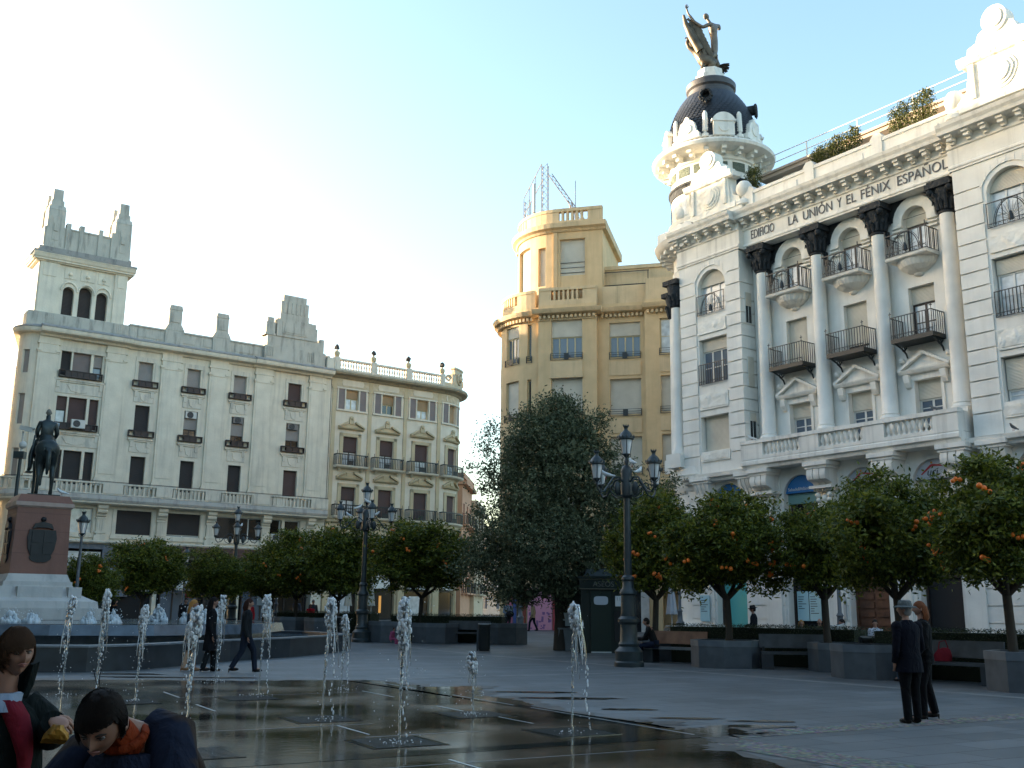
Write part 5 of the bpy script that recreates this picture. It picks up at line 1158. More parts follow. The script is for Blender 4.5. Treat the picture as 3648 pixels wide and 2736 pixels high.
def monument():
    root = thing('monument_pedestal', 'pink granite monument pedestal with a black coat of arms on stone steps', 'pedestal', (-17.62, 38.75, 1.0), rad(35.7))
    def sq(h, z0, z1, mt, name, ins=0., bump=0): m = MB(); m.plan([(-h, -h), (h, -h), (h, h), (-h, h)], z0, z1, ins); return m.build(name, mt, root)
    PG = stone('step_stone', (.50, .48, .45), (.18, .18, .18), .5)
    sq(2.75, -.6, .02, GRANITE_D, 'plinth'); sq(2.05, 0, .42, PG, 'lower_step')
    m = MB(); m.plan([(-1.95, -1.95), (1.95, -1.95), (1.95, 1.95), (-1.95, 1.95)], .42, .66, .02)
    n = 8
    for k in range(n):                           # concave sweep up to the die
        t0, t1 = k/n, (k+1)/n; f = lambda t: 1.85-.75*(1-(1-t)**2)**.5 if t < 1 else 1.1
        h0, h1 = 1.18+.72*(1-t0)**2, 1.18+.72*(1-t1)**2; z0, z1 = .66+.56*t0, .66+.56*t1
        A = [m.p((x*h0, y*h0, z0)) for x, y in ((-1, -1), (1, -1), (1, 1), (-1, 1))]; B = [m.p((x*h1, y*h1, z1)) for x, y in ((-1, -1), (1, -1), (1, 1), (-1, 1))]
        for j in range(4): m.face((A[j], A[(j+1) % 4], B[(j+1) % 4], B[j]))
    m.build('sweeping_step', PG, root)
    m = MB(); m.box(-.75, .75, -1.62, -1.2, .5, 1.16); m.box(-1.4, -.95, -1.62, -1.2, .5, 1.16); m.box(.95, 1.4, -1.62, -1.2, .5, 1.16); m.build('panel', PG, root)
    m = MB(); m.plan([(-1.16, -1.16), (1.16, -1.16), (1.16, 1.16), (-1.16, 1.16)], 1.2, 1.35); m.plan([(-1.1, -1.1), (1.1, -1.1), (1.1, 1.1), (-1.1, 1.1)], 1.35, 1.62, .1); m.build('base_moulding', PG, root)
    m = MB(); m.plan([(-.97, -.97), (.97, -.97), (.97, .97), (-.97, .97)], 1.6, 4.0, .06); m.build('die', PINKG, root)
    for z in (2.35, 3.15, 3.8):
        m = MB(); h = .976-.058*(z-1.6)/2.4; m.box(-h, h, -h, h, z-.012, z+.012); m.build('joint', plain('granite_joint', (.16, .075, .055), .7), root)
    m = MB(); m.plan([(-.93, -.93), (.93, -.93), (.93, .93), (-.93, .93)], 4.0, 4.06, -.06); m.plan([(-1., -1.), (1., -1.), (1., 1.), (-1., 1.)], 4.06, 4.2, 0); m.build('cap_moulding', plain('pale_pink_granite', (.38, .27, .22), .6, var=.15), root)
    m = MB(); m.plan([(-.98, -.98), (.98, -.98), (.98, .98), (-.98, .98)], 4.2, 4.48, .15); m.build('cap', PINKG, root)
    for a in (0, -PI/2):
        m = MB(); m.T = Matrix.Rotation(a, 4, 'Z'); mp0 = lambda s, o, z: (s, -o, z); m.mp = mp0
        o0 = .93
        m.prism([(-.45, 3.2), (-.5, 2.9), (-.45, 2.5), (-.3, 2.2), (0, 2.08), (.3, 2.2), (.45, 2.5), (.5, 2.9), (.45, 3.2)], o0-.05, o0+.08)
        m.prism([(.38*cos(t), 2.22+.2*sin(t)) for t in [2*PI*k/14 for k in range(14)]], o0-.02, o0+.07)
        m.prism([(-.36, 3.22), (-.28, 3.42), (0, 3.5), (.28, 3.42), (.36, 3.22), (.2, 3.28), (-.2, 3.28)], o0-.05, o0+.12); m.ball((0, o0+.02, 3.58), .1, 8, 6)
        for s, z, w_, h_ in ((-.2, 2.95, .3, .4), (.2, 2.95, .3, .4), (-.2, 2.5, .3, .36), (.2, 2.5, .3, .36)): m.box(s-w_/2, s+w_/2, o0+.08, o0+.11, z-h_/2, z+h_/2)
        m.build('coat_of_arms', plain('black_bronze', (.018, .02, .022), .45, metal=.4, var=.3), root, 40)
monument()
# ---------------------------------------------------------------- street lamps
LGLASS = node_mat('lantern_glass')
def _lg():
    m, nt, b = LGLASS; b.inputs['Base Color'].default_value = (.66, .68, .68, 1); b.inputs['Roughness'].default_value = .2; b.inputs['Transmission Weight'].default_value = .35; return m
LG = _lg()
def lantern_meshes(s=1.):
    m = MB(); n = 8
    m.lathe([(.02, 0), (.05, .02), (.035, .07), (.09, .14), (.115, .17)], n)           # cradle
    for k in range(4): a = PI/2*k; m.tube([(.06*cos(a), .06*sin(a), .05), (.13*cos(a), .13*sin(a), .12), (.115*cos(a), .115*sin(a), .2)], .012, 5)
    for k in range(4): a = PI/2*k; m.tube([(.115*cos(a), .115*sin(a), .17), (.185*cos(a), .185*sin(a), .62)], .012, 5)
    m.lathe([(.118, .16), (.135, .175), (.118, .19)], 16)
    m.lathe([(.20, .60), (.235, .62), (.24, .66), (.225, .69), (.20, .72), (.17, .78), (.12, .84), (.07, .88), (.055, .92), (.06, .96), (.085, 1.0), (.07, 1.02), (0, 1.02)], 16)
    for k in range(12): a = 2*PI*k/12; m.tube([(.235*cos(a), .235*sin(a), .66), (.25*cos(a), .25*sin(a), .70), (.245*cos(a), .245*sin(a), .74)], [.022, .018, .004], 5)
    for k in range(8): a = 2*PI*k/8; m.tube([(.075*cos(a), .075*sin(a), 1.0), (.09*cos(a), .09*sin(a), 1.07)], [.015, .003], 4)
    f = m.build('lantern', IRONG, None, 40); g = MB(); g.lathe([(.112, .18), (.182, .61)], 16); p = g.build('lantern_glass', LG, f, 40)
    return f, p
_LF, _LP = lantern_meshes()
def put_lantern(root, x, y, z, k=1., first=[True]):
    if first[0]: f, p = _LF, _LP; first[0] = False
    else: f = _LF.copy(); COL.objects.link(f); p = _LP.copy(); COL.objects.link(p); p.parent = f
    f.parent = root; f.location = (x, y, z); f.scale = (k, k, k); return f
def five_lamp(x, y, rz, label):
    root = thing('street_lamp', label, 'street lamp', (x, y, gz(y)), rz, 'five lantern street lamps on the square')
    m = MB()
    m.lathe([(.42, 0), (.42, .12), (.38, .16), (.40, .42), (.34, .48), (.28, .55), (.30, .62), (.25, .7), (.24, 1.15), (.3, 1.22), (.3, 1.3), (.22, 1.38), (.2, 1.95), (.25, 2.0), (.24, 2.08), (.17, 2.16), (.15, 2.35), (.19, 2.4), (.18, 2.46), (.115, 2.52), (.095, 4.6), (.09, 4.75)], 16)
    m.build('post', IRONG, root, 35)
    m = MB(); m.lathe([(.1, 4.7), (.17, 4.78), (.18, 5.1), (.15, 5.2), (.17, 5.5), (.13, 5.62), (.06, 5.68), (.07, 5.78), (.04, 5.84)], 12); m.build('boss', IRONG, root, 35)
    for k in range(4):
        a = PI/2*k+rad(36); c, s = cos(a), sin(a); m = MB()
        m.tube([(r*c, r*s, z) for r, z in ((.12, 5.15), (.3, 5.3), (.5, 5.28), (.7, 5.05), (.85, 4.86), (1.02, 4.82), (1.12, 4.92), (1.14, 5.05))], .028, 6)
        m.tube([(r*c, r*s, z) for r, z in ((.14, 4.8), (.4, 4.74), (.62, 4.86), (.66, 5.0), (.55, 5.06), (.48, 4.98), (.52, 4.92))], .02, 5)
        m.tube([(r*c, r*s, z) for r, z in ((.7, 5.05), (.8, 5.1), (.92, 5.04), (.93, 4.94), (.86, 4.93))], .016, 5)
        m.T = Matrix.Translation((.36*c, .36*s, 4.98)) @ Matrix.Rotation(a, 4, 'Z'); m.ball((0, 0, 0), .2, 12, 8, (.55, .35, 1.)); m.T = None
        m.build('arm', IRONG, root, 50)
        put_lantern(root, 1.14*c, 1.14*s, 5.03, .92)
    put_lantern(root, 0, 0, 5.82, 1.0)
    return root
five_lamp(3.36, 29.9, 0, 'nearest five lantern iron street lamp in front of the dark tree')
five_lamp(-6.35, 45.6, rad(-16), 'five lantern street lamp before the ochre building with white pigeons')
five_lamp(-15.5, 59., rad(-22), 'farthest five lantern street lamp in front of the maroon shop fascia')
def single_lamp(x, y, h, label, two=False):
    root = thing('street_lamp', label, 'street lamp', (x, y, gz(y)), 0, 'small iron street lamps round the square')
    m = MB(); m.lathe([(.26, 0), (.26, .3), (.18, .36), (.16, .9), (.2, .95), (.12, 1.05), (.10, 1.4), (.13, 1.45), (.07, 1.55), (.05, h-1.), (.05, h-.95)], 12); m.build('post', plain('grey_lamp_post', (.09, .10, .11), .5, var=.3), root, 35)
    if two:
        for q in (-1, 1):
            m = MB(); m.tube([(0, 0, h-1.3), (q*.3, 0, h-1.2), (q*.5, 0, h-1.35), (q*.62, 0, h-1.1), (q*.62, 0, h-1.)], .025, 6); m.build('arm', IRONG, root, 50); put_lantern(root, q*.62, 0, h-1.05, 1.)
    else: put_lantern(root, 0, 0, h-1.02, 1.)
for x, y, h, l, t in ((-17.95, 58, 4.5, 'small lamp with one lantern in front of the dark shop windows', 0), (-16.7, 40.6, 5.05, 'single lantern lamp just right of the pink pedestal', 0), (-13.05, 59, 4.5, 'small lamp whose lantern top shows over orange trees below the maroon fascia', 0), (11.25, 36, 5.3, 'two lantern lamp behind the orange trees by the white building', 1), (7.25, 45, 4.6, 'grey lamp post beside the folded parasol', 0), (.55, 54, 4.6, 'thin pale lamp post under the dark tree', 0)): single_lamp(x, y, h, l, t)
def cctv():
    root = thing('camera_pole', 'tall grey pole carrying surveillance cameras behind the monument', 'camera pole', (-21.6, 45, .1))
    m = MB(); m.tube([(0, 0, 0), (.06, 0, 8.)], [.1, .075], 8); m.build('post', IRONG, root, 60)
    m = MB(); m.box(-.2, .25, -.15, .15, 7.7, 8.0); m.build('junction_box', IRONG, root)
    m = MB(); m.tube([(.06, 0, 8.), (.06, 0, 8.9)], .04, 6); m.ball((.1, 0, 8.3), .17, 10, 8); m.build('dome_camera', ACW, root, 60)
    m = MB(); m.T = Matrix.Translation((.2, -.1, 9.0)) @ Matrix.Rotation(.25, 4, 'Y'); m.box(-.25, .35, -.1, .1, -.08, .1); m.box(.0, .45, -.12, .12, .1, .13); m.build('camera_head', ACW, root)
cctv()
# ---------------------------------------------------------------- planters, hedges, benches, bins
SOIL = plain('soil', (.03, .022, .016), .9)
HEDGE = leafy('hedge_leaf', (.018, .030, .010), (.050, .066, .020), .15)
def octo(r, ph=PI/8): return [(r*cos(ph+PI/4*k), r*sin(ph+PI/4*k)) for k in range(8)]
def planter(x, y, r, h, label, rz=0.):
    root = thing('granite_planter', label, 'planter', (x, y, gz(y)), rz, 'grey granite planters')
    m = MB(); P = octo(r); Q = octo(r*.86); n = 8
    A0 = [m.p((a, b, 0)) for a, b in P]; A1 = [m.p((a, b, h)) for a, b in P]; B1 = [m.p((a, b, h)) for a, b in Q]; B0 = [m.p((a, b, h-.2)) for a, b in Q]
    for U, V in ((A0, A1), (A1, B1), (B1, B0)):
        for k in range(n): m.face((U[k], U[(k+1) % n], V[(k+1) % n], V[k]))
    m.build('wall', GRANITE, root)
    m = MB(); m.poly([(a, b, h-.08) for a, b in Q]); m.build('soil_bed', SOIL, root)
    m = MB(); P = octo(r*1.012); A0 = [m.p((a, b, h-.16)) for a, b in P]; A1 = [m.p((a, b, h+.01)) for a, b in P]; B1 = [m.p((a, b, h+.01)) for a, b in Q]
    for U, V in ((A0, A1), (A1, B1)):
        for k in range(n): m.face((U[k], U[(k+1) % n], V[(k+1) % n], V[k]))
    m.build('coping', plain('granite_coping', (.10, .118, .135), .55, var=.2), root)
PL = [(6.2, 30.3, 1.02, .74, 'octagonal granite planter nearest the bench with the seated man'), (9.0, 28.6, .95, .74, 'octagonal granite planter in the shadow behind a black litter bin'), (8.85, 25.9, 1.0, .78, 'octagonal granite planter left of the couple'), (10.9, 21.9, 1.05, .78, 'octagonal granite planter at the right edge of the picture'),
      (-5.2, 46.2, 1.0, .86, 'octagonal granite planter behind the tallest jet'), (-3.2, 45.6, 1.05, .82, 'octagonal granite planter under the left orange trees'), (-.2, 45.2, 1.0, .85, 'octagonal granite planter by the dark trash bin'), (4.9, 33.9, .8, .74, 'granite planter hidden behind the seated man'), (-9.2, 52.5, 1.0, .85, 'granite planter behind the man in grey'), (-11.2, 54, 1.0, .85, 'granite planter at the far left of the square')]
for x, y, r, h, l in PL: planter(x, y, r, h, l, rad(6))
def hedge(p, q, w_, z0, z1, label):
    P = Vector((*p, 0)); Q = Vector((*q, 0)); d = Q-P; Ln = d.length; a = math.atan2(d.y, d.x); rr = random.Random(int(p[0]*77))
    root = thing('hedge', label, 'hedge', (p[0], p[1], gz(p[1])), a, 'clipped hedges behind the benches')
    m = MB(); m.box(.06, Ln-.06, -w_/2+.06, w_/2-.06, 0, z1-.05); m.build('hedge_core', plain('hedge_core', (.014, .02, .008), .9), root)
    m = MB(); n = int(Ln*1100)
    for k in range(n):
        f = rr.random()
        if f < .42: c = Vector((Ln*rr.random(), -w_/2+.03*rr.gauss(0, 1), z0+(z1-z0)*rr.random()))
        elif f < .8: c = Vector((Ln*rr.random(), w_*(rr.random()-.5), z1+.03*rr.gauss(0, 1)))
        elif f < .9: c = Vector((Ln*rr.random(), w_/2+.03*rr.gauss(0, 1), z0+(z1-z0)*rr.random()))
        else: c = Vector((rr.choice((0, Ln))+.03*rr.gauss(0, 1), w_*(rr.random()-.5), z0+(z1-z0)*rr.random()))
        leaf(m, c, .045, rr)
    m.build('foliage', HEDGE, root)
def leaf(m, c, L, rr, wk=.45, droop=0.):
    d = Vector((rr.gauss(0, 1), rr.gauss(0, 1), rr.gauss(0, 1)-droop)).normalized(); e = d.orthogonal().normalized(); e = (Matrix.Rotation(rr.random()*6.28, 3, d) @ e)*L*wk
    L *= .7+.6*rr.random(); m.poly([c-d*L*.5, c+e*.5, c+d*L*.5, c-e*.5])
for p, q, w_, z1, l in (((5.3, 33.6), (9.9, 29.7), 1.1, 1.12, 'long clipped hedge between the seated man and the white facade'), ((9.6, 27.2), (13.8, 21.4), 1.1, 1.14, 'clipped hedge behind the couple at the right'), ((-5.2, 47.2), (-.2, 46.4), 1.1, 1.15, 'clipped hedge in front of the lit shops'), ((-12, 55.5), (-6.8, 53.8), 1.1, 1.1, 'far clipped hedge near the man in the grey sweater')): hedge(p, q, w_, .3, z1, l)
def bench(x, y, rz, L, label, wood=True):
    root = thing('park_bench', label, 'bench', (x, y, gz(y)), rz, 'granite and wood benches between the planters')
    SL = BENCHW if wood else plain('dark_bench_wood', (.05, .055, .06), .5, var=.3)
    m = MB(); m.box(-L/2, L/2, -.24, .22, .40, .47); m.build('seat', plain('bench_seat', (.16, .165, .17), .4, var=.2) if wood else SL, root)
    m = MB(); m.T = Matrix.Translation((0, .24, .5)) @ Matrix.Rotation(-.16, 4, 'X'); m.box(-L/2, L/2, -.025, .025, .06, .44); m.build('backrest', SL, root)
    for q in (-L/2+.15, L/2-.15): m = MB(); m.box(q-.16, q+.16, -.22, .24, 0, .40); m.build('leg', GRANITE_D, root)
    for q in (-L/2+.1, L/2-.1): m = MB(); m.box(q-.03, q+.03, .2, .27, .47, .6); m.build('support', IRON, root)
bench(5.0, 32.2, rad(-36), 1.9, 'bench with a brown wooden back where the man in black sits')
bench(7.9, 29.35, rad(-6), 1.9, 'dark bench in the shade between two planters', False); bench(10.0, 24.1, rad(-54), 2.2, 'grey bench behind the couple with a woman seated', False); bench(-1.75, 45.4, rad(-6), 1.8, 'dark bench between the left planters', False)
def bin_(x, y, label, h=1.0, r=.22):
    root = thing('litter_bin', label, 'litter bin', (x, y, gz(y)), 0, 'black litter bins')
    m = MB(); m.lathe([(r*.9, 0), (r*.92, .05), (r, .1), (r, h-.12), (r*1.06, h-.1), (r*1.06, h-.04), (r*.95, h), (r*.8, h-.02), (r*.78, h-.3)], 16); m.build('body', BLACKP, root, 40)
    m = MB(); m.lathe([(r*1.07, h-.05), (r*1.09, h-.03), (r*1.07, h-.01)], 16); m.build('rim', plain('bin_rim', (.25, .27, .28), .4), root, 40)
    m = MB(); m.box(-r*1.3, -r*.96, -.05, .05, .0, h*.96); m.build('post', GRANITE_D, root)
bin_(-.92, 39.2, 'black litter bin standing alone in front of the planter'); bin_(9.4, 29.6-1.9, 'black litter bin with a pale rim beside the planter', .95); bin_(-8.0, 49, 'litter bin left of the second street lamp')
# ---------------------------------------------------------------- kiosks, stands, parasol
def kiosk():
    root = thing('toilet_kiosk', 'dark green public toilet kiosk with an ASEOS sign', 'kiosk', (3.5, 39.4, gz(39.4)), rad(4))
    KG = plain('kiosk_green', (.010, .018, .016), .35); w_ = .98
    m = MB(); m.box(-w_, w_, -.95, .95, 0, 2.25); m.build('wall', KG, root)
    m = MB(); m.box(-w_-.06, w_+.06, -1.02, 1.02, 2.25, 2.62); m.build('fascia', KG, root)
    m = MB()
    for z in (2.25, 2.6): m.box(-w_-.075, w_+.075, -1.035, 1.035, z, z+.03)
    m.build('trim', plain('brass_trim', (.20, .19, .15), .35, metal=.5), root)
    m = MB(); m.box(-w_-.12, w_+.12, -1.08, 1.08, 2.64, 2.72); m.plan([(-.85, -.8), (.85, -.8), (.85, .8), (-.85, .8)], 2.72, 3.0, .15); m.lathe([(.1, 3.0), (.06, 3.05), (.05, 3.2), (0, 3.22)], 8, (.5, -.5)); m.build('roof', KG, root)
    m = MB(); m.box(-.62, .12, -.99, -.955, .05, 2.18); d = m.build('door', plain('door_green', (.016, .028, .024), .3), root)
    m = MB(); m.prism([(-.25+.26*(abs(cos(t))**.5)*(1 if cos(t) > 0 else -1), 1.85+.155*(abs(sin(t))**.5)*(1 if sin(t) > 0 else -1)) for t in [2*PI*k/24 for k in range(24)]], -1.005, -.99); m.build('door_panel', SIGNW, d)
    m = MB(); m.box(-.62, .12, -1.01, -.95, 0, .05); m.build('sill', plain('steel_sill', (.4, .42, .42), .35), root)
    m = MB(); m.box(.28, .62, -.97, -.955, 1.65, 2.02); p = m.build('notice', PAPER, root)
    m = MB()
    for k in range(3): m.box(.35+.1*k, .36+.1*k, -.975, -.97, 1.85, 1.97)
    m.build('notice_print', LETTER, p)
    for z in (1.1, .7, .35): m = MB(); m.box(.48, .64, -.97, -.955, z, z+.32); m.build('leaflet', plain('grey_leaflet', (.22, .24, .25), .6), root)
    m = MB(); m.box(.24, .46, -.97, -.955, .4, 1.5); m.build('side_panel', DARKIN, root)
    text_mesh('ASEOS', .27, .006, plain('dim_letter', (.14, .14, .12), .6), 'lettering', root, face_text(-.55, 1.03, 2.34) if False else Matrix.Translation((-.55, -1.03, 2.35)) @ Matrix.Rotation(PI/2, 4, 'X'))
    text_mesh('TI', .27, .006, plain('dim_letter2', (.14, .14, .12), .6), 'lettering', root, Matrix.Translation((.42, -1.03, 2.35)) @ Matrix.Rotation(PI/2, 4, 'X'))
    return root
kiosk()
m = MB(); m.box(-.3, .3, -.25, .25, 0, .78); m.box(-.33, .33, -.28, .28, .78, .84); o = m.build('utility_cabinet', plain('cabinet_grey', (.14, .16, .17), .5, var=.2), None, None, (2.15, 40.2, .05)); tag(o, 'grey utility cabinet standing left of the toilet kiosk', 'cabinet')
m = MB(); m.box(-.25, .25, -.02, .02, 0, .5); m.box(-.25, .25, -.04, -.02, .2, .26); o2 = m.build('display_board', plain('board_pale', (.3, .36, .38), .5), None, None, (2.2, 40.0, .95)); tag(o2, 'small pale board on top of the grey cabinet', 'board')
def news_kiosk():
    x, y = -18.9, 46.5; root = thing('news_kiosk', 'dark newspaper kiosk with a low domed roof', 'kiosk', (x, y, gz(y)), rad(8))
    KB = plain('kiosk_black', (.014, .02, .024), .4); r = 1.75
    m = MB(); m.plan(octo(r*.82), 0, 2.15); m.build('wall', KB, root)
    m = MB(); m.plan(octo(r*.98), 2.15, 2.3); m.plan(octo(r*.9), 2.3, 2.5); m.plan(octo(r), 2.5, 2.62); m.lathe([(r*.98, 2.62), (r*.9, 2.78), (r*.7, 3.02), (r*.4, 3.2), (r*.12, 3.28), (0, 3.29)], 24); m.build('roof', plain('kiosk_slate', (.03, .038, .045), .45, var=.2), root, 40)
    m = MB(); m.box(.55, .95, -1.56, -1.5, .8, 1.75); m.build('cyan_poster', CYANP, root)
    m = MB(); m.box(-.9, .1, -1.53, -1.5, .9, 1.95); m.build('window', GLASSD, root)
    m = MB(); m.box(-1.1, .5, -1.85, -1.5, .82, .88); m.build('counter', MARBLE, root)
    for s, c in ((-.75, (.45, .36, .04)), (-.25, (.45, .20, .10))): m = MB(); m.box(s, s+.22, -1.56, -1.535, 1.85, 2.05); m.build('magazine', plain('magazine', c, .6), root)
    m = MB(); m.prism([(1.2+.2*cos(t), -0+2.0+.2*sin(t)) for t in [2*PI*k/16 for k in range(16)]], -1.62, -1.58) if False else m.lathe([(.2, 0), (.2, .04)], 16); m.T = None
    o = m.build('round_sign', PAPER, root); o.matrix_local = Matrix.Translation((1.25, -1.5, 2.1)) @ Matrix.Rotation(PI/2, 4, 'X')
    m = MB(); m.box(1.05, 1.38, -1.52, -1.48, 1.5, 1.8); m.build('small_sign', PAPER, root)
news_kiosk()
def parasol(x, y, label, h=2.55, c=(.42, .44, .48)):
    root = thing('folded_parasol', label, 'parasol', (x, y, gz(y)))
    m = MB(); m.tube([(0, 0, 0), (0, 0, h)], .025, 8); m.lathe([(.3, 0), (.3, .06), (.05, .1)], 12); m.build('pole', ACW, root)
    m = MB(); n = 16; rows = []
    for r, z in ((.03, h), (.10, h-.12), (.09, h-.2), (.13, h-.5), (.17, h-.9), (.21, h-1.2)):
        rows.append([m.p((r*(1+.22*(k % 2))*cos(2*PI*k/n), r*(1+.22*(k % 2))*sin(2*PI*k/n), z-(.05*(k % 2) if z < h-1.1 else 0))) for k in range(n)])
    for a, b in zip(rows, rows[1:]):
        for k in range(n): m.face((a[k], a[(k+1) % n], b[(k+1) % n], b[k]))
    m.build('canopy', plain('parasol_canvas', c, .85, var=.08), root)
parasol(6.75, 44, 'closed grey white parasol in front of the dark shop entrance'); parasol(-9.5, 62., 'closed cream parasol far behind the child in red', 2.6, (.42, .40, .33)); parasol(-8.2, 62.5, 'second closed cream parasol behind the tall jet', 2.6, (.42, .40, .33))
# signs on the white building: each a thing of its own
def lunette(c, name, label, mat):
    root = thing(name, label, 'sign', (12.6, 45, 0), rad(-54.3)); mp = facade()[0]
    m = MB(mp); m.prism([(c-.92, 6.72)]+arch_pts(c-.92, c+.92, 6.72, .77)+[(c+.92, 6.72)], -.6, -.45); m.build('panel', mat, root)
    return root, mp
CX_ = (-4.4, -.2, 3.0, 6.25)
r_, mp = lunette(CX_[0], 'bank_sign', 'blue half round bank sign with a white S', BLUE)
text_mesh('S', .5, .01, PAPER, 'lettering', r_, face_text(CX_[0]-.1, -.44, 6.8)); m = MB(mp); m.box(CX_[0]-.28, CX_[0]-.12, -.45, -.43, 7.02, 7.2); q = m.build('emblem', plain('navy', (.01, .03, .12), .5), r_); text_mesh('B', .13, .006, PAPER, 'lettering', q, face_text(CX_[0]-.24, -.425, 7.06))
r_, mp = lunette(CX_[1], 'bank_sign', 'blue half round bank sign with a line of white lettering', BLUE); text_mesh('SabadellAtlántico', .2, .008, PAPER, 'lettering', r_, face_text(CX_[1]-.78, -.44, 6.82))
for i, c in enumerate(CX_[2:]):
    r_, mp = lunette(c, 'lunette_sign', ('pale half round sign with a red roof stroke, left one of the two', 'pale half round sign with a red roof stroke, right one of the two')[i], SIGNW)
    text_mesh('uci', .42, .008, LETTER, 'lettering', r_, face_text(c-.38, -.44, 6.86), shear=.25)
    m = MB(mp); m.prism([(c-.62, 6.93), (c-.2, 7.28), (c-.1, 7.3), (c+.55, 7.2), (c+.56, 7.16), (c-.1, 7.22), (c-.16, 7.2), (c-.58, 6.9)], -.45, -.435); m.build('roof_stroke', REDS, r_)
    m = MB(mp); m.ball((c-.14, -.44, 7.36), .045, 8, 6); m.build('dot', plain('amber_dot', (.6, .32, .06), .5), r_); m = MB(mp)
    m.box(c-.5, c+.4, -.45, -.437, 6.77, 6.79); m.build('small_print', plain('small_print', (.25, .27, .3), .6), r_)
def flat_sign(name, label, cat, frame, a, b, z0, z1, o, mat, lines=0):
    root = thing(name, label, cat, (12.6, 45, 0), rad(-54.3)); mp = facade()[0]; m = MB(mp); m.box(a, b, o, o+.03, z0, z1); m.build('panel', mat, root)
    if lines:
        m = MB(mp); rr = random.Random(int(a*10))
        for k in range(lines): m.box(a+.06, a+.06+(b-a-.14)*(.4+.6*rr.random()), o+.03, o+.034, z1-.25-.1*k, z1-.22-.1*k)
        m.build('printed_line', LETTER, root)
flat_sign('poster', 'pale cyan poster on the facade left of the aqua door', 'poster', None, -6.3, -5.7, 1.1, 2.3, -.2, CYANP, 6)
flat_sign('poster', 'white notice in the bank window, left of two', 'poster', None, -.95, -.35, 1.2, 2.45, -.7, CYANP, 6); flat_sign('poster', 'white notice in the bank window, right of two', 'poster', None, -.3, .3, 1.2, 2.45, -.7, CYANP, 8)
for a, l in ((1.0, 'left marble plaque beside the brown entrance door'), (1.55, 'right marble plaque beside the brown entrance door')): flat_sign('wall_plaque', l, 'plaque', None, a, a+.36, 1.3, 2.2, -.22, MARBLE, 3)
# air conditioners on the cream facade
def ac(s, z, o, label, c=ACW, w_=.95, h=.6):
    root = thing('air_conditioner', label, 'air conditioner', (-15.5, 85, 0), rad(35.7), 'air conditioners on the cream facade'); mp = facade()[0]
    m = MB(mp); m.box(s, s+w_, o, o+.3, z, z+h); m.build('housing', c, root)
    m = MB(mp)
    for r in (.24, .17, .1): m.tube([(s+.36+r*cos(t), o+.305, z+h/2+r*sin(t)) for t in [2*PI*k/14 for k in range(15)]], .012, 4)
    m.prism([(s+.36+.25*cos(t), z+h/2+.25*sin(t)) for t in [2*PI*k/16 for k in range(16)]], o+.3, o+.302); m.build('fan_grille', plain('fan_dark', (.06, .06, .06), .6), root)
ac(-20.1, 13.98, .28, 'large white air conditioner on the wide window under the tower'); ac(-11.8, 15.72, -.25, 'white air conditioner at the top of the second window', ACW, .85, .5)
AG = plain('ac_grey', (.16, .15, .14), .6); ac(-8.0, 15.76, -.25, 'grey louvred air conditioner in the third window', AG, .8, .46); ac(-3.4, 15.76, -.25, 'grey louvred air conditioner in the window beneath the stepped attic', AG, .85, .46); ac(-4.3, 6.7, -.2, 'white air conditioner standing in the dark lower window', ACW, .5, .55)
# clipped bushes on the white building's terrace
TERR = leafy('terrace_leaf', (.05, .065, .012), (.12, .12, .025), .2)
def bush(s, w_, z0, z1, label):
    x, y, _ = facade()[0](s, -1.05, 0); root = thing('terrace_bush', label, 'bush', (12.6, 45, 0), rad(-54.3), 'clipped bushes on the roof terrace'); rr = random.Random(int(s*31))
    m = MB(); m.box(x-w_/2, x+w_/2, y-.35, y+.35, 20.5, 21.2); m.build('planter_box', MARBLE, root)
    m = MB(); m.tube([(x, y, 21.1), (x, y, z1-.3)], .04, 6); m.build('stem', SOIL, root)
    m = MB()
    z1 += .3
    for k in range(int(3200*w_)):
        z = z0+(z1-z0)*rr.random(); t = 1-.35*max(0, (z-z0)/(z1-z0)-.5); u = (rr.random()-.5)*w_*t
        leaf(m, Vector((x+u+.04*rr.gauss(0, 1), y+(rr.random()-.5)*.6*t, z+.05*rr.gauss(0, 1)+.10*sin(u*7))), .10, rr, .5)
    m.build('foliage', TERR, root)
for s, w_, z1, l in ((-2.75, .85, 22.75, 'rounded dark bush behind the ball finial'), (1.2, .8, 22.35, 'small bush on the terrace left of the pair'), (2.1, .9, 22.5, 'bush in the left group on the terrace edge'), (3.0, 1.0, 22.6, 'tall bush ending the left group on the terrace'), (5.5, 1., 22.75, 'bush on the terrace, left of the right pair'), (6.6, 1.1, 22.9, 'largest bush on the terrace near the right attic')): bush(s, w_, 20.9, z1, l)
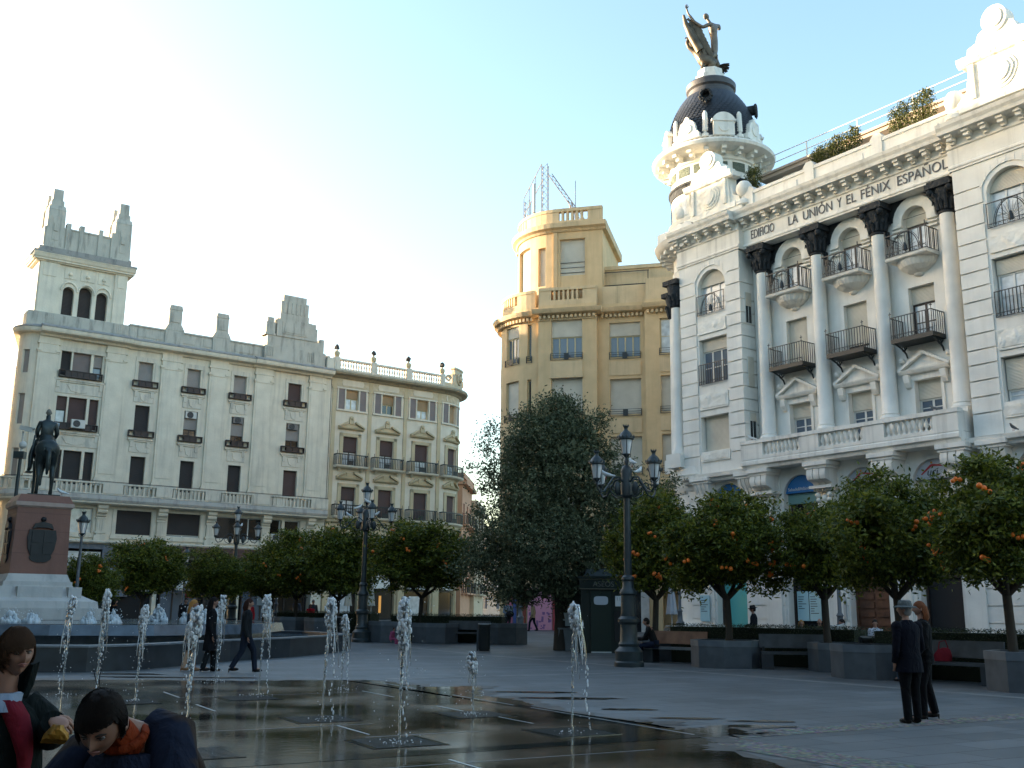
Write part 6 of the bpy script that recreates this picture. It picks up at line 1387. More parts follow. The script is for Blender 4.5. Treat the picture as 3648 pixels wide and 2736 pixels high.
# ---------------------------------------------------------------- trees
ORLEAF = leafy('orange_leaf', (.045, .066, .008), (.19, .20, .020), .32, .55); BARK = stone('bark', (.055, .045, .035), (.02, .018, .015), .6, zs=.1)
OLLEAF = leafy('oak_leaf', (.046, .062, .028), (.19, .205, .110), .2, .7)
FRUIT = plain('orange_fruit', (.80, .17, .010), .45, var=.15)
def crown_mesh(name, seed, R, H, z0, nclump, nleaf, L, mat, cone=0., shag=.18):
    """foliage: leaf clumps set through the crown's volume, denser towards its skin, with a ragged outline"""
    rr = random.Random(seed); m = MB(); cl = []
    lob = [(rr.uniform(0, 6.28), rr.uniform(-.9, 1.1), rr.uniform(.55, 1.38)) for _ in range(20)]
    for k in range(nclump):
        while True:
            d = Vector((rr.gauss(0, 1), rr.gauss(0, 1), rr.gauss(0, 1))).normalized()
            if d.z > -.85: break
        q = 1.
        for a, e, s in lob:
            v = Vector((cos(a)*cos(e), sin(a)*cos(e), sin(e))); t = max(0, d.dot(v)-.80)/.20; q *= 1+(s-1)*t
        rad_ = q*(.52+.48*rr.random()**.45); zz = d.z*rad_
        w_ = R*(1-cone*max(0, zz+.3)) if cone else R
        cl.append((Vector((d.x*rad_*w_, d.y*rad_*w_, z0+H/2+zz*H/2)), (.10+.14*rr.random())*R))
    for c, s in cl:
        up = Vector((0, 0, 1))
        for j in range(nleaf):
            leaf(m, c+Vector((rr.gauss(0, s*.6), rr.gauss(0, s*.6), rr.gauss(0, s*.5))), L, rr, .42, .25)
    for k in range(int(nclump*.16)):           # shoots standing out of the outline
        a = rr.random()*6.28; e = rr.uniform(-.2, 1.4); c = Vector((R*cos(a)*cos(e), R*sin(a)*cos(e), z0+H/2+H/2*sin(e)))*1.0
        c.z = z0+H/2+H/2*sin(e)
        d = Vector((cos(a)*.5, sin(a)*.5, .9)).normalized()
        for j in range(9): leaf(m, c+d*shag*R*(j/9)+Vector((rr.gauss(0, .04), rr.gauss(0, .04), 0)), L, rr, .42)
    for k in range(1500):                        # inner leaves that close the crown
        d = Vector((rr.gauss(0, 1), rr.gauss(0, 1), rr.gauss(0, 1))).normalized()*rr.random()**.4*.78
        leaf(m, Vector((d.x*R, d.y*R, z0+H/2+d.z*H/2)), L*1.9, rr, .55)
    o = m.build(name, mat); return o
ORC = [crown_mesh('crown', 11+k, 1.36, 2.65, 1.98, 250, 95, .125, ORLEAF) for k in range(3)]
fm = MB(); fm.ball((0, 0, 0), .05, 10, 8); FR0 = fm.build('fruit', FRUIT, None, 180)
_used = {'c': set(), 'f': False}
def orange_tree(x, y, k, R, H, z, nf, label, fruit_seed, lean=0.):
    root = thing('orange_tree', label, 'orange tree', (x, y, gz(y)), random.Random(k+int(x*9)).random()*6.28, 'orange trees round the square')
    o = ORC[k % 3]
    if k % 3 in _used['c']: o = o.copy(); COL.objects.link(o)
    _used['c'].add(k % 3); o.parent = root; o.scale = (R*1.1/1.36, R*1.1/1.36, H/2.65); o.location = (0, 0, z-1.98*H/2.65)
    rr = random.Random(fruit_seed); m = MB(); zt = z+.35
    m.tube([(0, 0, .3), (.03, 0, 1.), (0, .03, zt-.35)], [.125, .10, .095], 9); m.build('trunk', BARK, root, 60)
    for j in range(5):
        a = 2*PI*j/5+rr.random()*.6; m = MB(); r = .5*R
        m.tube([(0, .03, zt-.42), (r*.45*cos(a), r*.45*sin(a), zt-.1), (r*cos(a), r*sin(a), zt+.45), (r*1.3*cos(a), r*1.3*sin(a), zt+1.0)], [.075, .06, .04, .02], 7); m.build('limb', BARK, root, 60)
    for j in range(min(99, int(nf*1.7))):
        while True:
            d = Vector((rr.gauss(0, 1), rr.gauss(0, 1), rr.gauss(0, 1))).normalized()
            if d.z > -.6: break
        f = FR0 if not _used['f'] else FR0.copy()
        if _used['f']: COL.objects.link(f)
        _used['f'] = True
        q = .92+.14*rr.random(); c = Vector((d.x*R*1.1*q, d.y*R*1.1*q, z+H/2+d.z*H/2*q))
        if j % 3 and j: c = last+Vector((rr.uniform(-.12, .12), rr.uniform(-.12, .12), rr.uniform(-.13, .05)))
        last = c; f.parent = root; f.location = c; s = .8+.5*rr.random(); f.scale = (s, s, s)
orange_tree(4.75, 34.4, 0, 1.5, 3.1, 1.95, 40, 'orange tree behind the bench, left of the right hand row', 1)
orange_tree(6.25, 30.3, 1, 1.5, 2.75, 1.95, 44, 'fruit laden orange tree in the octagonal planter next to the bench', 2)
orange_tree(8.75, 29.2, 2, 1.15, 2.45, 1.95, 30, 'narrow orange tree between the fruit laden one and the couple', 3)
orange_tree(9.55, 25.9, 0, 1.45, 2.8, 1.95, 16, 'tall orange tree with few fruit rising behind the hatted man', 4)
orange_tree(10.75, 22.7, 1, 1.4, 2.7, 2.0, 26, 'orange tree cut by the right edge of the picture', 5)
orange_tree(-3.9, 46.6, 2, 2.1, 3.1, 1.95, 30, 'broad orange tree with many fruit left of the dark tree', 6)
orange_tree(-8.6, 52.8, 0, 2.0, 3.5, 1.8, 14, 'orange tree behind the second street lamp', 7)
orange_tree(-11.0, 54.5, 1, 1.8, 3.1, 1.8, 14, 'orange tree behind the man in the grey sweater', 8)
orange_tree(-17.9, 51.5, 2, 1.6, 2.7, 1.7, 10, 'orange tree beside the domed newspaper kiosk', 9)
orange_tree(-15.2, 54., 0, 1.5, 2.4, 1.6, 6, 'small orange tree behind the blonde woman', 10)
orange_tree(-17.35, 43.6, 1, .95, 1.9, 1.4, 14, 'small orange tree half hidden behind the pedestal', 11)
orange_tree(-20.6, 43., 2, .9, 1.6, 1.5, 4, 'orange tree at the left edge behind the pedestal', 12)
orange_tree(-13.1, 56.5, 1, 1.5, 2.6, 1.7, 4, 'dark orange tree in the middle of the far row', 13)
def big_tree():
    root = thing('evergreen_tree', 'tall dark evergreen oak standing left of the toilet kiosk', 'tree', (1.95, 40.2, gz(40.2)))
    rr = random.Random(4); m = MB(); m.tube([(0, 0, -.05), (.02, 0, 1.2), (-.05, .05, 2.6), (0, 0, 4.2), (.1, 0, 6.5), (0, 0, 8.)], [.3, .25, .23, .2, .12, .05], 12); m.build('trunk', BARK, root, 60)
    for j in range(9):
        a = 2.4*j; z = 2.2+.55*j; r = 2.4-.14*j; m = MB(); m.tube([(0, 0, z), (.5*r*cos(a), .5*r*sin(a), z+.5), (r*cos(a), r*sin(a), z+1.)], [.11, .07, .03], 7); m.build('limb', BARK, root, 60)
    m = MB(); rr = random.Random(9)
    # half widths by height, read off the tree's outline; it is fuller low on the left
    TAB = [(1.7, 1.9, 1.2), (2.3, 3.1, 2.2), (3.5, 3.5, 3.5), (4.4, 3.3, 4.1), (5.3, 2.6, 4.2), (6.2, 2.6, 3.7), (7.1, 2.7, 2.7), (8., 2.6, 1.9), (8.7, 2., 1.5), (9.25, 1.2, .9), (9.8, .3, .1)]
    def ext(z, a):
        for (z0, l0, r0), (z1, l1, r1) in zip(TAB, TAB[1:]):
            if z0 <= z <= z1: t = (z-z0)/(z1-z0); l = l0+(l1-l0)*t; r = r0+(r1-r0)*t; break
        else: l = r = .2
        c = cos(a); q = 1/math.sqrt((c/max(.1, r if c > 0 else l))**2+(sin(a)/max(.1, (l+r)/2*.85))**2)
        return max(.1, q*(.94+.13*sin(3*a+z*1.7)+.12*sin(5*a-2.3*z)+.08*sin(7*a+4*z)))
    cl = []
    for k in range(1050):
        z = rr.uniform(1.75, 9.7); a = rr.random()*6.28; R = ext(z, a)
        if rr.random() > (R/4.2)**.7+.15: continue
        q = R*(.35+.65*rr.random()**.5); cl.append(Vector((q*cos(a)-.15, q*sin(a)*.9, z)))
    for (x, z), (rx, rz), n in (((3.15, 5.1), (1.35, 1.5), 90), ((-2.85, 3.7), (.9, 1.2), 40), ((2.6, 3.6), (1.3, 1.2), 40)):
        for k in range(n):
            d = Vector((rr.gauss(0, 1), rr.gauss(0, 1), rr.gauss(0, 1))).normalized()*rr.random()**.4; cl.append(Vector((x+d.x*rx, d.y*1.2, z+d.z*rz)))
    for c in cl:
        s = .15+.17*rr.random()
        for j in range(70): leaf(m, c+Vector((rr.gauss(0, s), rr.gauss(0, s), rr.gauss(0, s*.8))), .135, rr, .45, .1)
    for k in range(110):
        z = rr.uniform(2.2, 9.6); a = rr.random()*6.28; R = ext(z, a); c = Vector((R*cos(a)-.15, R*sin(a)*.9, z)); d = Vector((cos(a), sin(a), .7*rr.random()+.15)).normalized()
        for j in range(16): leaf(m, c+d*.75*(j/16)*rr.uniform(.7, 1.1)+Vector((rr.gauss(0, .07), rr.gauss(0, .07), rr.gauss(0, .07))), .13, rr, .42)
    for k in range(2600):
        z = rr.uniform(2., 9.); a = rr.random()*6.28; q = ext(z, a)*.75*rr.random()**.5; leaf(m, Vector((q*cos(a)-.15, q*sin(a)*.9, z)), .36, rr, .6)
    # sprays hanging out towards the street on the left
    for cx, cz, s in ((-2.9, 7.6, .35), (-3.0, 6.9, .4), (-2.9, 8.3, .25), (-3.3, 5.2, .3), (1.6, 9.0, .25), (4.3, 6.3, .35), (4.5, 5.2, .3)):
        for k in range(6):
            c = Vector((cx+rr.gauss(0, s*.6), rr.gauss(0, .4), cz+rr.gauss(0, s*.6)))
            for j in range(50): leaf(m, c+Vector((rr.gauss(0, .17), rr.gauss(0, .17), rr.gauss(0, .16))), .13, rr, .42)
    m.build('crown', OLLEAF, root)
big_tree()
# ---------------------------------------------------------------- people
def skin(V, E, sub=1):
    """grow one continuous body over a skeleton: V = [(pos, radius)], E = edges; returns mesh data"""
    me = bpy.data.meshes.new('sk'); me.from_pydata([v[0] for v in V], E, []); o = bpy.data.objects.new('sk', me); COL.objects.link(o)
    o.modifiers.new('s', 'SKIN')
    for i, v in enumerate(V): me.skin_vertices[0].data[i].radius = (v[1], v[2] if len(v) > 2 else v[1])
    me.skin_vertices[0].data[0].use_root = True
    if sub: s = o.modifiers.new('u', 'SUBSURF'); s.levels = sub; s.render_levels = sub
    bpy.context.view_layer.update()
    r = bpy.data.meshes.new_from_object(o.evaluated_get(bpy.context.evaluated_depsgraph_get()))
    bpy.data.objects.remove(o); bpy.data.meshes.remove(me); return r
def add_mesh(m, me, M=None):
    n = len(m.v); m.v += [tuple((M @ v.co) if M else v.co) for v in me.vertices]
    for p in me.polygons: m.f.append(tuple(i+n for i in p.vertices)); m.mi.append(m.cm)
    bpy.data.meshes.remove(me)
def loft(m, rings, n=18, wob=0., seed=0):
    """rings (cx, cy, z, rx, ry[, tilt]) joined into a cloth-like hull with soft folds"""
    rr = random.Random(seed); ph = rr.random()*6; rows = []
    for i, r in enumerate(rings):
        row = []
        for k in range(n):
            a = 2*PI*k/n; w_ = 1+wob*(sin(5*a+ph+i*.5)+.6*sin(9*a-ph*2+i))
            z = r[2]+(r[5]*sin(a) if len(r) > 5 else 0)
            row.append(m.p((r[0]+r[3]*w_*cos(a), r[1]+r[4]*w_*sin(a), z)))
        rows.append(row)
    for a, b in zip(rows, rows[1:]):
        for k in range(n): m.face((a[k], a[(k+1) % n], b[(k+1) % n], b[k]))
    m.face(rows[0][::-1]); m.face(rows[-1])
def bell(x, y, cx, cy, sx, sy): return math.exp(-((x-cx)/sx)**2-((y-cy)/sy)**2)
def head(m, M, k=1., n=28, child=False):
    """a head with brow, nose, mouth, chin and ears; local y is where the face looks; chin to crown is .22*k"""
    rows = []; T0 = m.T; m.T = M
    for i in range(1, n):
        t = PI*i/n; row = []
        for j in range(n):
            a = 2*PI*j/n; x, y, z = sin(t)*cos(a), sin(t)*sin(a), cos(t)
            X = .074*x; Y = .092*y; Z = .112*z
            jaw = max(0, -z); X *= 1-.34*jaw**1.4; Y *= 1-.12*jaw
            if y < 0: Y *= 1.02-.25*jaw
            if y > 0:
                u, v = x, z; f = y
                d = .022*bell(u, v, 0, -.12, .13, .20)+.010*bell(u, v, 0, .12, .10, .25)+.012*bell(u, v, 0, -.27, .22, .12)
                d += .008*bell(u, v, 0, -.50, .30, .10)-.007*bell(u, v, 0, -.42, .5, .05)+.006*bell(u, v, 0, -.38, .26, .06)
                d += .014*bell(u, v, 0, -.80, .3, .16)+.006*bell(u, v, .34, .2, .22, .09)+.006*bell(u, v, -.34, .2, .22, .09)
                d -= .012*(bell(u, v, .36, .02, .17, .10)+bell(u, v, -.36, .02, .17, .10)); d += .006*(bell(u, v, .5, -.28, .25, .2)+bell(u, v, -.5, -.28, .25, .2))
                Y += d*min(1, f*1.6)
            row.append(m.p((X*k, Y*k, Z*k)))
        rows.append(row)
    top = m.p((0, 0, .112*k)); bot = m.p((0, .012*k, -.115*k))
    for a, b in zip(rows, rows[1:]):
        for j in range(n): m.face((a[j], b[j], b[(j+1) % n], a[(j+1) % n]))
    for j in range(n): m.face((top, rows[0][j], rows[0][(j+1) % n])); m.face((bot, rows[-1][(j+1) % n], rows[-1][j]))
    for s in (-1, 1):
        m.ball((s*.076*k, -.008*k, -.005*k), .03*k, 10, 8, (.35, .7, 1.)); m.ball((s*.08*k, -.004*k, -.022*k), .012*k, 8, 6)
    m.T = T0
def face_bits(M, k, root, skin_d):
    m = MB(); m.T = M
    for s in (-1, 1): m.ball((s*.0285*k, .0755*k, .004*k), .0115*k, 10, 8, (1.1, 1, .75))
    m.build('eye', plain('eye_white', (.20, .17, .155), .4), root, 180)
    m = MB(); m.T = M
    for s in (-1, 1): m.ball((s*.0285*k+.002*k, .0835*k, .002*k), .0055*k, 8, 6, (1, .7, .8))
    m.build('iris', plain('iris', (.015, .010, .007), .2), root, 180)
    m = MB(); m.T = M
    for s in (-1, 1):
        m.tube([(s*.014*k, .094*k, .022*k), (s*.03*k, .091*k, .028*k), (s*.048*k, .078*k, .022*k)], [.003*k, .0045*k, .002*k], 5)
        m.tube([(s*.017*k, .087*k, .0105*k), (s*.029*k, .0905*k, .0135*k), (s*.041*k, .083*k, .009*k)], .0022*k, 5)
    m.build('eyebrow', plain('brow', (.022, .014, .010), .8), root, 60)
    m = MB(); m.T = M
    m.tube([(-.021*k, .086*k, -.051*k), (-.008*k, .0965*k, -.0465*k), (0, .0975*k, -.048*k), (.008*k, .0965*k, -.0465*k), (.021*k, .086*k, -.051*k)], [.002*k, .005*k, .0045*k, .005*k, .002*k], 6)
    m.tube([(-.018*k, .087*k, -.055*k), (0, .097*k, -.058*k), (.018*k, .087*k, -.055*k)], [.002*k, .006*k, .002*k], 6)
    m.build('lips', plain('lips', (.24, .095, .075), .5), root, 60)
def hand(m, M, k=1., curl=.5, side=1):
    """palm with four unequal curling fingers and a thumb from its side; local -z runs down to the fingertips, y is the palm side"""
    T0 = m.T; m.T = M
    m.ball((0, 0, -.045*k), .045*k, 10, 8, (.92, .36, 1.1))
    for i, (x, L) in enumerate(((.030, .068), (.010, .078), (-.010, .073), (-.029, .056))):
        p = Vector((x*side*k, .003*k, -.080*k)); pts = [p+Vector((0, 0, .03*k)), p]; a = 0
        for s_, f in ((.45, .8), (.3, 1.), (.25, .9)): a += curl*f; p = p+Vector((0, sin(a), -cos(a)))*L*s_*k; pts.append(p)
        m.tube(pts, [.0085*k, .009*k, .0082*k, .0075*k, .005*k], 7)
    m.tube([(.03*side*k, .0, -.02*k), (.052*side*k, .012*k, -.045*k), (.056*side*k, .030*k, -.066*k), (.046*side*k, .046*k, -.08*k)], [.012*k, .0115*k, .0095*k, .006*k], 7)
    m.T = T0
def frame(p, fwd, up=(0, 0, 1)):
    """a matrix at p whose y looks along fwd"""
    y = Vector(fwd).normalized(); x = y.cross(Vector(up)).normalized(); z = x.cross(y)
    return Matrix(((x.x, y.x, z.x, p[0]), (x.y, y.y, z.y, p[1]), (x.z, y.z, z.z, p[2]), (0, 0, 0, 1)))
SKINM = plain('skin', (.30, .155, .105), .55, var=.10)
def cloth(name, c, rough=.85):
    m = plain(name, c, rough, spec=.15, var=.18); nt = m.node_tree; tc = nt.nodes.new('ShaderNodeTexCoord'); n = nt.nodes.new('ShaderNodeTexNoise'); n.inputs['Scale'].default_value = 9.; n.inputs['Detail'].default_value = 4.; n.inputs['Distortion'].default_value = 1.2
    mp = nt.nodes.new('ShaderNodeMapping'); mp.inputs['Scale'].default_value = (1, 1, .45); nt.links.new(tc.outputs['Object'], mp.inputs['Vector']); nt.links.new(mp.outputs['Vector'], n.inputs['Vector'])
    bp = nt.nodes.new('ShaderNodeBump'); bp.inputs['Strength'].default_value = .9; bp.inputs['Distance'].default_value = .05; nt.links.new(n.outputs['Fac'], bp.inputs['Height']); nt.links.new(bp.outputs['Normal'], nt.nodes['Principled BSDF'].inputs['Normal']); return m
HAIRM = {}
def hair_mat(c):
    if c not in HAIRM: HAIRM[c] = plain('hair', c, .7, spec=.12, var=.4)
    return HAIRM[c]
def hair_cap(m, M, k, front=.30, back=-.75, thick=1.10, n=24, fringe=0., seed=1):
    """hair over the skull: high at the face, low at the nape"""
    T0 = m.T; m.T = M; rr = random.Random(seed); rows = []
    for i in range(n+1):
        row = []
        for j in range(n):
            a = 2*PI*j/n; f = sin(a)                 # 1 at the face, -1 at the nape
            zmin = back+(front-back)*max(0, min(1, (f+.35)/1.15))**.6
            if f > .5 and fringe: zmin = fringe+.12*sin(a*7+seed)
            t1 = math.acos(max(-1, min(1, zmin))); t = t1*i/n
            x, y, z = sin(t)*cos(a), sin(t)*sin(a), cos(t); q = thick*(1+.02*rr.random())
            if i == n: q = .98
            row.append(m.p((.076*x*q*k, (.094*y*q-.004)*k, .114*z*q*k)))
        rows.append(row)
    for a, b in zip(rows, rows[1:]):
        for j in range(n): m.face((a[j], b[j], b[(j+1) % n], a[(j+1) % n]))
    m.T = T0
def strands(m, M, k, count, seed, fringe=.05, L=.07):
    """locks of hair combed down and forward from the crown"""
    rr = random.Random(seed); T0 = m.T; m.T = M
    for q in range(count):
        sweep = rr.gauss(.35, .12); a = rr.random()*6.28; f = sin(a); zlow = fringe+rr.gauss(0, .07)-.16*cos(a) if f > .35 else (-.25+rr.gauss(0, .1) if f > -.2 else -.7)
        z0 = rr.uniform(zlow+.2, .95); pts = []
        for s in range(5):
            z = max(zlow-.08*rr.random(), z0-L/.112*s/4*1.2); r_ = math.sqrt(max(0, 1-z*z)); b = a+sweep*s/4
            g = 1.10+.05*rr.random(); pts.append((.076*r_*cos(b)*g*k, (.094*r_*sin(b)*g-.004)*k, .114*z*g*k))
        m.tube(pts, [.0016*k, .0028*k, .0028*k, .002*k, .0005*k], 3)
    m.T = T0
def person(label, x, y, hd, H, pose='stand', top=(.02, .02, .025), legs=(.02, .022, .03), hair=(.02, .013, .01), hairstyle='short', coat=0., skirt=None, hat=None, z=None, group=None, arms=None, build=1., bag=None, bald=False, stride=0., shoe=(.012, .01, .01), heel=False, seated=False, lean=0., look=None, sleeves=True, scarf=None):
    """a clothed standing, walking or seated figure; heading hd is the facing direction in degrees (0 = +y, away from the viewer)"""
    z = gz(y) if z is None else z; k = H/1.72
    root = thing('person', label, 'person', (x, y, z), -rad(hd), group)
    S = Vector((0, 0, 0))
    hip = Vector((0, 0, .93)) if not seated else Vector((0, -.02, .54))
    ln = lean; ch = hip+Vector((0, sin(ln)*.40, cos(ln)*.40)); nk = hip+Vector((0, sin(ln)*.54+.01, cos(ln)*.54)); hc = nk+Vector((0, sin(ln*.6)*.16+.02, cos(ln*.6)*.155))
    shL, shR = ch+Vector((-.17*build, 0, .05)), ch+Vector((.17*build, 0, .05))
    st = stride
    if seated:
        kn = [Vector((-.11, .42, .50)), Vector((.11, .42, .50))]; an = [Vector((-.12, .44, .09)), Vector((.13, .50, .09))]; hp = [hip+Vector((-.09, 0, -.02)), hip+Vector((.09, 0, -.02))]
    else:
        hp = [hip+Vector((-.085, 0, -.03)), hip+Vector((.085, 0, -.03))]
        kn = [Vector((-.09, st*.30+.02, .50)), Vector((.09, -st*.16+.02, .50))]; an = [Vector((-.09, st*.42, .09)), Vector((.09, -st*.50, .10+.05*st))]
    A = arms or (((-.24, -.05, -.27), (-.24, .03, -.50)), ((.24, -.05, -.27), (.24, .03, -.50)))
    el = [ch+Vector(A[0][0]), ch+Vector(A[1][0])]; wr = [ch+Vector(A[0][1]), ch+Vector(A[1][1])]
    V = [(hip*k, .11*k), ((hip+(ch-hip)*.5)*k, .105*k), (ch*k, .12*k), (nk*k, .05*k), ((nk+(hc-nk)*.5)*k, .05*k), (hc*k, .07*k)]; E = [(0, 1), (1, 2), (2, 3), (3, 4), (4, 5)]
    for sh, e, w_ in ((shL, el[0], wr[0]), (shR, el[1], wr[1])):
        n = len(V); V += [(sh*k, .055*k), (e*k, .038*k), (w_*k, .026*k)]; E += [(2, n), (n, n+1), (n+1, n+2)]
    for h_, kn_, a_ in zip(hp, kn, an):
        n = len(V); V += [(h_*k, .085*k), (kn_*k, .052*k), (a_*k, .034*k), ((a_+Vector((0, .13, -.05)))*k, .03*k)]; E += [(0, n), (n, n+1), (n+1, n+2), (n+2, n+3)]
    m = MB(); add_mesh(m, skin(V, E))
    fw = look or (0, 1, -.05); HM = frame(hc*k, fw); head(m, HM, k, 20)
    for w_, e, sd in ((wr[0], el[0], 1), (wr[1], el[1], -1)):
        d = (w_-e).normalized(); hm = frame(w_*k, Vector((0, 1, .01)) if abs(d.y) < .9 else Vector((0, 0, 1)), -d); hand(m, hm, k, .45, sd)
    m.build('body', SKINM, root, 60)
    # trousers / tights
    m = MB(); TC = cloth('trousers', legs); kk = k
    for h_, kn_, a_ in zip(hp, kn, an): m.tube([v*kk for v in (h_+Vector((0, 0, .04)), h_.lerp(kn_, .5), kn_, kn_.lerp(a_, .5), a_+Vector((0, 0, -.03)))], [.105*k*build, .092*k*build, .07*k, .066*k, .062*k], 12)
    loft(m, [((hip.x)*k, hip.y*k, (hip.z-.12)*k, .15*k*build, .11*k*build), (hip.x*k, hip.y*k, (hip.z+.02)*k, .17*k*build, .12*k*build), (hip.x*k, hip.y*k, (hip.z+.12)*k, .155*k*build, .11*k*build)], 16); m.build('trousers', TC, root, 60)
    # jacket or coat
    m = MB(); r = []
    bot = hip.z-.10-coat
    for zz, rx, ry in ((bot, .19+coat*.10, .135+coat*.08), (hip.z-.06, .185, .135), (hip.z+.10, .165, .12), (hip.z+.25, .175, .125), (ch.z, .195, .125), (ch.z+.07, .18, .105), (ch.z+.12, .10, .075), (ch.z+.15, .065, .06)):
        t = (zz-hip.z)/max(.01, ch.z-hip.z); c = hip+(ch-hip)*t if t > 0 else Vector((hip.x, hip.y, zz)); r.append((c.x*k, c.y*k, (c.z if t > 0 else zz)*k, rx*k*build, ry*k*build))
    if seated: r = [q for q in r if q[2] > (hip.z-.09)*k]
    loft(m, r, 20, .025, int(x*10)); TM = cloth('jacket', top)
    for sh, e, w_ in ((shL, el[0], wr[0]), (shR, el[1], wr[1])): m.tube([v*k for v in (sh+Vector((0, 0, .0)), sh.lerp(e, .5), e, e.lerp(w_, .5), w_)], [.072*k*build, .062*k, .056*k, .05*k, .045*k], 12); m.ball(sh*k, .075*k*build, 10, 8)
    m.build('jacket', TM, root, 60)
    if skirt:
        m = MB(); loft(m, [(hip.x*k, hip.y*k, (hip.z-.42)*k, .21*k, .17*k), (hip.x*k, hip.y*k, (hip.z-.1)*k, .19*k, .15*k), (hip.x*k, hip.y*k, (hip.z+.08)*k, .16*k, .12*k)], 20, .03); m.build('skirt', cloth('skirt', skirt), root, 60)
    for a_ in an:
        m = MB(); f = (a_+Vector((0, .06, -.055)))*k; m.ball(f, .1*k, 12, 8, (.42, 1.25, .42))
        if heel: m.tube([(a_.x*k, (a_.y-.04)*k, .07*k), (a_.x*k, (a_.y-.05)*k, 0)], [.02*k, .008*k], 6)
        m.build('shoe', cloth('shoe', shoe, .4), root, 60)
    HC = hair_mat(hair)
    if not bald:
        m = MB(); hair_cap(m, HM, k, .35, -.7 if hairstyle != 'bald' else -.2, 1.1, 18); 
        if hairstyle == 'long' or hairstyle == 'bob':
            L = .30 if hairstyle == 'long' else .12; c = hc*k
            T0 = m.T; m.T = HM; rr = random.Random(3)
            for q in range(46):
                a = PI+.25+(PI-.5)*q/45; x0, y0 = .088*cos(a)*k, (.10*sin(a)-.004)*k; l = L*(.8+.4*rr.random())*k
                m.tube([(x0*.9, y0*.9, .05*k), (x0*1.05, y0*1.08, -.02*k), (x0*1.12, y0*1.12-.01*k, -.05*k-l*.5), (x0*(1.0 if hairstyle == 'long' else .85), y0*1.1, -.06*k-l)], [.016*k, .02*k, .02*k, .006*k], 5)
            m.T = T0
        m.build('hair', HC, root, 70)
    elif hairstyle == 'fringe':
        m = MB(); hair_cap(m, HM, k, .0, -.7, 1.05, 18)
        m.build('hair', HC, root, 70)
    if hat:
        m = MB(); m.T = HM @ Matrix.Translation((0, -.005*k, .055*k)) @ Matrix.Rotation(-.12, 4, 'X')
        m.lathe([(.165*k, -.022*k), (.168*k, -.008*k), (.13*k, .004*k), (.102*k, .008*k), (.10*k, .04*k), (.092*k, .075*k), (.072*k, .088*k), (.03*k, .072*k), (0, .068*k)], 24)
        m.lathe([(.0995*k, .012*k), (.1005*k, .04*k)], 24); m.build('hat', cloth('felt_hat', hat), root, 50)
    if scarf:
        m = MB(); m.tube([(nk.x*k+.085*k*cos(t), nk.y*k+.085*k*sin(t), nk.z*k+.01*k*sin(3*t)) for t in [2*PI*q/14 for q in range(15)]], .035*k, 8); m.build('scarf', cloth('scarf', scarf), root, 60)
    return root
# three women walking past the basin
person('blonde woman in dark clothes walking past the fountain basin', -7.72, 25.75, 75, 1.66, top=(.03, .035, .05), legs=(.42, .26, .17), hair=(.36, .17, .05), hairstyle='long', coat=.12, skirt=(.02, .02, .025), stride=.25, heel=True, shoe=(.3, .16, .08))
person('woman with long dark hair in a long black coat beside the blonde woman', -7.2, 25.6, 68, 1.72, top=(.008, .008, .010), legs=(.01, .012, .014), hair=(.010, .008, .008), hairstyle='long', coat=.34, stride=.28, heel=True)
person('woman in a short black leather jacket striding in navy trousers and heels', -6.33, 25.55, 72, 1.70, top=(.014, .016, .018), legs=(.012, .017, .03), hair=(.035, .014, .010), hairstyle='bob', stride=.62, heel=True, build=1.05)
# the couple on the right
person('elderly man in a grey felt hat and navy suit seen from behind', 5.72, 15.25, -22, 1.66, top=(.0035, .004, .009), legs=(.003, .0035, .005), hair=(.2, .2, .2), hairstyle='short', coat=.10, hat=(.10, .115, .115), build=1.12, look=(-.5, .8, .12), arms=(((-.25, -.02, -.26), (-.22, .06, -.46)), ((.25, .0, -.26), (.20, .14, -.42))))
person('woman with auburn bobbed hair and dark leather jacket beside the man in the hat', 6.22, 15.95, -75, 1.68, top=(.008, .008, .009), legs=(.0035, .0035, .005), hair=(.17, .058, .025), hairstyle='bob', stride=.2, heel=True, look=(-.2, 1, .02), arms=(((-.24, .02, -.26), (-.12, .2, -.38)), ((.24, .02, -.26), (.12, .2, -.38))))
# seated and strolling figures
person('man in a black jacket and jeans sitting forward on the bench', 4.42, 32.35, -70, 1.74, seated=True, top=(.012, .012, .013), legs=(.015, .022, .045), hair=(.02, .015, .012), lean=.38, arms=(((-.22, .16, -.22), (-.1, .38, -.22)), ((.22, .16, -.22), (.08, .40, -.24))))
person('woman in dark clothes with jeans and a red bag sitting behind the couple', 9.35, 24.35, -40, 1.66, seated=True, top=(.012, .011, .013), legs=(.03, .055, .085), hair=(.22, .14, .08), hairstyle='bob', lean=.15, scarf=(.06, .03, .03))
m = MB(); loft(m, [(0, 0, 0, .2, .1), (0, 0, .12, .22, .11), (.04, 0, .26, .14, .07), (.06, 0, .3, .05, .03)], 14, .05); m.tube([(-.1, 0, .24), (-.06, 0, .42), (.08, 0, .46), (.14, 0, .26)], .012, 6)
o = m.build('red_bag', cloth('red_bag', (.16, .012, .02)), None, 60, (9.85, 24.2, .48)); tag(o, 'red bag lying on the grey bench beside the seated woman', 'bag')
person('bald man in a grey top carrying a dark bag by the pink hoarding', -.1, 62., 175, 1.74, top=(.16, .20, .24), legs=(.02, .02, .025), bald=True, build=1.1, arms=(((-.25, .05, -.26), (-.1, .22, -.32)), ((.25, .05, -.26), (.1, .22, -.32))))
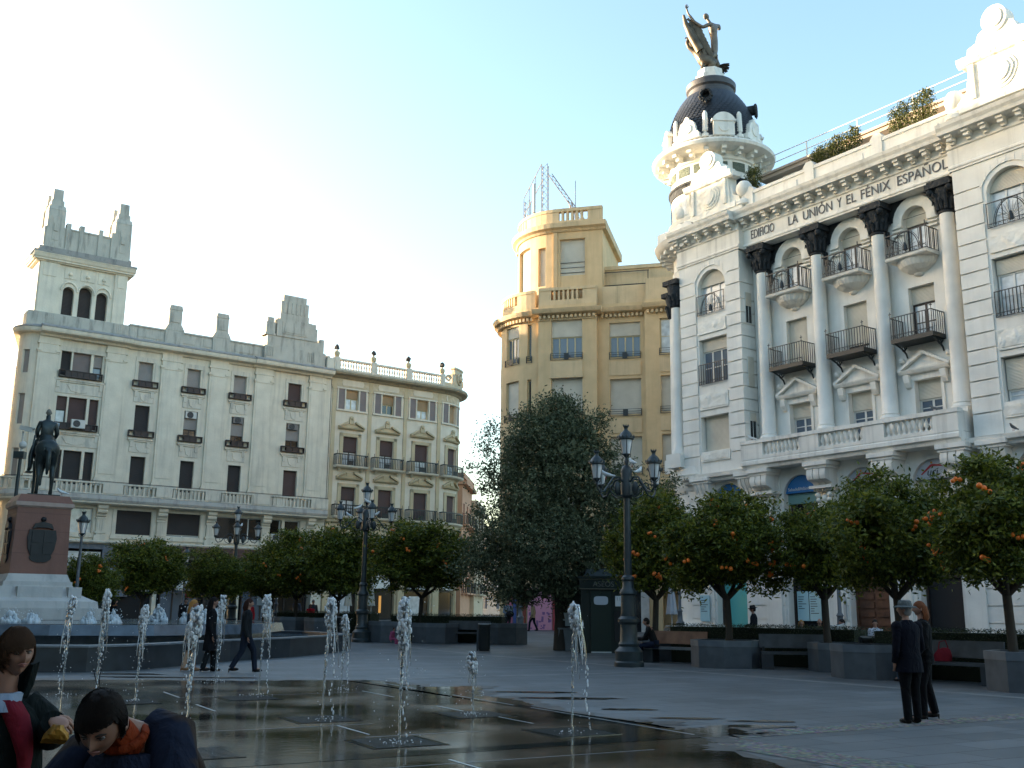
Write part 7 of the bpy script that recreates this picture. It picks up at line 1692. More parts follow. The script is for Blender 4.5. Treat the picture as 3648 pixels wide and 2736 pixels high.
m = MB(); m.ball((0, 0, 0), .24, 12, 8, (1, .5, .8)); m.tube([(-.18, 0, .1), (-.1, 0, .35), (.1, 0, .35), (.18, 0, .1)], .02, 6); o = m.build('shoulder_bag', cloth('black_bag', (.012, .012, .014)), None, 60, (.02, 61.72, 1.3)); tag(o, 'black bag held in front by the bald man', 'bag')
person('man in a beige jacket walking past the pink hoarding', 1.38, 62.6, -70, 1.72, top=(.26, .20, .12), legs=(.012, .014, .02), hair=(.02, .016, .014), coat=.05, stride=.5)
person('man in a grey sweater and jeans behind the fountain', -11.6, 57.5, -160, 1.78, top=(.16, .18, .24), legs=(.03, .07, .11), hair=(.02, .015, .012), stride=.2)
person('child in a bright red outfit next to the man in the grey sweater', -10.85, 57.6, 180, 1.45, top=(.55, .012, .03), legs=(.30, .01, .03), hair=(.03, .02, .015), build=1.1)
person('grey haired person behind the child in red', -10.9, 58.6, 170, 1.7, top=(.06, .06, .07), legs=(.03, .03, .035), hair=(.35, .33, .32))
person('man in a dark cap and black jacket in front of the aqua door', 8.45, 36.6, -75, 1.72, top=(.012, .014, .018), legs=(.02, .02, .025), hair=(.03, .02, .02), hat=(.03, .025, .025), arms=(((-.24, .1, -.24), (-.15, .3, -.28)), ((.24, .1, -.24), (.15, .3, -.28))))
G = 'people sitting at the cafe tables'
person('woman with blond hair and sunglasses sitting behind the hedge', 10.25, 37.2, 190, 1.62, seated=True, top=(.03, .03, .03), hair=(.30, .16, .06), hairstyle='long', group=G)
person('bald man sitting under the narrow orange tree', 10.95, 37.4, 190, 1.68, seated=True, top=(.02, .02, .022), bald=True, group=G)
person('man in a dark jacket reading a paper at a cafe table', 10.75, 33.9, -90, 1.72, seated=True, top=(.02, .024, .02), hair=(.02, .016, .014), group=G, lean=.15)
person('man in a white shirt facing the square at a cafe table', 12.15, 35.2, 200, 1.7, seated=True, top=(.48, .50, .55), legs=(.03, .04, .07), hair=(.02, .016, .014), group=G)
m = MB(); m.T = Matrix.Rotation(.5, 4, 'X'); m.box(-.28, 0, -.01, .01, 0, .42); m.T = Matrix.Rotation(.5, 4, 'X') @ Matrix.Rotation(.5, 4, 'Z'); m.box(0, .28, -.01, .01, 0, .42); o = m.build('newspaper', PAPER, None, None, (10.35, 33.6, .78)); tag(o, 'open newspaper held by the man at the cafe table', 'newspaper')
def cafe_table(x, y, label):
    root = thing('cafe_table', label, 'table', (x, y, gz(y)), 0, 'round cafe tables'); m = MB(); m.lathe([(.32, .72), (.33, .74), (.32, .76), (0, .76)], 18); m.build('table_top', plain('steel_top', (.35, .37, .38), .3, metal=.4), root, 40); m = MB(); m.tube([(0, 0, 0), (0, 0, .72)], .03, 8); m.lathe([(.22, 0), (.2, .03), (.03, .06)], 14); m.build('leg', IRON, root)
cafe_table(10.2, 33.9, 'round steel cafe table in front of the man with the newspaper'); cafe_table(11.9, 34.6, 'round steel cafe table before the man in the white shirt'); cafe_table(10.55, 36.6, 'round steel cafe table behind the hedge near the bald man')
def cafe_chair(x, y, rz, label):
    root = thing('cafe_chair', label, 'chair', (x, y, gz(y)), rz, 'cafe chairs'); m = MB(); m.box(-.22, .22, -.22, .22, .43, .46); m.build('seat', plain('chair_weave', (.10, .085, .07), .7), root); m = MB(); m.tube([(-.22, -.22, .45), (-.23, -.28, .75), (-.15, -.31, .9), (.15, -.31, .9), (.23, -.28, .75), (.22, -.22, .45)], .015, 6); m.box(-.19, .19, -.3, -.28, .55, .85); m.build('backrest', plain('chair_alu', (.45, .46, .46), .35, metal=.6), root)
    for a in (-.2, .2):
        for b in (-.2, .2): m = MB(); m.tube([(a, b, .43), (a*1.1, b*1.1, 0)], .012, 5); m.build('leg', bpy.data.materials['chair_alu'], root)
for x, y, r, l in ((10.25, 37.15, PI, 'chair under the blond woman behind the hedge'), (10.95, 37.35, PI, 'chair under the bald man behind the hedge'), (10.75, 33.9, rad(90), 'chair under the man with the newspaper'), (12.15, 35.2, PI-.3, 'chair under the man in the white shirt'), (6.0, 41.5, 2.2, 'empty light cafe chair beside the folded parasol'), (6.7, 42.0, 2.8, 'empty light cafe chair behind the folded parasol')): cafe_chair(x, y, r, l)
person('small child in pink crouching by the planter behind the tallest jet', -4.9, 44.2, 120, 1.0, seated=True, top=(.35, .08, .16), legs=(.28, .06, .12), hair=(.03, .02, .02), lean=.3, z=gz(44)-.1)
person('bald man in a dark suit beside the pedestal steps', -17.9, 44.2, 180, 1.72, top=(.015, .015, .02), bald=True)
person('person with an orange scarf at the newspaper kiosk counter', -16.4, 43.8, 40, 1.7, top=(.015, .013, .013), hair=(.012, .01, .01), scarf=(.22, .09, .04), hairstyle='bob')
person('dark figure under the orange tree left of the blonde woman', -14.6, 47.6, 150, 1.74, top=(.010, .010, .012), hair=(.012, .01, .01), build=1.2)
person('person in black standing behind the far end of the basin', -13.7, 48.5, -150, 1.72, top=(.010, .010, .012), hair=(.012, .01, .01))
person('woman in a red top behind the woman in the leather jacket', -12.2, 49.5, 170, 1.66, top=(.30, .015, .02), hair=(.03, .02, .015), hairstyle='bob')
# ---------------------------------------------------------------- the two boys in the foreground
def boy_left():
    root = thing('person', 'boy in a dark coat and red jumper at the left edge holding a snack bag', 'person', (-2.11, 4.4, 0), 0)
    hc = Vector((.078, .0, 1.312)); fw = Vector((.72, -.69, -.06)); up = Vector((-.10, .02, 1)); k = .84; HM = frame(hc, fw, up)
    V = [((0, .05, .70), .10), ((0, .04, .85), .10), ((0, .03, 1.0), .11), ((.02, .02, 1.13), .046), ((.04, .01, 1.19), .042), ((.055, .005, 1.26), .06),
         ((.12, .09, 1.08), .05), ((.235, .05, .985), .035), ((.305, -.11, 1.055), .024), ((-.11, -.10, 1.06), .05), ((-.17, -.13, .85), .036), ((-.05, -.22, .75), .026),
         ((-.07, .07, .62), .08), ((-.08, .05, .36), .05), ((-.08, .07, .07), .036), ((-.03, -.03, .03), .03), ((.07, .03, .62), .08), ((.07, .0, .36), .05), ((.07, .02, .07), .036), ((.12, -.06, .03), .03)]
    E = [(0, 1), (1, 2), (2, 3), (3, 4), (4, 5), (2, 6), (6, 7), (7, 8), (2, 9), (9, 10), (10, 11), (0, 12), (12, 13), (13, 14), (14, 15), (0, 16), (16, 17), (17, 18), (18, 19)]
    m = MB(); add_mesh(m, skin([(Vector(a), b) for a, b in V], E)); head(m, HM, k, 48)
    # hand closed over the top of the bag
    hm = frame((.305, -.125, 1.06), (-.1, .5, -.6), (-.80, .1, .35)); hand(m, hm, .80, .95, 1)
    m.build('body', SKINM, root, 60); face_bits(HM, k, root, None)
    HR = hair_mat((.050, .026, .014)); m = MB(); hair_cap(m, HM, k, .42, -.72, 1.10, 40, .52, 2); m.build('hair', HR, root, 70)
    m = MB(); strands(m, HM, k, 2600, 5, .36, .10); m.build('hair_locks', HR, root, 70)
    CO = cloth('green_coat', (.004, .007, .0065)); m = MB()
    loft(m, [(0, .05, .28, .26, .24), (0, .05, .55, .24, .21), (0, .05, .75, .21, .185), (0, .04, .92, .20, .175), (0, .035, 1.03, .205, .175), (.0, .03, 1.09, .17, .14), (.01, .03, 1.13, .11, .10)], 36, .022, 3)
    m.tube([(.10, .07, 1.08), (.18, .08, 1.03), (.235, .05, .985), (.275, -.03, 1.01), (.30, -.10, 1.05)], [.085, .075, .066, .056, .046], 16); m.tube([(-.09, -.08, 1.06), (-.16, -.13, .96), (-.17, -.14, .85), (-.12, -.18, .79), (-.05, -.22, .75)], [.085, .072, .064, .054, .046], 16)
    m.ball((.10, .08, 1.05), .09, 14, 10); m.ball((-.10, -.09, 1.05), .085, 14, 10); m.build('coat', CO, root, 60)
    # tall turned-up collar, open at the throat
    m = MB(); rows = []
    for i in range(19):
        a = rad(-8)+rad(268)*i/18; c, s = cos(a), sin(a); fl = .012*sin(i*1.1)
        rows.append([m.p((.015+.095*c, .03+.085*s, 1.09)), m.p((.02+(.112+fl)*c, .03+(.10+fl)*s, 1.18)), m.p((.022+(.126+fl)*c, .03+(.112+fl)*s, 1.262+.012*sin(i))), m.p((.022+(.118+fl)*c, .03+(.104+fl)*s, 1.258)), m.p((.015+.088*c, .03+.078*s, 1.09))])
    for a, b in zip(rows, rows[1:]):
        for j in range(4): m.face((a[j], a[j+1], b[j+1], b[j]))
    m.face(rows[0]); m.face(rows[-1][::-1]); m.build('coat_collar', CO, root, 60)
    m = MB(); loft(m, [(.19, -.07, .84, .02, .025), (.188, -.072, .92, .03, .035), (.168, -.075, 1.0, .042, .045), (.135, -.07, 1.07, .05, .05), (.08, -.05, 1.13, .052, .05)], 20, .02, 6); m.build('red_jumper', cloth('red_jumper', (.13, .008, .016)), root, 60)
    m = MB(); m.tube([(.045+.062*cos(t), -.005+.06*sin(t), 1.135+.008*cos(2*t)) for t in [rad(-150+300*q/16) for q in range(17)]], .014, 8)
    for s in (-1, 1): m.prism([(.085+.02*s, 1.14), (.085+.075*s, 1.13), (.085+.03*s, 1.075)], -.075, -.06) if False else None
    loft(m, [(.09, -.075, 1.085, .055, .05), (.07, -.03, 1.15, .064, .06)], 16); m.build('shirt_collar', cloth('shirt', (.22, .26, .32)), root, 60)
    m = MB()
    for a, b in (((-.08, .06, .62), (-.08, .07, .08)), ((.07, .03, .62), (.07, .02, .08))): m.tube([a, ((a[0]+b[0])/2, (a[1]+b[1])/2, .36), b], [.10, .075, .065], 12)
    m.build('trousers', cloth('boy_trousers', (.012, .014, .02)), root, 60)
    for p in ((-.06, .03, .04), (.09, -.02, .04)): m = MB(); m.ball(p, .09, 12, 8, (.5, 1.2, .45)); m.build('shoe', cloth('trainer', (.03, .03, .035)), root, 60)
    bm = node_mat('gold_foil'); b = bm[2]; b.inputs['Metallic'].default_value = .6; b.inputs['Roughness'].default_value = .32; noise_colour(bm[1], b, (.22, .105, .012), .6, 14.)
    m = MB(); rr = random.Random(8); n = 16; rows = []
    for sx, z, ry in ((.035, .05, .02), (.05, .025, .03), (.075, -.005, .034), (.085, -.035, .030), (.09, -.055, .012), (.093, -.062, .003)):
        rows.append([m.p((sx*cos(2*PI*j/n)*(1+.10*rr.random()), ry*sin(2*PI*j/n)*(1+.35*rr.random()), z+.010*rr.random())) for j in range(n)])
    for a, b_ in zip(rows, rows[1:]):
        for j in range(n): m.face((a[j], a[(j+1) % n], b_[(j+1) % n], b_[j]))
    m.face(rows[0][::-1]); m.face(rows[-1]); o = m.build('snack_bag', bm[0], None, None, (-2.11+.34, 4.4-.15, 1.01)); o.rotation_euler = (0, .08, .3); o.scale = (.56, .6, .62); tag(o, 'crumpled golden snack bag in the hand of the boy in the green coat', 'snack bag')
boy_left()
def camo(J):
    # brown patches printed across the navy cloth
    nt = J.node_tree; b = nt.nodes['Principled BSDF']; old = b.inputs['Base Color'].links[0].from_socket; n = nt.nodes.new('ShaderNodeTexNoise'); n.inputs['Scale'].default_value = 6.5; n.inputs['Detail'].default_value = 1; tc = nt.nodes.new('ShaderNodeTexCoord'); nt.links.new(tc.outputs['Object'], n.inputs['Vector'])
    r = nt.nodes.new('ShaderNodeValToRGB'); r.color_ramp.elements[0].position = .57; r.color_ramp.elements[1].position = .61; nt.links.new(n.outputs['Fac'], r.inputs['Fac']); mx = nt.nodes.new('ShaderNodeMixRGB'); mx.inputs['Color2'].default_value = (.032, .019, .013, 1); nt.links.new(r.outputs['Color'], mx.inputs['Fac']); nt.links.new(old, mx.inputs['Color1']); nt.links.new(mx.outputs['Color'], b.inputs['Base Color'])
def boy_bending():
    root = thing('person', 'dark haired boy in a navy jacket bending forward, orange collar showing', 'person', (-1.19, 3.25, 0), 0)
    hc = Vector((-.015, -.05, 1.163)); fw = Vector((.02, -.80, -.58)); k = .82; HM = frame(hc, fw, (.06, -.5, 1))
    V = [((.09, .42, .68), .10), ((.08, .32, .82), .105), ((.05, .24, 1.0), .115), ((.02, .13, 1.11), .05), ((.0, .07, 1.13), .048), ((-.01, .0, 1.15), .06),
         ((.13, .20, 1.06), .05), ((.19, .02, .86), .036), ((.14, -.16, .74), .026), ((-.11, .18, 1.04), .05), ((-.2, .0, .86), .036), ((-.16, -.16, .72), .026),
         ((.0, .43, .62), .08), ((-.02, .32, .36), .05), ((-.02, .42, .07), .036), ((-.03, .3, .03), .03), ((.17, .42, .62), .08), ((.19, .3, .36), .05), ((.18, .4, .07), .036), ((.19, .28, .03), .03)]
    E = [(0, 1), (1, 2), (2, 3), (3, 4), (4, 5), (2, 6), (6, 7), (7, 8), (2, 9), (9, 10), (10, 11), (0, 12), (12, 13), (13, 14), (14, 15), (0, 16), (16, 17), (17, 18), (18, 19)]
    m = MB(); add_mesh(m, skin([(Vector(a), b) for a, b in V], E)); head(m, HM, k, 48)
    for w_, e, sd in ((Vector((.14, -.16, .74)), Vector((.19, .02, .86)), -1), (Vector((-.16, -.16, .72)), Vector((-.24, 0, .8)), 1)): hand(m, frame(w_, (0, 0, -1), -(w_-e).normalized()), .8, .5, sd)
    m.build('body', plain('tan_skin', (.20, .095, .06), .55, var=.08), root, 60); face_bits(HM, k, root, None)
    HR = hair_mat((.012, .009, .008)); m = MB(); hair_cap(m, HM, k, .52, -.72, 1.10, 40, .64, 4); m.build('hair', HR, root, 70)
    m = MB(); strands(m, HM, k, 2600, 12, .54, .08); T0 = HM; m.T = HM
    rr = random.Random(2)
    for q in range(2): x = rr.gauss(0, .004); m.tube([(x, -.02+rr.gauss(0, .006), .12), (x*1.6, -.03, .15), (x*2.4+rr.gauss(0, .004), -.045, .175)], [.0016, .0014, .0004], 4)
    m.build('hair_locks', HR, root, 70)
    J = cloth('navy_jacket', (.007, .010, .022)); camo(J); m = MB()
    R = []
    for t, rx, ry in ((-.15, .16, .14), (.1, .155, .14), (.4, .16, .145), (.7, .165, .14), (.9, .15, .125), (1.03, .12, .10), (1.13, .08, .07)):
        c = Vector((.09, .46, .70)).lerp(Vector((.035, .20, 1.06)), t); R.append((c, rx, ry))
    ax = (Vector((.035, .20, 1.06))-Vector((.09, .46, .70))).normalized(); ux = Vector((1, .1, .1)); ux = (ux-ax*ux.dot(ax)).normalized(); uy = ax.cross(ux); rows = []
    for i, (c, rx, ry) in enumerate(R):
        rows.append([m.p(c+ux*rx*(1+.03*sin(5*a_+i))*cos(a_)+uy*ry*(1+.03*sin(7*a_-i))*sin(a_)) for a_ in [2*PI*q/32 for q in range(32)]])
    for a, b in zip(rows, rows[1:]):
        for j in range(32): m.face((a[j], a[(j+1) % 32], b[(j+1) % 32], b[j]))
    m.face(rows[0][::-1]); m.face(rows[-1])
    m.tube([(.06, .21, 1.11), (.115, .19, 1.10), (.165, .10, .98), (.185, .02, .87), (.17, -.07, .80), (.14, -.16, .74)], [.075, .085, .078, .068, .058, .048], 18); m.tube([(-.05, .19, 1.09), (-.12, .15, 1.04), (-.175, .07, .95), (-.2, .0, .86), (-.18, -.08, .79), (-.16, -.16, .72)], [.075, .085, .076, .066, .056, .048], 18)
    m.build('jacket', J, root, 60)
    m = MB(); m.tube([(.012+.058*cos(t), .085+.052*sin(t), 1.105+.03*sin(t)+.008*cos(t)) for t in [2*PI*q/20 for q in range(21)]], .014, 10); m.tube([(.016, .11, 1.08), (.01, .075, 1.11), (.0, .035, 1.14)], [.052, .048, .044], 16); m.build('orange_collar', cloth('orange_fleece', (.17, .024, .005)), root, 60)
    m = MB(); rr = random.Random(4); loft(m, [(.0, .06, .84, .15, .10), (.0, .09, .96, .15, .10), (.005, .11, 1.06, .10, .08)], 20, .02); m.build('tee_shirt', cloth('navy_tee', (.010, .013, .026)), root, 60)
    m = MB()
    for q in range(9): x = -.07+.16*rr.random(); z = .875+.07*rr.random(); m.ball((x+.03, -.03+.3*(z-.87), z+.05), .016+.012*rr.random(), 8, 6, (1.6, .25, .6))
    m.build('shirt_print', cloth('pale_print', (.30, .33, .36)), root, 60)
    m = MB()
    for a, b in (((.0, .43, .64), (-.02, .42, .08)), ((.17, .42, .64), (.18, .4, .08))): m.tube([a, ((a[0]+b[0])/2, (a[1]+b[1])/2-.1, .36), b], [.10, .075, .065], 12)
    m.build('trousers', cloth('boy_jeans', (.015, .02, .04)), root, 60)
    for p in ((-.025, .37, .04), (.185, .35, .04)): m = MB(); m.ball(p, .09, 12, 8, (.5, 1.2, .45)); m.build('shoe', cloth('trainer', (.03, .03, .035)), root, 60)
boy_bending()
# ---------------------------------------------------------------- equestrian statue, seen from behind
def rider():
    root = thing('equestrian_statue', 'dark bronze horse and rider on the pink pedestal, seen from behind', 'statue', (-17.62, 38.75, 5.48), rad(33))
    z0 = 0.
    V = [((0, -.35, 1.75), .36), ((0, .0, 1.72), .37), ((0, .45, 1.72), .37), ((0, .8, 1.85), .30), ((.02, 1.1, 2.2), .2), ((.05, 1.3, 2.5), .15), ((.05, 1.5, 2.6), .13), ((.06, 1.8, 2.35), .09),
         ((-.2, -.45, 1.55), .24), ((-.24, -.35, 1.15), .15), ((-.24, -.52, .72), .09), ((-.25, -.45, .22), .065), ((-.25, -.38, .06), .09),
         ((.2, -.45, 1.55), .24), ((.24, -.30, 1.15), .15), ((.24, -.46, .72), .09), ((.25, -.40, .22), .065), ((.25, -.33, .06), .09),
         ((-.18, .65, 1.45), .17), ((-.18, .75, 1.0), .09), ((-.18, .72, .5), .065), ((-.18, .74, .08), .08),
         ((.16, .7, 1.45), .17), ((.1, 1.05, 1.2), .09), ((.05, .98, .75), .065), ((.05, .92, .5), .07),
         ((0, -.68, 1.78), .10), ((0, -.80, 1.5), .10), ((0, -.80, 1.1), .09), ((0, -.74, .75), .04)]
    E = [(0, 1), (1, 2), (2, 3), (3, 4), (4, 5), (5, 6), (6, 7), (0, 8), (8, 9), (9, 10), (10, 11), (11, 12), (0, 13), (13, 14), (14, 15), (15, 16), (16, 17), (3, 18), (18, 19), (19, 20), (20, 21), (3, 22), (22, 23), (23, 24), (24, 25), (0, 26), (26, 27), (27, 28), (28, 29)]
    m = MB(); add_mesh(m, skin([(Vector(a), b) for a, b in V], E)); m.box(-.55, .55, -.7, 1.2, -.02, .05)
    m.ball((0, -.42, 1.72), .44, 16, 12, (1, .75, .95)); m.build('horse', BRONZE, root, 60)
    V = [((0, .12, 2.1), .22), ((0, .12, 2.4), .2), ((0, .14, 2.68), .24), ((0, .16, 2.92), .1), ((0, .18, 3.05), .09), ((0, .2, 3.16), .11),
         ((-.27, .14, 2.8), .12), ((-.36, .1, 2.45), .09), ((-.28, .4, 2.28), .07), ((-.2, .5, 2.25), .07), ((.27, .14, 2.8), .12), ((.36, .12, 2.45), .09), ((.3, .38, 2.25), .07), ((.2, .5, 2.25), .07),
         ((-.3, .3, 2.05), .16), ((-.42, .55, 1.6), .11), ((-.44, .35, 1.1), .08), ((-.46, .55, 1.02), .07), ((.3, .3, 2.05), .16), ((.42, .55, 1.6), .11), ((.44, .35, 1.15), .08), ((.46, .55, 1.05), .07)]
    E = [(0, 1), (1, 2), (2, 3), (3, 4), (4, 5), (2, 6), (6, 7), (7, 8), (8, 9), (2, 10), (10, 11), (11, 12), (12, 13), (0, 14), (14, 15), (15, 16), (16, 17), (0, 18), (18, 19), (19, 20), (20, 21)]
    m = MB(); add_mesh(m, skin([(Vector(a), b) for a, b in V], E)); m.lathe([(.3, 2.05), (.27, 2.25), (.22, 2.35)], 16, (0, .12)); m.box(-.58, -.34, .2, .6, .92, .97); m.build('rider', BRONZE, root, 60)
    m = MB(); head(m, frame((0, .2, 3.24), (0, 1, 0)), 1.3, 20); m.build('rider_head', plain('weathered_head', (.17, .16, .13), .7, var=.3), root, 60)
    m = MB(); m.tube([(-.42, .0, 2.3), (-.5, -.2, 1.8), (-.55, -.35, 1.3)], [.04, .035, .015], 6); m.build('sword', BRONZE, root, 60)
    m = MB(); loft(m, [(0, -.05, 2.0, .36, .3), (0, 0, 2.1, .3, .32)], 14); m.build('saddle', BRONZE, root, 60)
rider()
# ---------------------------------------------------------------- rooftop phoenix with a figure on its back
def phoenix():
    root = thing('rooftop_statue', 'bronze winged bird with a nude figure on its back, crowning the dome', 'statue', (10.75, 52.1, 30.66), 0); root.scale = (1.12, 1.12, 1.12)
    V = [((-.05, 0, .5), .38), ((-.35, 0, .85), .34), ((-.62, 0, 1.15), .22), ((-.82, -.02, 1.25), .13), ((-1.0, -.03, 1.38), .10), ((-1.08, -.03, 1.62), .09), ((-1.0, -.03, 1.84), .09), ((-1.1, -.05, 1.9), .05), ((-1.2, -.06, 1.86), .015),
         ((.3, 0, .42), .27), ((.55, 0, .38), .2), ((-.3, -.15, .35), .15), ((-.42, -.18, .0), .10), ((.1, -.2, .3), .2), ((.05, -.2, .0), .14)]
    E = [(0, 1), (1, 2), (2, 3), (3, 4), (4, 5), (5, 6), (6, 7), (7, 8), (0, 9), (9, 10), (0, 11), (11, 12), (0, 13), (13, 14)]
    m = MB(); add_mesh(m, skin([(Vector(a), b) for a, b in V], E)); m.lathe([(.55, -.05), (.5, .08), (.3, .2), (0, .25)], 12, (0, 0)); m.build('bird', VERDI, root, 50)
    # wing: overlapping feathers fanned along a raised arm
    rr = random.Random(6); m = MB()
    for s_, dy in ((-1, -.28), (1, .3)):
        for row, (n, L, w_) in enumerate(((11, 1.15, .16), (9, .8, .15), (8, .5, .13))):
            for k in range(n):
                t = k/(n-1); p = Vector((-.95+.75*t**1.2-.12*row, dy*(1-.2*t), 2.9-1.75*t-.12*row)) if s_ < 0 else Vector((-.65+.6*t, dy, 2.7-1.6*t))
                d = Vector((.58-.25*t, 0, -.62-.1*t)).normalized() if row else Vector((.50, 0, -.75)).normalized()
                q = p+d*L*(.55+.45*sin(PI*min(1, .25+t*.75))); n_ = Vector((d.z, 0, -d.x)); y = Vector((0, -.035*(3-row)*(-s_ if s_ > 0 else 1), 0))
                a0 = p+n_*w_*.4; a1 = p-n_*w_*.4; b0 = q+n_*w_*.45; b1 = q-n_*w_*.45; e = q+d*w_*.6
                f = [a0+y, b0+y, e+y, b1+y, a1+y]; th = Vector((0, .03, 0)); I = [m.p(v) for v in f]; J = [m.p(v+th) for v in f]; m.face(I); m.face(J[::-1])
                for j in range(5): m.face((I[j], I[(j+1) % 5], J[(j+1) % 5], J[j]))
        m.tube([(-1.25 if s_ < 0 else -.8, dy, 3.0), (-1.15 if s_ < 0 else -.8, dy, 2.5), (-.85, dy*.9, 1.8), (-.45, dy*.7, 1.1)], [.06, .13, .2, .24], 10)
    m.build('wing', VERDI, root, 50)
    m = MB()
    for k in range(11):
        a = -1.15+1.5*k/10; d = Vector((cos(a), .12*sin(k*2.), sin(a)*.9)); p = Vector((.45, 0, .4)); m.tube([p, p+d*.3, p+d*.55], [.07, .11, .05], 6, .5)
    m.build('tail', plain('tail_bronze', (.045, .036, .028), .5, metal=.4), root, 50)
    V = [((.26, -.1, 1.3), .2), ((.28, -.1, 1.75), .19), ((.2, -.1, 2.35), .23), ((.06, -.1, 2.72), .09), ((-.0, -.1, 2.85), .08), ((-.1, -.1, 3.0), .11),
         ((.05, -.34, 2.5), .13), ((-.35, -.42, 2.25), .095), ((-.75, -.42, 2.55), .075), ((-1.05, -.42, 3.0), .055), ((-1.12, -.42, 3.3), .05), ((.4, .1, 2.6), .15), ((.58, .2, 2.75), .12), ((.62, .25, 2.5), .09),
         ((.28, -.14, .95), .14), ((.05, -.25, .7), .11), ((.2, -.28, .35), .08), ((.32, .14, .9), .14), ((.5, .2, .55), .11), ((.5, .2, .2), .08)]
    E = [(0, 1), (1, 2), (2, 3), (3, 4), (4, 5), (2, 6), (6, 7), (7, 8), (8, 9), (9, 10), (2, 11), (11, 12), (12, 13), (0, 14), (14, 15), (15, 16), (0, 17), (17, 18), (18, 19)]
    m = MB(); add_mesh(m, skin([(Vector(a), b) for a, b in V], E)); head(m, frame((-.1, -.1, 3.03), (-1, -.3, -.1)), 1.5, 18); hair_cap(m, frame((-.1, -.1, 3.03), (-1, -.3, -.1)), 1.5, .3, -.6, 1.08, 14); hand(m, frame((-1.12, -.42, 3.28), (0, -1, .2), (0, 0, -1)), 1.6, .25, 1)
    m.build('figure', plain('pale_bronze', (.16, .13, .10), .5, metal=.3, var=.3), root, 60)
phoenix()
# ---------------------------------------------------------------- water jets
JF, _n, _b = node_mat('jet_froth'); _b.inputs['Base Color'].default_value = (.92, .93, .94, 1); _b.inputs['Roughness'].default_value = .35
_t = _n.nodes.new('ShaderNodeBsdfTranslucent'); _t.inputs['Color'].default_value = (.95, .96, .97, 1); _m = _n.nodes.new('ShaderNodeMixShader'); _m.inputs['Fac'].default_value = .45
_n.links.new(_b.outputs['BSDF'], _m.inputs[1]); _n.links.new(_t.outputs['BSDF'], _m.inputs[2]); _n.links.new(_m.outputs['Shader'], _n.nodes['Material Output'].inputs['Surface'])
JW = node_mat('jet_water')
def _jw():
    m, nt, b = JW; b.inputs['Base Color'].default_value = (.86, .90, .92, 1); b.inputs['Roughness'].default_value = .08; b.inputs['Transmission Weight'].default_value = .92; b.inputs['IOR'].default_value = 1.33; b.inputs['Specular IOR Level'].default_value = .8; return m
JWM = _jw()
def jet(x, y, h, label, w_=.10, frothy=.5, lean=0., fall=.12, seed=1, split=0.):
    """a jet caught in mid air: a beaded rising thread, a swollen ragged head, and water falling back in broken strands"""
    rr = random.Random(seed); m = MB()
    def blob(c, r, sq=(1, 1, 1), fr=None):
        m.cm = 1 if (rr.random() < (.8 if fr is None else fr)) else 0; r *= .72
        m.ball(c, r, 8, 6, (sq[0]*rr.uniform(.75, 1.25), sq[1]*rr.uniform(.75, 1.25), sq[2]*rr.uniform(.8, 1.3)))
    # thin rising thread, beading higher up
    n = int(h/.035); pts = []; rad_ = []; m.cm = 0
    for i in range(n+1):
        t = i/n; pts.append((lean*t*t+.004*rr.gauss(0, 1), .004*rr.gauss(0, 1), h*t*.97)); rad_.append((.010+.006*rr.random())*(1+.8*frothy*t)*(1 if t < .45 else .55+.9*abs(sin(i*1.05))))
    m.tube(pts, rad_, 6)
    for i in range(int(n*.5)):
        t = .35+.6*rr.random(); blob((lean*t*t+rr.gauss(0, .006), rr.gauss(0, .006), h*t), .012+.012*rr.random(), (1, 1, 1.2))
    # ragged head: skins of water and froth
    hh = .30*h*(.6+.6*frothy)
    for i in range(int(110+330*frothy)):
        t = rr.random()**.8; z = h-hh*t; r = w_*(.35+.65*sin(PI*min(1, .12+t*.75)))*rr.random()**.6; a = rr.random()*6.28; tt = z/h
        blob((lean*tt*tt+r*cos(a)*.8+fall*t*t*.4, r*sin(a)*.8, z), .010+.020*rr.random()*(1.2-t*.6), (1, 1, 1.5))
    K = 7
    for j in range(K):                              # curling lips that drop back down
        m.cm = j % 2; a = 6.28*j/K+rr.random(); rr_ = w_*rr.uniform(.5, .95); L = rr.uniform(.25, .55)*h; p = []
        for s in range(9):
            u = s/8; p.append((lean+rr_*cos(a)*(u**.6)*.8+fall*u*.6+.012*sin(9*u+j), rr_*sin(a)*(u**.6)*.8+.012*cos(7*u+j), h+.03*sin(PI*u)-.02-L*u*u-hh*.12*u))
        m.tube(p, [(.012+.010*rr.random())*(1-.75*(s/8)) for s in range(9)], 6)
    # broken falling strand beside the thread
    dx = fall+split; q = 0.; z = h*.86
    while z > .05:
        u = 1-z/h; blob((lean*.8+dx*(.45+.6*u)+.018*sin(14*u)+rr.gauss(0, .010), rr.gauss(0, .02), z), .007+.013*rr.random(), (.8, .8, 1.5+.8*rr.random())); z -= .018+.03*rr.random()*(1+u)
    for i in range(int(24+50*frothy)):             # stray drops
        z = h*rr.random()*1.0; s = .05+.10*frothy; blob((lean*(z/h)**2+rr.gauss(fall*.3, s), rr.gauss(0, s), z), .004+.005*rr.random())
    for i in range(int(14+26*frothy)):             # splash ring on the paving
        a = rr.random()*6.28; r = abs(rr.gauss(0, .16)); blob((r*cos(a), r*sin(a), .012+.05*rr.random()*math.exp(-r*4)), .006+.006*rr.random())
    o = m.build('water_jet', [JWM, JF], None, 180, (x, y, 0)); tag(o, label, 'water jet', 'upright jets rising from the wet paving')
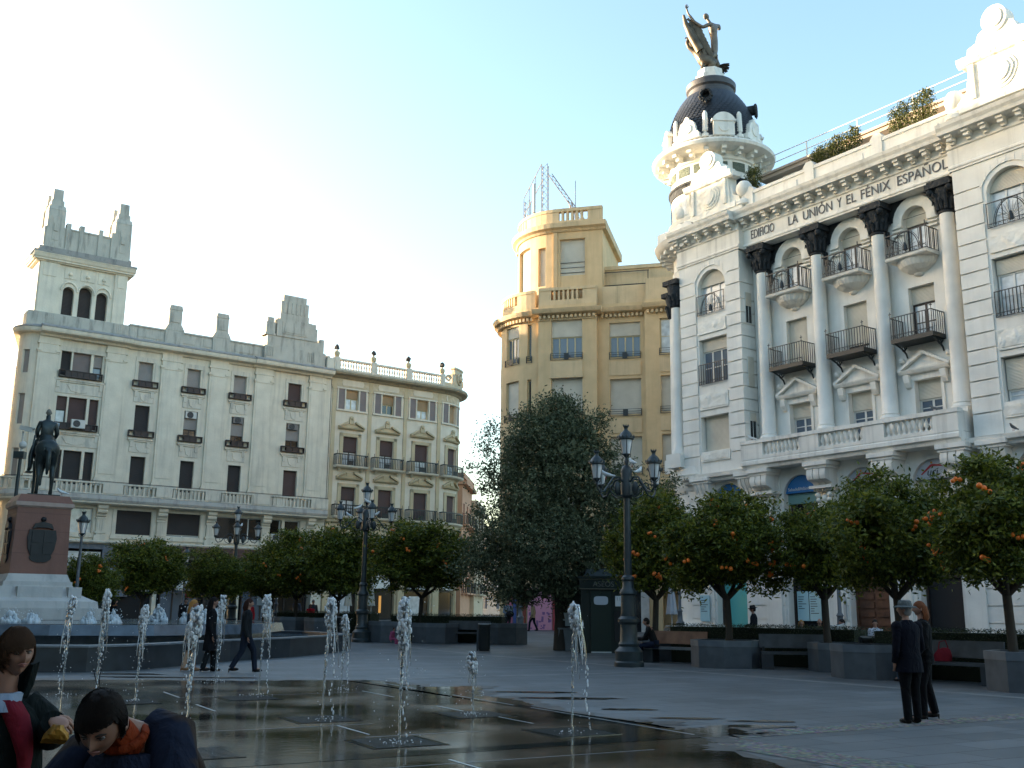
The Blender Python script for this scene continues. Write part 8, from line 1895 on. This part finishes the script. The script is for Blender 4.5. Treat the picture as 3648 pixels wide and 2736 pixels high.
for a in (
    (-3.36, 11.3, 1.50, 'nearest jet with a long glassy sheet, beside the bending boy', .11, .35, .02, -.06, 1),
    (-2.56, 14.85, 1.66, 'tall jet with a double strand left of the frothy one', .11, .45, .05, .09, 2),
    (-1.25, 12.4, 1.63, 'tallest frothy white jet in the middle of the wet paving', .11, 1., .02, .05, 3),
    (-.52, 15.7, .88, 'short frothy jet standing in front of the litter bin', .09, .9, -.03, .02, 4),
    (.80, 13.6, 1.60, 'thin jet splitting into two strands at the right end of the row', .10, .3, .03, .15, 5, .04),
    (-7.6, 18.3, 1.66, 'far left jet of separate beads before the fountain wall', .10, .3, .04, -.10, 6),
    (-6.3, 16.4, 1.75, 'zigzag jet second from the left before the fountain wall', .08, .55, .05, .0, 7),
    (-6.0, 17.3, 1.52, 'jet with a round head third from the left', .09, .6, .04, -.02, 8),
    (-6.05, 22.1, 1.75, 'thin jet between the black coat and the leather jacket', .10, .3, .05, .0, 9),
    (-4.35, 18.7, 1.73, 'jet with a pear shaped head right of the striding woman', .11, .4, .06, .10, 10),
    (-3.15, 20.2, 1.38, 'lower distant jet in front of the second street lamp', .09, .45, .02, .10, 11)): jet(*a)
# ---------------------------------------------------------------- pigeons
def pigeon(x, y, z, rz, label, c=(.62, .63, .62), k=1.):
    root = thing('pigeon', label, 'pigeon', (x, y, z), rz, 'pigeons perched round the square')
    m = MB(); add_mesh(m, skin([(Vector((0, -.05, .10))*k, .045*k), (Vector((0, .03, .13))*k, .055*k), (Vector((0, .09, .17))*k, .035*k), (Vector((0, .11, .22))*k, .028*k), (Vector((0, .15, .215))*k, .008*k), (Vector((0, -.15, .08))*k, .025*k), (Vector((0, -.22, .07))*k, .02*k)], [(0, 1), (1, 2), (2, 3), (3, 4), (0, 5), (5, 6)]))
    m.build('body', plain('pigeon_white' if c[0] > .4 else 'pigeon_grey', c, .7, var=.2), root, 60)
    m = MB()
    for s in (-.02, .02): m.tube([(s*k, .0, .07*k), (s*k, .01*k, 0)], .006*k, 5)
    m.build('leg', plain('pigeon_leg', (.35, .1, .08), .6), root)
g2 = gz(45.6); g1 = 0
for a in ((3.36-.62, 29.6, 5.22, 1.2, 'white pigeon on the left arm of the nearest lamp'), (3.36+.34, 29.75, 5.35, -.6, 'white pigeon on the right shield of the nearest lamp'), (3.36+.14, 29.7, 5.6, .4, 'white pigeon high on the boss of the nearest lamp'),
          (-6.35-.75, 45.4, 5.38, .8, 'white pigeon at the left on the second lamp'), (-6.35-.3, 45.3, 5.7, -.8, 'white pigeon upright by the boss of the second lamp'), (-6.35+.1, 45.3, 5.95, 1.9, 'white pigeon highest on the second lamp'), (-6.35+.45, 45.35, 5.4, -1.2, 'white pigeon on the right arm of the second lamp'), (-15.2, 58.7, 5.9, 0, 'white pigeon on the far five lantern lamp'),
          (-16.75, 38.5, 5.5, 1.9, 'white pigeon on the pedestal beside the hoof of the bronze horse')): pigeon(*a, k=1.25)
def on_white(s, o, z, label, rz, c=(.10, .105, .11)):
    a = rad(-54.3); x = 12.6+s*cos(a)-(-o)*sin(a) if False else 12.6+s*cos(a)+o*sin(a); y = 45+s*sin(a)-o*cos(a); pigeon(x, y, z, rz, label, c, 1.25)
on_white(-5.5, .3, 20.56, 'grey pigeon on the cornice below the left attic', 1.); on_white(9.9, .25, 8.03, 'grey pigeon on the ledge at the right pier', 2.); on_white(6.95, .45, 9.16, 'grey pigeon on the stone balustrade', .6); on_white(-2.2, .45, 9.16, 'white pigeon at the left end of the stone balustrade', 1., (.6, .6, .58))
